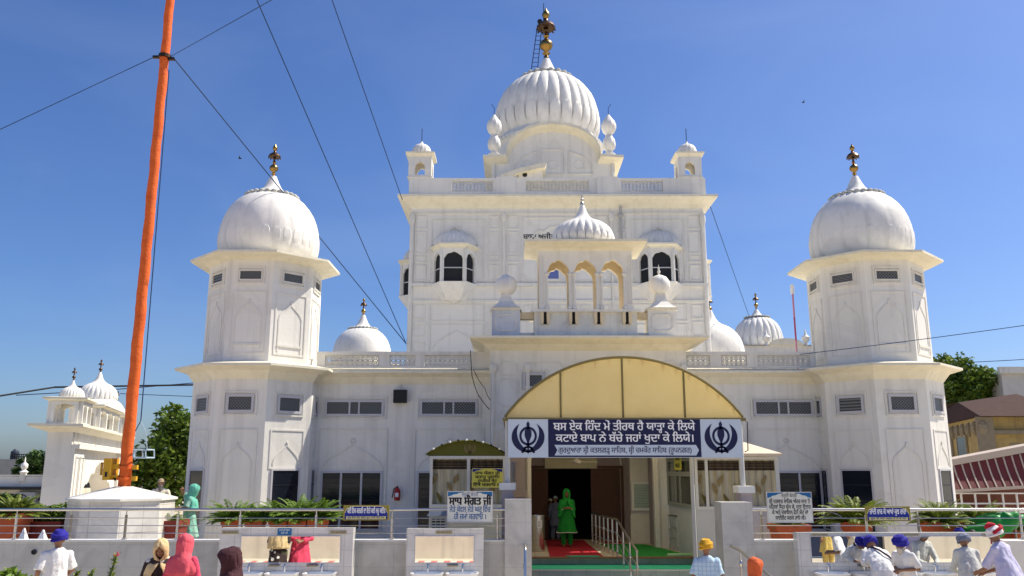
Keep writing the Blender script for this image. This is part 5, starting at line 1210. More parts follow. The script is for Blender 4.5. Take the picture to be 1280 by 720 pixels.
def blue_sign(px0, px1, py0, py1, label, s1, s2):
    t, m, x0, x1, z0, z1, Y = board('verse_sign', px0, px1, py0, py1, 17.05, label, OLG); h = z1 - z0; w = x1 - x0; xc = (x0+x1)/2
    P = [(x0 + w*0.04, z0 + h*0.06), (x1 - w*0.04, z0 + h*0.06), (x1 - w*0.035, z0 + h*0.5), (x1 - w*0.08, z0 + h*0.78), (x1 - w*0.2, z0 + h*0.93), (x0 + w*0.2, z0 + h*0.93), (x0 + w*0.08, z0 + h*0.78), (x0 + w*0.035, z0 + h*0.5)]
    m.poly(P, Y - 0.003, Y - 0.0005, ROYAL); m.ribbon(P[2:] , 0.012, Y - 0.005, Y - 0.0031, PYEL); m.box(x0 + w*0.07, x1 - w*0.07, Y - 0.006, Y - 0.0031, z0 + h*0.08, z0 + h*0.27, PYEL); m.build('panel', t)
    m = MB(); lettering(m, s1, xc, z0 + h*0.47, 0.14, Y - 0.006, WHT, width=w*0.82, bold=0.05); lettering(m, s2, xc, z0 + h*0.12, 0.055, Y - 0.008, ROYAL, width=w*0.8, bold=0.03); m.build('lettering', t, fix=False)
blue_sign(429, 486.5, 631.5, 650.5, 'blue and gold verse sign on the left railing below the dark windows', 'ਕਈ ਇਕ ਕਲਗੀ ਦਾ ਇਹੋ ਕਈ ਲਹੂ ਕਈ॥', 'ਗੁਰ ਸਿਖ ਮੀਤ ਚਲਹੁ ਗੁਰ ਚਾਲੀ ਸਤਿ ਨਾਮ')
blue_sign(1082, 1138, 633, 651.5, 'blue and gold verse sign on the right railing beside a big palm', 'ਜਾਂਦੀ ਵਾਰ ਕੇ ਆਖਾਂ ਕੁਝ ਰਾਹਾਂ', 'ਗੁਰ ਕੀ ਸੇਵਾ ਸਫਲ ਹੈ ਜੇ ਕੋ ਕਰੇ')
t, m, x0, x1, z0, z1, Y = board('small_plate', 347, 364, 660.5, 669, WS - 0.03, 'small blue plate at the top middle of the wide washing station', BLUEP); m.build('panel', t)
m = MB(); lettering(m, 'ਪਾਣੀ ਦੀ ਸੰਭਾਲ', (x0+x1)/2, z0 + 0.075, 0.05, Y - 0.002, WHT, width=(x1-x0)*0.8); lettering(m, 'ਕਰੋ ਜੀ', (x0+x1)/2, z0 + 0.025, 0.045, Y - 0.002, WHT, width=(x1-x0)*0.5); m.build('lettering', t, fix=False)

# ================================================================== KIOSKS
def curtain_mat():
    m = bpy.data.materials.new('leaf_curtain'); m.use_nodes = True; n, l = m.node_tree.nodes, m.node_tree.links
    b = n['Principled BSDF']; b.inputs['Roughness'].default_value = 0.9
    geo = n.new('ShaderNodeNewGeometry'); sp = n.new('ShaderNodeSeparateXYZ'); l.new(geo.outputs['Position'], sp.inputs[0])
    wv = n.new('ShaderNodeTexWave'); wv.wave_type = 'BANDS'; wv.bands_direction = 'X'; wv.inputs['Scale'].default_value = 1.6; wv.inputs['Distortion'].default_value = 1.5; l.new(geo.outputs['Position'], wv.inputs['Vector'])
    mx = n.new('ShaderNodeMix'); mx.data_type = 'RGBA'; l.new(wv.outputs['Fac'], mx.inputs[0]); mx.inputs[6].default_value = (0.42, 0.38, 0.27, 1); mx.inputs[7].default_value = (0.56, 0.52, 0.40, 1)
    l.new(mx.outputs[2], b.inputs['Base Color']); return m
CURT = curtain_mat(); CBAND = mat('brown_curtain_band', (0.055, 0.04, 0.03), 0.9); CBAND2 = mat('tan_curtain_band', (0.17, 0.13, 0.085), 0.9); CLEAF = mat('olive_leaf_print', (0.13, 0.11, 0.035), 0.9); CLEAF2 = mat('tan_leaf_print', (0.25, 0.19, 0.09), 0.9)
def curtain(mb, x0, x1, z0, z1, y, seed):
    rg = random.Random(seed); n = max(10, int((x1 - x0) / 0.03))
    R2 = []
    for k in range(n + 1): x = lerp(x0, x1, k/n); R2.append((x, y + 0.03*sin(x*34) + 0.012*sin(x*71)))
    mb.loft([[(x, yy, z0) for x, yy in R2], [(x, yy, z1) for x, yy in R2]], CURT, False, False, False)
    H = z1 - z0; zb0, zb1 = z1 - H*0.26, z1 - H*0.07
    for a, b, mt in ((zb0, zb1, CBAND), (lerp(zb0, zb1, 0.28), lerp(zb0, zb1, 0.36), CBAND2), (lerp(zb0, zb1, 0.55), lerp(zb0, zb1, 0.62), CBAND2), (lerp(zb0, zb1, 0.8), lerp(zb0, zb1, 0.85), CBAND2)):
        d = 0.004 if mt is CBAND else 0.008
        mb.loft([[(x, yy - d, a) for x, yy in R2], [(x, yy - d, b) for x, yy in R2]], mt, False, False, False)
    x = x0 + 0.12; i = 0
    while x < x1 - 0.12:
        for j in range(3):
            z = zb0 - 0.28 - j * 0.46 - (0.2 if i % 2 else 0)
            if z < z0 + 0.15: continue
            q = 1 if (i + j) % 2 else -1; L_ = []
            for k in range(7): t = k/6; L_.append((x + q*0.10*sin(t*1.9) , z + 0.17 - 0.34*t, 0.055*sin(pi*min(1, t*1.15 + 0.05))))
            for u, v in zip(L_, L_[1:]): mb.poly([(u[0]-u[2], u[1]), (u[0]+u[2], u[1]), (v[0]+v[2], v[1]), (v[0]-v[2], v[1])], y - 0.052, y - 0.049, CLEAF if j % 2 else CLEAF2)
        x += 0.27; i += 1
PANEW = mat('white_aluminium', (0.62, 0.62, 0.60), 0.4)
CPAN = mat('cream_panel', (0.66, 0.62, 0.48), 0.6, var=0.3, scale=3)
KG = mat('olive_green_fibreglass', (0.17, 0.17, 0.025), 0.5, var=0.4, scale=3, trans=0.3)
Y = 22.0; x0, x1 = PX(537, 610, Y), PX(632, 610, Y); zf0, zf1 = PZ(634, Y), PZ(570, Y)
kl = thing('glass_kiosk', 'curtained glass kiosk with a curved olive green roof left of the canopy', 'kiosk', ((x0+x1)/2, Y + 0.8, PLAT), 'curtained glass kiosks by the entrance')
m = MB(T(0, Y)); m.box(x0, x1, 0, 1.6, PLAT, zf0, CPAN); m.box(x0, x0 + 0.04, 0.05, 1.6, zf0, zf1, CPAN); m.box(x1 - 0.04, x1, 0.05, 1.6, zf0, zf1, CPAN); m.box(x0, x1, 1.55, 1.6, zf0, zf1, CPAN); m.build('wall', kl)
m = MB(T(0, Y)); m.frame(x0, x1, zf0 + 0.001, zf1, 0.07, -0.03, 0.04, PANEW); xm = lerp(x0, x1, 0.51); m.box(xm - 0.04, xm + 0.04, -0.028, 0.038, zf0 + 0.07, zf1 - 0.07, PANEW); m.build('frame', kl)
m = MB(); curtain(m, x0 + 0.06, x1 - 0.06, zf0 + 0.05, zf1 - 0.02, Y + 0.12, 1); m.build('curtain', kl, 60, fix=False)
zpk = PZ(551.5, Y); cv = [(lerp(x0 - 0.12, x1 + 0.05, k/20), zf1 + 0.02 + (zpk - zf1 - 0.02) * (1 - abs(2*k/20 - 1) ** 2.0)) for k in range(21)]
m = MB(T(0, Y)); m.poly([(x0, zf1 + 0.002)] + [(x, z) for x, z in cv[1:-1]] + [(x1, zf1 + 0.002)], 0.0, 0.02, KG)
m.loft([[(x, y, z + d) for x, z in cv] for y, d in ((-0.12, 0.0), (1.7, 0.0), (1.7, 0.03), (-0.12, 0.03))], KG, False, False, False)
for k in range(2, 19, 2): m.ball((cv[k][0], -0.12, cv[k][1] + 0.03), 0.03, WHT if k % 4 else BLACKP, 6, 4)
m.build('curved_roof', kl, 30)
m = MB(); khanda(m, (x0+x1)/2 + 0.05, lerp(zf1, zpk, 0.5), (zpk - zf1)*0.42, Y - 0.012, OLIVE, Y - 0.001); m.build('emblem', kl)
t, m, a0_, a1_, z0, z1, Y2 = board('notice_sign', 590, 628.5, 585.5, 609.5, 21.85, 'yellow Gurmukhi notice with a blue top border hung on the kiosk glass', GYEL); h = z1 - z0; w = a1_ - a0_; xc = (a0_+a1_)/2
scallop_head(m, a0_ + 0.005, a1_ - 0.005, z0, z1, Y2, ROYAL, h*0.2); m.frame(a0_, a1_, z0, z1, 0.012, Y2 - 0.005, Y2 - 0.001, PYEL); m.build('panel', t)
m = MB()
for i, (s, k) in enumerate((('ਸਾਧ ਸੰਗਤ ਜੀ', 0.80), ('ਕੜਾਹ ਪ੍ਰਸ਼ਾਦਿ', 0.80), ('ਦੁਪਹਿਰ ਭੇਟ', 0.62), ('ਇੱਥੇ ਕਰਵਾਓ ਜੀ', 0.92))): lettering(m, s, xc, z0 + h*(0.68 - 0.2*i), 0.105, Y2 - 0.004, INK, width=w*k, bold=0.05)
m.build('lettering', t, fix=False)
# air cooler in front of the left kiosk
Y = 20.4; a, b = PX(535, 650, Y), PX(562, 650, Y)
m = MB(); z1 = PZ(645, Y); m.box(a + 0.04, b - 0.04, Y, Y + 0.45, PLAT, z1, mat('grey_cream', (0.50, 0.48, 0.40), 0.6)); m.box(a + 0.09, b - 0.09, Y - 0.01, Y - 0.001, z1 - 0.55, z1 - 0.06, SHADOWDK)
for k in range(7): m.box(a + 0.09, b - 0.09, Y - 0.03, Y - 0.011, z1 - 0.53 + 0.07*k, z1 - 0.50 + 0.07*k, MATS['grey_cream'])
for k in range(3): x = a + 0.18 + 0.11*k; m.box(x, x + 0.015, Y - 0.04, Y - 0.031, z1 - 0.55, z1 - 0.06, MATS['grey_cream'])
m.hexa([(a - 0.03, Y - 0.06, z1 + 0.002), (b + 0.03, Y - 0.06, z1 + 0.002), (b + 0.03, Y + 0.5, z1 + 0.002), (a - 0.03, Y + 0.5, z1 + 0.002), (a + 0.05, Y + 0.0, z1 + 0.11), (b - 0.05, Y + 0.0, z1 + 0.11), (b - 0.05, Y + 0.45, z1 + 0.11), (a + 0.05, Y + 0.45, z1 + 0.11)], mat('blue_grey_cover', (0.16, 0.19, 0.25), 0.6))
tag(m.build('air_cooler'), 'grey air cooler with a dark cover standing below the left kiosk', 'air cooler')
# right kiosk
Y = 21.4; x0, x1 = PX(869, 610, Y), PX(975, 610, Y); zf0, zf1 = PZ(637, Y), PZ(571, Y)
kr = thing('glass_kiosk', 'larger glass kiosk with leaf print curtains and a flat cream roof right of the steps', 'kiosk', ((x0+x1)/2, Y + 1.6, PLAT), 'curtained glass kiosks by the entrance')
ysd = 24.4; xs0 = PX(836, 620, ysd)
m = MB(); m.slab([(x0, Y), (x1, Y), (x1, ysd), (xs0, ysd)], PLAT, zf0, mat('grey_white_panel', (0.55, 0.55, 0.54), 0.6, var=0.2, scale=3)); m.build('wall', kr)
m = MB(T(0, Y)); m.frame(x0, x1, zf0 + 0.001, zf1, 0.07, -0.03, 0.04, PANEW)
for u in (0.14, 0.55, 0.97): xm = lerp(x0, x1, u); m.box(xm - 0.035, xm + 0.035, -0.028, 0.038, zf0 + 0.071, zf1 - 0.071, PANEW)
m.build('frame', kr)
m = MB(); curtain(m, x0 + 0.06, x1 - 0.06, zf0 + 0.05, zf1 - 0.02, Y + 0.14, 2); m.build('curtain', kr, 60, fix=False)
ang = math.atan2(ysd - Y, xs0 - x0); Ls = math.hypot(ysd - Y, xs0 - x0)
SM = Matrix.Translation((xs0, ysd, 0)) @ Matrix.Rotation(math.atan2(Y - ysd, x0 - xs0), 4, 'Z')
GRYF = mat('grey_green_frame', (0.28, 0.29, 0.26), 0.5)
m = MB(SM); m.box(0, Ls, 0.01, 0.05, zf0, zf1, mat('dim_glass', (0.10, 0.11, 0.10), 0.15)); zm = lerp(zf0, zf1, 0.62)
m.frame(0, Ls, zf0, zf1, 0.1, -0.04, 0.0, GRYF); m.box(0.1, Ls - 0.1, -0.035, 0.0, zm, zm + 0.12, GRYF)
for u in (0.33, 0.5, 0.9): m.box(Ls*u - 0.05, Ls*u + 0.05, -0.034, 0.0, zf0 + 0.1, zf1 - 0.1, GRYF)
m.build('side_door', kr)
m = MB(SM); m.box(Ls*0.36, Ls*0.62, -0.06, -0.041, zm + 0.16, zf1 + 0.05, GYEL); 
for i, s in enumerate(('ਭੇਟਾ', 'ਰਸੀਦ', 'ਘਰ')): lettering(m, s, Ls*0.49, zm + 0.62 - 0.2*i, 0.17, -0.063, INK, width=Ls*0.16, bold=0.05)
m.build('yellow_notice', kr, fix=False)
m = MB(); za = zf1 + 0.02
m.loft([[(xs0 - 0.25, ysd, za), (x0 - 0.2, Y - 0.2, za), (x1 - 0.1, Y - 0.2, za), (x1 + 0.05, Y - 0.2, za), (x1 + 0.05, ysd, za)], [(xs0 - 0.25, ysd, za + 0.06), (x0 - 0.2, Y - 0.2, za + 0.06), (x1 - 0.1, Y - 0.2, za + 0.06), (x1 + 0.05, Y - 0.2, za + 0.06), (x1 + 0.05, ysd, za + 0.06)], [(xs0 + 0.2, ysd, za + 0.40), (x0 + 0.3, Y + 0.9, za + 0.38), (x1 - 0.75, Y + 0.9, za + 0.38), (x1 - 0.55, Y + 0.9, za + 0.36), (x1 - 0.55, ysd, za + 0.4)]], mat('beige_roof_sheet', (0.72, 0.60, 0.45), 0.6, var=0.3, scale=3)); m.build('roof', kr)
m = MB(); Yb = SY + 0.1; m.tube([W_(929, 525, Yb), W_(934, 527, Yb), W_(935, 563, Yb), W_(931, 565, Yb)], 0.012, BLACKP, 6); tag(m.build('sign_bracket'), 'thin bent bracket at the right end of the long board', 'bracket')

# wall fittings
Y = 26.15; x0, x1, z0, z1 = PX(789, 620, Y), PX(815, 620, Y), PZ(638, Y), PZ(602, Y)
t = thing('notice_case', 'white framed glass notice case on the white pier beside the door', 'notice board', ((x0+x1)/2, Y, z0))
m = MB(T(0, Y - 0.08)); m.frame(x0, x1, z0, z1, 0.07, 0, 0.078, WHT); m.build('frame', t)
m = MB(T(0, Y - 0.05)); m.box(x0 + 0.07, x1 - 0.07, 0, 0.04, z0 + 0.07, z1 - 0.07, mat('pale_paper_green', (0.42, 0.52, 0.48), 0.3))
for i in range(8): m.box(x0 + 0.12, x1 - 0.12 - (0.1 if i % 3 == 2 else 0), -0.004, -0.0005, z1 - 0.2 - 0.075*i, z1 - 0.185 - 0.075*i, mat('faint_print', (0.25, 0.36, 0.36), 0.5))
m.build('paper', t)
Y = TCY - 0.004; x, z0, z1 = PX(497, 620, Y), PZ(626, Y), PZ(611, Y)
t = thing('fire_extinguisher', 'red fire extinguisher hung on the white wall right of the dark windows', 'fire extinguisher', (x, Y - 0.1, z0))
m = MB(); m.lathe([(0.02, 0), (0.085, 0.02), (0.09, 0.05), (0.09, 0.30), (0.06, 0.37), (0.03, 0.39)], (x, Y - 0.1, z0), mat('extinguisher_red', (0.38, 0.02, 0.02), 0.3), 16); m.box(x - 0.05, x + 0.05, Y - 0.2, Y - 0.192, z0 + 0.12, z0 + 0.24, WHT); m.build('cylinder', t, 40)
m = MB(); m.box(x - 0.02, x + 0.02, Y - 0.12, Y - 0.08, z0 + 0.391, z0 + 0.44, BLACKP); m.tube([(x, Y - 0.1, z0 + 0.42), (x - 0.1, Y - 0.1, z0 + 0.36), (x - 0.15, Y - 0.1, z0 + 0.1)], 0.018, BLACKP, 6); m.build('hose', t)
x0, x1, z0, z1 = PX(493, 495, Y), PX(509, 495, Y), PZ(504, Y), PZ(488, Y)
t = thing('loudspeaker', 'black box loudspeaker mounted high on the white wall between two windows', 'loudspeaker', ((x0+x1)/2, Y - 0.15, z0))
m = MB(); m.box(x0, x1, Y - 0.25, Y, z0, z1, BLACKP); m.build('cabinet', t)
m = MB(); m.box(x0 + 0.03, x1 - 0.03, Y - 0.262, Y - 0.251, z0 + 0.03, z1 - 0.03, mat('speaker_grille', (0.03, 0.03, 0.03), 0.9)); m.build('grille', t)
wire('thin cable dropping down the wall to the black loudspeaker', [((x0+x1)/2, Y - 0.02, z1), ((x0+x1)/2, Y - 0.02, 5.3)], 0.008, 0, FRAMEG, 'loose_cable')
t = thing('ceiling_fan', 'pale ceiling fan hanging under the porch', 'fan', (PX(724, 578, 24.0), 24.0, PZ(578, 24.0)))
x, z = PX(724, 578, 24.0), PZ(577, 24.0)
m = MB(); m.lathe([(0.02, -0.06), (0.12, -0.04), (0.13, 0.03), (0.05, 0.08), (0.02, 0.1), (0.02, 0.5)], (x, 24.9, z), mat('fan_cream', (0.6, 0.56, 0.48), 0.5), 16); m.build('motor', t, 40)
for k in range(3):
    a = RAD(8 + 120*k); d = V((cos(a), sin(a), 0)); n = V((-sin(a), cos(a), 0)); c = V((x, 24.9, z)); m = MB()
    m.hexa([tuple(c + d*r + n*w_*s_ + V((0, 0, h_ + w_*s_*0.15))) for h_ in (0, 0.008) for r, w_, s_ in ((0.12, 0.04, -1), (0.62, 0.065, -1), (0.62, 0.065, 1), (0.12, 0.04, 1))], MATS['fan_cream']); m.build('blade', t)

# ================================================================== POTTED PLANTS
TERRA = mat('terracotta', (0.42, 0.095, 0.035), 0.8, var=0.5, scale=7, dark=(0.26, 0.06, 0.03))
TERRAD = mat('dark_terracotta', (0.20, 0.035, 0.025), 0.8, var=0.5, scale=7)
PALM = mat('palm_green', (0.21, 0.32, 0.04), 0.5, island=1, dark=(0.06, 0.13, 0.018), trans=0.25)
PALMY = mat('palm_yellow_green', (0.26, 0.30, 0.045), 0.5, island=1, dark=(0.10, 0.16, 0.02), trans=0.25)
def palm_mb(H, S, n, seed, mt, droop=0.75):
    rg = random.Random(seed); m = MB()
    for i in range(n):
        a = rg.uniform(0, 2*pi); el = rg.uniform(0.55, 1.5); L_ = H * rg.uniform(0.75, 1.1)
        p = V((0.06*cos(a), 0.06*sin(a), 0)); d = V((cos(a)*cos(el), sin(a)*cos(el), sin(el))); pts = [p.copy()]
        for k in range(9):
            d = (d + V((cos(a)*0.10*S, sin(a)*0.10*S, -0.16*droop*(0.4 + k*0.14)))).normalized(); p = p + d * L_/9; pts.append(p.copy())
        m.tube(pts, [0.010 - 0.0009*k for k in range(10)], mt, 4)
        for k in range(2, 10):
            for u in (0, 0.5):
                q = lerp(pts[k-1], pts[k], u) if k < 10 else pts[k]; dd = (pts[k] - pts[k-1]).normalized(); sd = dd.cross(V((0, 0, 1)))
                if sd.length < 0.05: continue
                sd.normalize(); ll = 0.20 * H * (1 - abs(k - 5) / 7.5) * rg.uniform(0.8, 1.2)
                for s_ in (-1, 1):
                    e = q + (sd*s_*0.75 + dd*0.65).normalized()*ll + V((0, 0, -0.30*ll)); w = dd * 0.030 * H
                    mid = lerp(q, e, 0.5) + V((0, 0, 0.05*ll)); m.add([q, mid - w, e, mid + w], [(0, 1, 2, 3)], mt)
    return m
def pot(label, x, y, z, kind_, H, r, h, mt, seed, mtp=None):
    t = thing('potted_palm', label, 'potted plant', (x, y, z), 'potted palms on the terrace')
    m = MB()
    if kind_ == 'round': m.lathe([(r*0.65, 0), (r*0.92, h*0.8), (r*1.03, h*0.8), (r*1.03, h), (r*0.9, h), (r*0.86, h*0.86)], (x, y, z), mt, 24)
    else: m.loft([[(x + sx*k*r, y + sy*k*r, z + zz) for sx, sy in ((-1,-1),(1,-1),(1,1),(-1,1))] for k, zz in ((0.72, 0), (0.95, h*0.85), (1.05, h*0.85), (1.05, h), (0.88, h), (0.86, h*0.85))], mt)
    m.build('pot', t, 40)
    m = MB(); m.lathe([(0.01, h*0.87), (r*0.85, h*0.86)], (x, y, z), mat('soil', (0.06, 0.04, 0.03), 0.95), 16); m.build('soil', t)
    pm = palm_mb(H*1.15, 0.6, 85 if H > 0.6 else 60, seed, mtp or PALM); pm.v = [v + V((x, y, z + h*0.86)) for v in pm.v]; pm.build('fronds', t, fix=False)
    return t
Y = 20.6
def pp(px, py, Y, label, kind_, H, r, mt, seed, mtp=None):
    pot(label, PX(px, py, Y), Y, PLAT, kind_, H, r, PZ(py, Y) - PLAT, mt, seed, mtp)
for i, (px, lab) in enumerate(((291, 'potted palm farthest left in the row before the left tower'), (320, 'second potted palm in the row before the left tower, low and bushy'), (350, 'potted palm in the middle of the row before the left tower'), (374, 'fourth potted palm in the row, in front of the dark tower door'), (398, 'potted palm at the right end of the row before the left tower'))):
    pp(px, 647, Y, lab, 'square', (0.66, 0.52, 0.62, 0.70, 0.64)[i], 0.20, TERRA, 20 + i)
pp(20, 641, 21, 'round terracotta pot of pale green fronds at the far left', 'round', 0.62, 0.37, TERRA, 31, PALMY)
t = thing('planter', 'long dark red planter of low shrubs beside the marble plinth', 'planter', (PX(60, 660, 21.6), 21.6, PLAT)); x0, x1 = PX(30, 660, 21.6), PX(83, 660, 21.6); z1 = PZ(651, 21.6)
m = MB(); m.loft([[(x0 + a, 21.3, z), (x1 - a, 21.3, z), (x1 - a, 21.9, z), (x0 + a, 21.9, z)] for a, z in ((0.12, PLAT), (0.0, z1))], TERRAD); m.build('trough', t)
m = MB(); leaf_crown(m, [((lerp(x0, x1, u) , 21.6, z1 + 0.12 + 0.05*sin(u*9)), 0.28) for u in (0.1, 0.3, 0.5, 0.7, 0.88)], 2200, 0.06, LEAF, random.Random(5)); m.build('foliage', t, fix=False)
m = MB(); leaf_crown(m, [((PX(5, 640, 23), 23, PZ(640, 23)), 0.5), ((PX(14, 630, 23), 23, PZ(634, 23)), 0.35), ((PX(3, 650, 23), 23, 1.1), 0.5)], 2500, 0.08, LEAF, random.Random(8))
t = thing('shrub', 'leafy green shrub at the far left edge behind the round pot', 'shrub', (PX(8, 640, 23), 23, PLAT)); m.build('foliage', t, fix=False)
m = MB(); m.tube([(PX(5, 640, 23), 23, PLAT), (PX(5, 640, 23), 23, 1.5)], 0.04, BARK, 6); m.build('stem', t)
for i, px in enumerate((29, 53)):
    m = MB(); x, zz = PX(px, 670, 17.96), wz - 0.08; m.loft([[(x - 0.12, 17.9, PLAT), (x + 0.12, 17.9, PLAT), (x + 0.12, 18.05, PLAT), (x - 0.12, 18.05, PLAT)], [(x - 0.07, 17.9, 1.3), (x + 0.07, 17.9, 1.3), (x + 0.07, 18.05, 1.3), (x - 0.07, 18.05, 1.3)], [(x - 0.01, 17.96, PZ(660 if i == 0 else 662, 17.95)), (x + 0.01, 17.96, PZ(660 if i == 0 else 662, 17.95)), (x + 0.01, 17.98, PZ(660 if i == 0 else 662, 17.95)), (x - 0.01, 17.98, PZ(660 if i == 0 else 662, 17.95))]], WHT)
    tag(m.build('marker_stone'), ('wide white pointed marker stone in front of the round pot' if i == 0 else 'narrow white pointed marker stone in front of the long planter'), 'marker stone')
pp(212, 650, 21.8, 'dark pot half hidden between the plinth and the woman in teal', 'square', 0.35, 0.36, TERRAD, 33)
pp(986, 655, 20.5, 'square terracotta pot below the cream four line notice', 'square', 0.42, 0.38, TERRA, 34, PALMY)
pp(1070, 652, 20.5, 'largest bushy potted palm left of the right verse sign', 'round', 0.80, 0.34, TERRA, 35, PALMY)
pp(1176, 652, 20.5, 'bushy potted palm by the lit right edge of the right tower', 'square', 0.66, 0.35, TERRA, 36, PALMY)
pp(1224, 653, 20.8, 'potted palm between the right tower and the green tarpaulin', 'square', 0.66, 0.35, TERRA, 37, PALMY)
pp(1277, 662, 20.8, 'square terracotta pot at the far right edge behind the tarpaulin', 'square', 0.5, 0.38, TERRA, 38)
# green tarpaulin draped over a sloping frame
Y = 19.2; GT = mat('green_tarpaulin', (0.012, 0.24, 0.035), 0.45, var=0.6, scale=4, dark=(0.006, 0.10, 0.018), bump=0.25, bscale=5)
t = thing('tarpaulin_chute', 'shiny green tarpaulin draped over a sloping frame at the far right', 'tarpaulin', (PX(1255, 660, Y), Y, PLAT))
m = MB()
tp = [(1218, 672), (1230, 659.5), (1243, 646.5), (1254, 641), (1268, 640), (1281, 644)]; bt = [(1229, 675), (1243, 674), (1256, 670), (1266, 663), (1275, 657), (1283, 652)]
rows = []
for j in range(9):
    v = j / 8; row = []
    for k in range(26):
        u = k / 25 * 5; i0 = min(int(u), 4); f = u - i0
        a, b = [lerp(tp[i0][q_], tp[i0+1][q_], f) for q_ in (0, 1)], [lerp(bt[i0][q_], bt[i0+1][q_], f) for q_ in (0, 1)]
        px, py = lerp(a[0], b[0], v), lerp(a[1], b[1], v); yy = Y - 0.08*sin(pi*v) + 0.03*sin(k*0.55 + 3*v)
        row.append((PX(px, py, Y), yy, PZ(py, Y) + 0.025*sin(k*1.3)))
    rows.append(row)
back = [[(x + 0.04*sin(k), y + d, z - 0.12*d + 0.02*sin(k*1.1 + d*5)) for k, (x, y, z) in enumerate(rows[0])] for d in (1.1, 0.7, 0.35, 0.12)]
m.loft(back + rows, GT, False, False, False)
m.build('tarpaulin', t, 60)
for px in (1232, 1272):
    for yy in (Y + 0.1, Y + 1.0): m = MB(); m.tube([(PX(px, 660, Y), yy, PLAT), (PX(px, 660, Y), yy, PZ(650 if px > 1240 else 662, Y))], 0.025, BRASSTEEL, 6); m.build('support_leg', t)
# foreground weeds
def weed(px, py, Y, label, fl):
    x, z1 = PX(px, py, Y), PZ(py, Y); t = thing('garden_plant', label, 'plant', (x - 0.15, Y, 0), 'plants growing in front of the wall')
    rg = random.Random(int(px)); m = MB(); top = V((x, Y, z1)); b = V((x - 0.2, Y, 0)); m.tube([b, lerp(b, top, 0.6) + V((-0.04, 0, 0)), top], [0.03, 0.024, 0.016], mat('stem_green', (0.10, 0.16, 0.04), 0.6), 8); m.build('stem', t, 40)
    m = MB()
    for k in range(130):
        u = rg.uniform(0.35, 1); p = lerp(b, top, u); a = rg.uniform(0, 2*pi); d = V((cos(a), sin(a), rg.uniform(0.1, 0.9))).normalized(); s = rg.uniform(0.06, 0.11); n = d.cross(V((0, 0, 1))).normalized()
        m.add([p, p + d*s*0.6 + n*s*0.28, p + d*s*1.1, p + d*s*0.6 - n*s*0.28], [(0, 1, 2, 3)], PALMY)
    m.build('foliage', t, fix=False)
    if fl:
        m = MB()
        for k in range(14): m.ball(tuple(top + V((rg.gauss(0, 0.025), rg.gauss(0, 0.02), rg.gauss(0.01, 0.015)))), 0.014, mat('pink_flower', (0.5, 0.06, 0.08), 0.6), 6, 4)
        m.build('flowers', t)
weed(146, 694, 15.6, 'tall spiky stemmed plant with pink flower tips in front of the wall', True)
weed(116, 712, 15.5, 'short green shoot left of the tall flowering plant', False); weed(97, 714, 15.7, 'shortest pale shoot, farthest left of the flowering plants', False)
t = thing('shrub', 'bright green leafy shrub tops at the bottom left corner', 'shrub', (PX(15, 718, 15.3), 15.3, 0))
m = MB(); leaf_crown(m, [((PX(12, 719, 15.3), 15.3, PZ(720, 15.3)), 0.15), ((PX(28, 724, 15.3), 15.3, PZ(724, 15.3)), 0.13), ((PX(8, 730, 15.3), 15.4, 0.5), 0.4)], 700, 0.085, mat('bright_leaf', (0.22, 0.33, 0.04), 0.5, island=1, dark=(0.12, 0.22, 0.02), trans=0.25), random.Random(2)); m.build('foliage', t, fix=False)
m = MB(); m.tube([(PX(12, 719, 15.3), 15.3, 0), (PX(12, 719, 15.3), 15.3, 0.8)], 0.02, BARK, 6); m.build('stem', t)
for i, (px, py, Y, lab) in enumerate(((300, 198, 60, 'tiny bird in the sky above the left dome'), (1004, 128, 70, 'tiny bird high in the sky above the right dome'))):
    x, z = PX(px, py, Y), PZ(py, Y); m = MB(); m.ball((x, Y, z), (0.14, 0.05, 0.05), BLACKP, 8, 5)
    for s_ in (-1, 1): m.add([(x - 0.08, Y, z), (x + 0.08, Y, z), (x + 0.02 - 0.1*s_*0, Y + s_*0.35, z + 0.12)], [(0, 1, 2)], BLACKP)
    tag(m.build('bird'), lab, 'bird', 'birds in the sky')

# ================================================================== COURT SIDE THAT THE MIRRORS SHOW
STRIPE = mat_weave('striped_mat', (0.55, 0.16, 0.12), (0.72, 0.64, 0.50), 0, 2.6, 0.5, 0.9)
BW = mat('beige_boundary_wall', (0.72, 0.64, 0.50), 0.85, var=0.5, scale=1.5, streak=0.4)
m = MB(); m.box(-14, 8.6, 5.9, 6.15, 0, 1.62, BW); m.box(11.6, 20, 5.9, 6.15, 0, 1.62, BW); tag(m.build('boundary_wall'), 'low beige boundary wall facing the washing stations across the court', 'wall')
m = MB(); m.box(8.62, 11.58, 5.95, 6.03, 0.05, 1.6, mat('navy_gate_sheet', (0.02, 0.03, 0.07), 0.5)); tag(m.build('sheet_gate'), 'dark navy sheet metal gate set in the low beige boundary wall', 'gate')
m = MB(); m.box(-9, 3, 6.9, 9.2, 0.002, 0.012, STRIPE); tag(m.build('floor_mat'), 'red and cream striped mat laid along the beige boundary wall', 'mat')

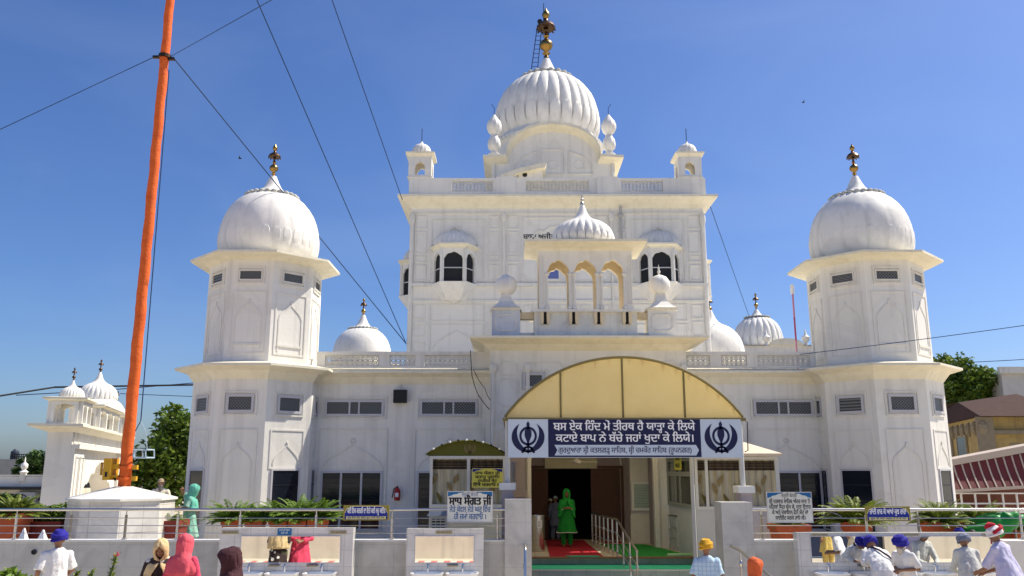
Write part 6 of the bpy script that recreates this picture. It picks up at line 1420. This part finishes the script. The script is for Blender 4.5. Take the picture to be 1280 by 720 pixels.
# ================================================================== PEOPLE
from mathutils import noise as NZ
TS = bpy.data.scenes.new('scratch')
def scratch_mesh(o):
    TS.collection.objects.link(o); vl = TS.view_layers[0]; vl.update(); dg = vl.depsgraph; dg.update()
    return bpy.data.meshes.new_from_object(o.evaluated_get(dg))
def remesh(mb, vox, fold=0.0, ff=(9, 9, 2.2), it=3, seed=0.0):
    me = bpy.data.meshes.new('tmp'); me.from_pydata([tuple(p) for p in mb.v], [], mb.f); me.update()
    o = bpy.data.objects.new('tmp', me)
    md_ = o.modifiers.new('r', 'REMESH'); md_.mode = 'VOXEL'; md_.voxel_size = vox; md_.use_smooth_shade = True
    sm = o.modifiers.new('s', 'SMOOTH'); sm.iterations = it; sm.factor = 0.5
    out = scratch_mesh(o)
    bpy.data.objects.remove(o); bpy.data.meshes.remove(me)
    if fold:
        nrm = [v.normal.copy() for v in out.vertices]; flat = []
        for v, nn in zip(out.vertices, nrm):
            q = V((v.co.x*ff[0], v.co.y*ff[1], v.co.z*ff[2])) + V((seed, seed*1.7, 0)); flat.extend(v.co + nn * fold * (NZ.noise(q) + 0.5*NZ.noise(q*2.1)))
        out.vertices.foreach_set('co', flat); out.update()
    return out
def solid(mb, th):
    me = bpy.data.meshes.new('tmp'); me.from_pydata([tuple(p) for p in mb.v], [], mb.f); me.update()
    o = bpy.data.objects.new('tmp', me)
    a = o.modifiers.new('s', 'SUBSURF'); a.levels = 1
    md_ = o.modifiers.new('r', 'SOLIDIFY'); md_.thickness = th
    out = scratch_mesh(o)
    bpy.data.objects.remove(o); bpy.data.meshes.remove(me)
    out.polygons.foreach_set('use_smooth', [True] * len(out.polygons))
    nrm = [v.normal.copy() for v in out.vertices]; flat = []
    for v, nn in zip(out.vertices, nrm): q = V((v.co.x*9, v.co.y*9, v.co.z*4)); flat.extend(v.co + nn * 0.020 * (NZ.noise(q) + 0.6*NZ.noise(q*2.3)))
    out.vertices.foreach_set('co', flat); out.update()
    return out
SKIN = mat('brown_skin', (0.26, 0.13, 0.075), 0.55, var=0.3, scale=20, dark=(0.19, 0.09, 0.05))
def cloth(name, col, dark=None, bump=0.4): return mat(name, col, 0.85, var=0.6, scale=5, dark=dark or tuple(c*0.68 for c in col), bump=bump*2.6, bscale=11)
DOWN = (((-0.24, 0.03, 1.13), (-0.25, -0.07, 0.88)), ((0.24, 0.03, 1.13), (0.25, -0.07, 0.88)))
FRONT = (((-0.24, 0.0, 1.14), (-0.06, -0.24, 1.10)), ((0.24, 0.0, 1.14), (0.06, -0.24, 1.12)))
WASH = (((-0.24, -0.28, 1.02), (-0.10, -0.48, 0.93)), ((0.24, -0.28, 1.02), (0.10, -0.48, 0.95)))
def person(label, px, py, Y, rot, top, legs, head, ground=0.0, arms=DOWN, bend=0, nod=0, yaw=0, hem=0.80, sleeve=0.5, beard=None, face=False, sit=False, X=None, h=None, wide=1.0, group=None, strap=None, drape=None, loose=1.0):
    if X is None: X = PX(px, py, Y)
    b, pv = RAD(bend), 0.95
    def B(p):
        x, y, z = p; z -= pv
        return V((x, y*cos(b) - z*sin(b), pv + z*cos(b) + y*sin(b)))
    nb = B((0, 0.0, 1.46))
    HM = Matrix.Translation(nb) @ Matrix.Rotation(b*0.75 + RAD(nod), 4, 'X') @ Matrix.Rotation(RAD(yaw), 4, 'Z')
    tops = (HM @ V((0, 0.0, 0.27))).z
    drop = 0.55 if sit else 0.0
    if h is None: s = (PZ(py, Y) - ground) / (tops - drop)
    else: s = h / 1.73
    HH = HM
    def bodym():
        m = MB(); H = lambda p: HH @ V(p)
        def ball(c, r, f=H, n=18, k=12):
            q = MB(); q.ball(c, r, SKIN, n, k); o = len(m.v); m.v += [f(p) for p in q.v]; m.f += [tuple(o + i for i in t_) for t_ in q.f]; m.m += [0]*len(q.f)
        m.mats = [SKIN]
        ball((0, -0.012, 0.155), (0.077, 0.096, 0.105)); ball((0, -0.045, 0.085), (0.056, 0.058, 0.055)); ball((0, -0.108, 0.125), (0.013, 0.022, 0.024)); ball((0, -0.09, 0.165), (0.05, 0.02, 0.012))
        for q in (-1, 1): ball((q*0.079, 0.0, 0.135), (0.012, 0.022, 0.032)); ball((q*0.04, -0.078, 0.115), (0.02, 0.02, 0.02))
        m.tube([B((0, 0.02, 1.36)), H((0, 0.0, 0.02)), H((0, -0.005, 0.10))], 0.05, SKIN, 12)
        R3 = [(0.90, .13, .09), (1.0, .12, .085), (1.12, .115, .08), (1.25, .125, .085), (1.36, .13, .075), (1.42, .10, .06), (1.46, .055, .05)]
        m.loft([[tuple(B((rx*cos(2*pi*j/20), ry*sin(2*pi*j/20), z))) for j in range(20)] for z, rx, ry in R3], SKIN)
        for (e, w), q in zip(arms, (-1, 1)):
            S, E_, W = B((q*0.160, 0.0, 1.375)), V(e), V(w); d = (W - E_).normalized()
            m.tube([S, lerp(S, E_, 0.5), E_, lerp(E_, W, 0.4), W], [0.040, 0.040, 0.038, 0.037, 0.027], SKIN, 12)
            for p, r in ((S, .040), (E_, .038)): m.ball(tuple(p), r, SKIN, 12, 8)
            side = d.cross(V((0, 0, 1))); side = side.normalized() if side.length > .05 else V((1, 0, 0)); dn = side.cross(d).normalized(); dn = -dn if dn.z > 0 else dn
            m.tube([W - d*0.01, W + d*0.045, W + d*0.09], [0.026, 0.040, 0.036], SKIN, 10)
            for k, L_ in enumerate((0.062, 0.078, 0.072, 0.055)):
                a0 = W + d*0.075 + side*(k - 1.5)*0.021; a1 = a0 + d*L_*0.55 + dn*L_*0.12; a2 = a1 + d*L_*0.35 + dn*L_*0.40
                m.tube([a0 - d*0.02, a0, a1, a2], [0.010, 0.0105, 0.0095, 0.008], SKIN, 8)
            a0 = W + d*0.03 + side*(-q)*0.032; m.tube([a0, a0 + d*0.035 + side*(-q)*0.022, a0 + d*0.065 + side*(-q)*0.022 + dn*0.012], [0.013, 0.012, 0.009], SKIN, 8)
        for q in (-1, 1):
            hip, kn, an = V((q*0.085, 0.0, 0.92)), V((q*0.095, -0.015, 0.50)), V((q*0.10, 0.03, 0.08))
            if sit: kn, an = V((q*0.22, -0.36, 0.72)), V((q*-0.02, -0.30, 0.60))
            m.tube([hip, lerp(hip, kn, 0.5), kn, lerp(kn, an, 0.4), an], [0.088, 0.078, 0.058, 0.054, 0.036], SKIN, 12); m.ball(tuple(kn), 0.058, SKIN, 12, 8)
            m.ball((an.x + q*0.01, an.y - 0.07, an.z - 0.045), (0.044, 0.125, 0.035), SKIN, 14, 8); m.ball(tuple(an), 0.042, SKIN, 10, 6)
        return m
    t = thing('person', label, 'person', (0, 0, 0), group)
    def child(nm, me, mt, par=t):
        me.name = nm; me.materials.clear(); me.materials.append(mt)
        o = bpy.data.objects.new(nm, me); COL.objects.link(o); o.parent = par; WP[o.name] = V((0, 0, 0)); return o
    child('body', remesh(bodym(), 0.0105, it=2), SKIN)
    # upper garment
    m = MB(); hz = hem
    lw = loose
    rings = [(1.475, .072, .066), (1.44, .125, .085), (1.38, .172, .11), (1.25, .172, .125), (1.12, .175*lw, .125*lw), (1.0, .185*lw, .135*lw)]
    L = [[tuple(B((rx*wide*cos(2*pi*j/32), ry*sin(2*pi*j/32), z))) for j in range(32)] for z, rx, ry in rings]
    zc = 0.93; ds = 0.5 if not sit else 0
    base = B((0, 0, 1.0))
    zz = zc
    while zz > hz - 1e-3 and not sit:
        f = (0.95 - zz); rx, ry = (.19 + .16*f)*wide*lw, (.145 + .20*f)*lw
        L.append([((rx*(1 + .05*sin(6*a_ + 1) * min(1, f*3)))*cos(a_), (ry*(1 + .07*sin(7*a_) * min(1, f*3)))*sin(a_) + 0.01, zz) for a_ in [2*pi*j/32 for j in range(32)]]); zz -= 0.07
    m.loft(L, top)
    for (e, w), q in zip(arms, (-1, 1)):
        S, E_, W = B((q*0.168, 0.0, 1.375)), V(e), V(w)
        if sleeve <= 0.5: end = lerp(S, E_, sleeve*2 * 0.92); m.tube([S, lerp(S, end, 0.5), end], [0.070, 0.070, 0.072], top, 14)
        else: end = lerp(E_, W, (sleeve - 0.5)*2); m.tube([S, lerp(S, E_, 0.5), E_, lerp(E_, end, 0.5), end], [0.070, 0.068, 0.062, 0.057, 0.052], top, 14); m.ball(tuple(E_), 0.064, top, 12, 8)
        m.ball(tuple(S), 0.068, top, 12, 8)
    child('tunic' if hem < 0.75 else 'shirt', remesh(m, 0.013, 0.018, (9, 9, 3.4), seed=X*3.1), top)
    m = MB()
    for q in (-1, 1):
        hip, kn, an = V((q*0.09, 0.0, 0.93)), V((q*0.10, -0.01, 0.50)), V((q*0.105, 0.03, 0.07))
        if sit: kn, an = V((q*0.22, -0.36, 0.72)), V((q*-0.02, -0.30, 0.60))
        m.tube([hip, lerp(hip, kn, 0.5), kn, lerp(kn, an, 0.5), an], [0.125, 0.115, 0.098, 0.09, 0.075], legs, 16); m.ball(tuple(kn), 0.098, legs, 12, 8)
    m.ball((0, 0.01, 0.93), (0.17, 0.135, 0.10), legs, 18, 10)
    child('trousers', remesh(m, 0.014, 0.012, (8, 8, 3), seed=X), legs)
    H = lambda p: HH @ V(p)
    hk, hm = head[0], head[1]
    if hk == 'turban':
        m = MB(HH); big = head[2] if len(head) > 2 else 1.0
        m.ball((0, 0.012, 0.205), (0.104*big, 0.122*big, 0.088*big), hm, 24, 14)
        for k in range(6):
            tl = RAD(24 - 5*k) * (1 if k % 2 else -1); z0 = 0.165 + 0.022*k; r = (0.104 - 0.009*k*(k > 2))*big
            m.tube([(r*cos(a)*1.02, 0.012 + r*1.17*sin(a), z0 + r*cos(a)*math.tan(tl)*0.8 + 0.010*sin(a)*-1) for a in [2*pi*j/28 for j in range(29)]], 0.021*big, hm, 8)
        m.ball((0, -0.06, 0.235), (0.05, 0.06, 0.045), hm, 14, 8)
        child('turban', remesh(m, 0.0085, 0.004, (30, 30, 30), it=2), hm)
        if len(head) > 3:
            m = MB(HH)
            for k, a1 in enumerate((0.3, 2.0)): m.tube([(0.113*big*cos(a1 + a), 0.012 + 0.132*big*sin(a1 + a), 0.16 + 0.028*k + 0.12*(a/2.4)) for a in [2.4*j/16 for j in range(17)]], 0.030, head[3], 10)
            if head[4]: m.ball((0.02, 0.0, 0.30), (0.09, 0.10, 0.05), hm, 12, 8); m.tube([(0.05, -0.02, 0.30), (-0.06, -0.05, 0.34), (-0.14, -0.04, 0.33)], [0.05, 0.045, 0.03], hm, 10)
            child('turban_stripe', remesh(m, 0.009, it=2), head[3])
    elif hk == 'cap':
        m = MB(HH); m.ball((0, 0.0, 0.20), (0.088, 0.105, 0.075), hm, 20, 12); m.tube([(0.09*cos(a), 0.107*sin(a), 0.175) for a in [2*pi*j/24 for j in range(25)]], 0.016, hm, 8); child('head_cloth', remesh(m, 0.009, 0.003, (30,)*3, it=2), hm)
    elif hk == 'hood':
        W_h = head[2] if len(head) > 2 else 1.0; length = head[3] if len(head) > 3 else -0.48
        rows = [(0.298, .010, .012, 0.01, 1), (0.290, .042, .050, 0.008, 1), (0.270, .074, .092, 0.005, 2), (0.240, .098, .118, -0.003, 5), (0.205, .110, .130, -0.006, 22), (0.165, .113, .130, -0.006, 40), (0.11, .112, .125, -0.004, 45), (0.06, .108, .115, 0.0, 40), (0.015, .105, .105, 0.004, 22), (-0.02, .112, .105, 0.006, 4), (-0.06, .155, .115, 0.008, 2)]
        low = [(1.37, .205, .135), (1.28, .235, .155), (1.18, .245, .165)]
        zz = 1.08
        while zz > 1.46 + length: low.append((zz, .25 + (1.08 - zz)*.10, .175 + (1.08 - zz)*.12)); zz -= 0.1
        m = MB(); N = 40; L = []
        for z, rx, ry, yo, op in rows:
            op = RAD(op); L.append([tuple(H((rx*W_h*cos(-pi/2 + op + (2*pi - 2*op)*j/N), yo + ry*W_h*sin(-pi/2 + op + (2*pi - 2*op)*j/N), z))) for j in range(N + 1)])
        for i, (z, rx, ry) in enumerate(low):
            op = RAD(3 + 10*i); L.append([tuple(B(((rx + .012*sin(j*1.1 + i))*wide*cos(-pi/2 + op + (2*pi - 2*op)*j/N), 0.012 + (ry + .014*sin(j*1.3 + 2*i*0.4))*sin(-pi/2 + op + (2*pi - 2*op)*j/N), z))) for j in range(N + 1)])
        m.loft(L, hm, False, False, False); rimp = [L[i_][0] for i_ in range(9, 2, -1)] + [L[i_][N] for i_ in range(3, 10)]; child('headscarf', solid(m, 0.010), hm)
        m = MB(); m.tube(rimp, 0.013, hm, 8); m.build('scarf_border', t, 60)
    if face or True:
        EYE = mat('dark_eye', (0.015, 0.01, 0.008), 0.25)
        for q in (-1, 1): m = MB(HH); m.ball((q*0.031, -0.094, 0.142), (0.013, 0.008, 0.008), EYE, 10, 6); me = m.build('eye', t)
        m = MB(HH); m.ball((0, -0.100, 0.078), (0.024, 0.010, 0.009), mat('lips', (0.20, 0.07, 0.055), 0.5), 12, 6); m.build('mouth', t)
    if beard:
        m = MB(HH); m.ball((0, -0.075, 0.055), (0.062, 0.050, 0.050), beard, 16, 10); m.ball((0, -0.085, -0.01), (0.052, 0.038, 0.085), beard, 16, 10); m.tube([(-0.078, -0.01, 0.12), (-0.065, -0.05, 0.07), (0, -0.09, 0.04), (0.065, -0.05, 0.07), (0.078, -0.01, 0.12)], 0.020, beard, 8); m.tube([(-0.045, -0.098, 0.085), (0, -0.112, 0.098), (0.045, -0.098, 0.085)], 0.012, beard, 8)
        child('beard', remesh(m, 0.009, 0.006, (30, 30, 10), it=2), beard)
    if strap:
        m = MB(); P = [B((q_x, q_y, q_z)) for q_x, q_y, q_z in ((0.10, 0.02, 1.48), (0.06, 0.12, 1.40), (-0.02, 0.155, 1.25), (-0.11, 0.16, 1.08), (-0.19, 0.11, 0.96))]; m.tube(P, 0.018, strap, 8); m.build('strap', t, 40)
    if drape:
        m = MB(); P = [B(p) for p in ((-0.13, -0.06, 1.46), (-0.15, -0.14, 1.30), (-0.14, -0.17, 1.05))]; m.tube(P, [0.05, 0.06, 0.07], drape, 10); child('shawl', remesh(m, 0.012, 0.01), drape)
    t.location = (X, Y, ground - drop * s); t.rotation_euler = (0, 0, RAD(rot)); t.scale = (s, s, s)
    return t
def plaid():
    return mat_weave('pale_blue_check', (0.55, 0.68, 0.78), (0.36, 0.55, 0.70), 0, 14.0, 0.28, 0.85, (2, 14.0, 0.28))
WSH = cloth('white_cotton', (0.78, 0.77, 0.75)); NVY = cloth('navy_trousers', (0.02, 0.025, 0.05)); GRYT = cloth('grey_trousers', (0.22, 0.22, 0.23)); BEI = cloth('beige_cotton', (0.62, 0.50, 0.34))
ROY = cloth('royal_blue_cotton', (0.022, 0.018, 0.27), bump=0.2); CREAMC = cloth('cream_cotton', (0.74, 0.68, 0.54)); GREYB = mat('grey_beard', (0.50, 0.47, 0.42), 0.9, var=0.5, scale=40); DKB = mat('dark_beard', (0.03, 0.028, 0.027), 0.9)
PINK = cloth('coral_pink', (0.66, 0.06, 0.12)); MARO = cloth('dark_maroon', (0.055, 0.017, 0.022)); SAND = cloth('sand_scarf', (0.70, 0.52, 0.27)); GREENC = cloth('emerald_cotton', (0.01, 0.24, 0.03)); GREENS = cloth('emerald_scarf', (0.02, 0.32, 0.045))
DOTS = bpy.data.materials.new('dotted_dark_print'); DOTS.use_nodes = True
dn_, dl_ = DOTS.node_tree.nodes, DOTS.node_tree.links; vo = dn_.new('ShaderNodeTexVoronoi'); vo.inputs['Scale'].default_value = 7.0; tcn = dn_.new('ShaderNodeTexCoord'); dl_.new(tcn.outputs['Object'], vo.inputs['Vector'])
lt = dn_.new('ShaderNodeMath'); lt.operation = 'LESS_THAN'; lt.inputs[1].default_value = 0.30; dl_.new(vo.outputs['Distance'], lt.inputs[0]); mxn = dn_.new('ShaderNodeMix'); mxn.data_type = 'RGBA'; dl_.new(lt.outputs[0], mxn.inputs[0]); mxn.inputs[6].default_value = (0.035, 0.02, 0.018, 1); mxn.inputs[7].default_value = (0.7, 0.68, 0.6, 1)
dl_.new(mxn.outputs[2], dn_['Principled BSDF'].inputs['Base Color']); dn_['Principled BSDF'].inputs['Roughness'].default_value = 0.9

person('man in a royal blue turban and white shirt walking by the marble wall', 75, 664, 14.0, -140, WSH, GRYT, ('turban', ROY), arms=(((-0.25, -0.02, 1.13), (-0.20, -0.26, 1.0)), ((0.25, 0.0, 1.13), (0.22, -0.25, 0.98))), hem=0.82)
person('woman in a sand coloured headscarf looking down at her hands', 203, 675.5, 13.35, 12, DOTS, cloth('olive_salwar', (0.10, 0.10, 0.05)), ('hood', SAND, 0.95), arms=FRONT, nod=22, hem=0.45, sleeve=0.8, face=True)
person('woman in a coral pink headscarf and tunic with her back turned', 231, 670, 13.1, 172, PINK, PINK, ('hood', cloth('coral_scarf', (0.68, 0.10, 0.13), (0.48, 0.03, 0.08)), 1.0, -0.38), arms=FRONT, nod=8, hem=0.40, sleeve=0.95, loose=1.05)
person('woman in a dark maroon headscarf turned to the left in front of the basins', 290, 687, 11.6, -72, MARO, MARO, ('hood', MARO, 1.22, -0.6), arms=FRONT, nod=6, hem=0.40, sleeve=0.95, wide=1.1)
person('man in a mustard yellow turban and pale blue checked shirt before the steps', 882, 675.5, 14.2, 168, plaid(), NVY, ('turban', cloth('mustard_cotton', (0.62, 0.33, 0.02), bump=0.2)), hem=0.78, sleeve=0.5, wide=1.06, loose=1.1)
person('woman in an orange rust headscarf below the right gate pillar', 942, 699, 12.4, 105, cloth('rust_orange', (0.62, 0.10, 0.03)), GRYT, ('hood', cloth('rust_orange_scarf', (0.66, 0.13, 0.04)), 0.92), arms=FRONT, nod=4, hem=0.5, sleeve=0.9)
person('man in white bending over the basin with a dark strap across his back', 1103, 688, 15.95, 178, WSH, WSH, ('turban', ROY), arms=WASH, bend=58, hem=0.5, sleeve=0.9, h=1.74, strap=cloth('dark_plum_strap', (0.03, 0.01, 0.03)), wide=1.1, loose=1.1)
person('white bearded man in a royal blue turban and white shirt at the basins', 1130, 671, 15.2, -58, WSH, WSH, ('turban', ROY, 1.12), arms=FRONT, bend=8, nod=18, hem=0.6, sleeve=0.5, beard=GREYB, face=True)
person('man in a grey blue turban and pale grey shirt leaning to a basin', 1209, 670.5, 15.7, 168, cloth('pale_grey_cotton', (0.58, 0.58, 0.54)), GRYT, ('turban', cloth('slate_cotton', (0.20, 0.22, 0.30)), 1.08), arms=WASH, bend=22, nod=10, hem=0.72, sleeve=0.9, wide=1.05, loose=1.15)
person('man in a lavender shirt with a red and white striped turban', 1255, 660.5, 15.0, -150, cloth('lavender_cotton', (0.56, 0.54, 0.72)), NVY, ('turban', cloth('white_muslin', (0.80, 0.76, 0.76), bump=0.2), 1.05, cloth('crimson_stripe', (0.45, 0.012, 0.03)), True), arms=WASH, bend=14, nod=10, hem=0.86, sleeve=0.5, wide=1.1, loose=1.2)
p8 = person('woman in bright emerald green standing barefoot with clasped hands on the red carpet', 708, 612, 24.8, 4, GREENC, GREENC, ('hood', GREENS, 0.98, -0.6), ground=PLAT + 0.016, arms=(((-0.23, 0.02, 1.13), (-0.05, -0.20, 1.17)), ((0.23, 0.02, 1.13), (0.05, -0.20, 1.17))), hem=0.42, sleeve=0.75, face=True, loose=1.1)
person('man in blue grey clothes standing inside the dark doorway', 694, 620, 27.0, 175, cloth('dusk_blue_cotton', (0.13, 0.16, 0.26)), cloth('dusk_blue_cotton', (0.13, 0.16, 0.26)), ('cap', cloth('pale_blue_cloth', (0.45, 0.52, 0.62))), ground=PLAT + 0.005, hem=0.55, sleeve=0.95, bend=10)
person('figure with a white head cloth half hidden in the dark doorway', 688, 623, 27.9, 160, cloth('dim_slate_cotton', (0.08, 0.10, 0.16)), cloth('dim_slate_cotton', (0.08, 0.10, 0.16)), ('cap', cloth('white_cloth', (0.75, 0.74, 0.70))), ground=PLAT + 0.012, hem=0.55, sleeve=0.95)
person('man in a long cream kurta standing by the right side of the plinth', 202, 598, 23.2, 15, CREAMC, CREAMC, ('cap', cloth('tan_cloth', (0.36, 0.28, 0.18))), ground=PLAT + 0.25, hem=0.30, sleeve=0.95, beard=mat('ash_beard', (0.20, 0.18, 0.16), 0.9), face=True, arms=(((-0.25, 0.02, 1.13), (-0.27, -0.06, 0.88)), ((0.27, 0.02, 1.13), (0.33, -0.08, 0.89))))
p11 = person('woman in teal green shading her eyes and looking up at the flagpole', 240, 607, 22.6, -75, cloth('teal_print', (0.16, 0.42, 0.33), (0.66, 0.68, 0.60)), cloth('teal_salwar', (0.05, 0.33, 0.22)), ('hood', cloth('teal_scarf', (0.13, 0.45, 0.34)), 0.98, -0.40), ground=PLAT, nod=-22, arms=(((-0.22, -0.22, 1.50), (-0.03, -0.22, 1.60)), ((0.24, -0.08, 1.14), (0.18, -0.34, 1.16))), hem=0.42, sleeve=0.45, face=True)
bw = mat('white_border', (0.75, 0.75, 0.68), 0.8)
m = MB(); f_ = 0.95 - 0.42; m.tube([((.19 + .16*f_)*1.1*(1 + .05*sin(6*a_ + 1))*1.03*cos(a_), (.145 + .20*f_)*1.1*(1 + .07*sin(7*a_))*1.03*sin(a_) + 0.01, 0.435 + 0.01*sin(3*a_)) for a_ in [2*pi*k_/40 for k_ in range(41)]], 0.013, bw, 6); m.build('hem_border', p8)
for q in (-1, 1): m = MB(); m.tube([(q*(0.135 - 0.0*k_), -0.092 - 0.004*k_, 1.148 + 0.008*k_) for k_ in (0, 1)], 0.062, bw, 12); m.build('cuff', p8)
m = MB(); x, z = PX(231, 634, 22.5), PZ(633, 22.5); m.hexa([(x - 0.09, 22.4, z), (x + 0.07, 22.4, z - 0.05), (x + 0.07, 22.58, z - 0.05), (x - 0.09, 22.58, z), (x - 0.09, 22.4, z + 0.02), (x + 0.07, 22.4, z - 0.03), (x + 0.07, 22.58, z - 0.03), (x - 0.09, 22.58, z + 0.02)], mat('cream_paper', (0.7, 0.66, 0.5), 0.8)); tag(m.build('booklet'), 'small cream booklet held out by the woman in teal', 'booklet')
person('seated man in a royal blue turban peeping over the washing station', 1199, 661, 18.0, 10, WSH, WSH, ('turban', ROY), ground=PLAT, sit=True)
person('seated dark haired person peeping over the washing station', 1215, 662, 18.0, -10, GRYT, GRYT, ('cap', mat('black_hair', (0.012, 0.01, 0.01), 0.6)), ground=PLAT, sit=True)
YEL2 = cloth('straw_yellow', (0.66, 0.48, 0.13))
person('woman in straw yellow seen only in the mirror of the longest washing station', 0, 0, 8.3, 170, YEL2, YEL2, ('hood', YEL2, 1.0, -0.45), X=9.05, h=1.55, hem=0.4, sleeve=0.9)
person('man in cream with a white turban seen only in the mirror', 0, 0, 8.0, 185, CREAMC, CREAMC, ('turban', WSH), X=10.0, h=1.70, hem=0.45, sleeve=0.95)
person('man in a salmon shirt reflected in the mirror behind the bending man', 0, 0, 11.8, 160, cloth('salmon_cotton', (0.56, 0.27, 0.20)), NVY, ('turban', MARO), X=9.75, h=1.85, hem=0.8)
person('person in magenta pink reflected in the right part of the mirror', 0, 0, 11.9, 150, cloth('magenta_cotton', (0.50, 0.02, 0.12)), NVY, ('hood', cloth('magenta_cotton', (0.50, 0.02, 0.12)), 1.0), X=12.0, h=1.62, hem=0.45, sleeve=0.9)
person('person in a brown striped shirt reflected at the right end of the mirror', 0, 0, 12.5, 200, mat_weave('brown_stripe_knit', (0.05, 0.035, 0.03), (0.22, 0.13, 0.09), 2, 12.0, 0.4, 0.9), NVY, ('cap', mat('black_hair', (0.012, 0.01, 0.01), 0.6)), X=12.6, h=1.72, hem=0.8, sleeve=0.5, arms=FRONT)

bpy.data.scenes.remove(TS)
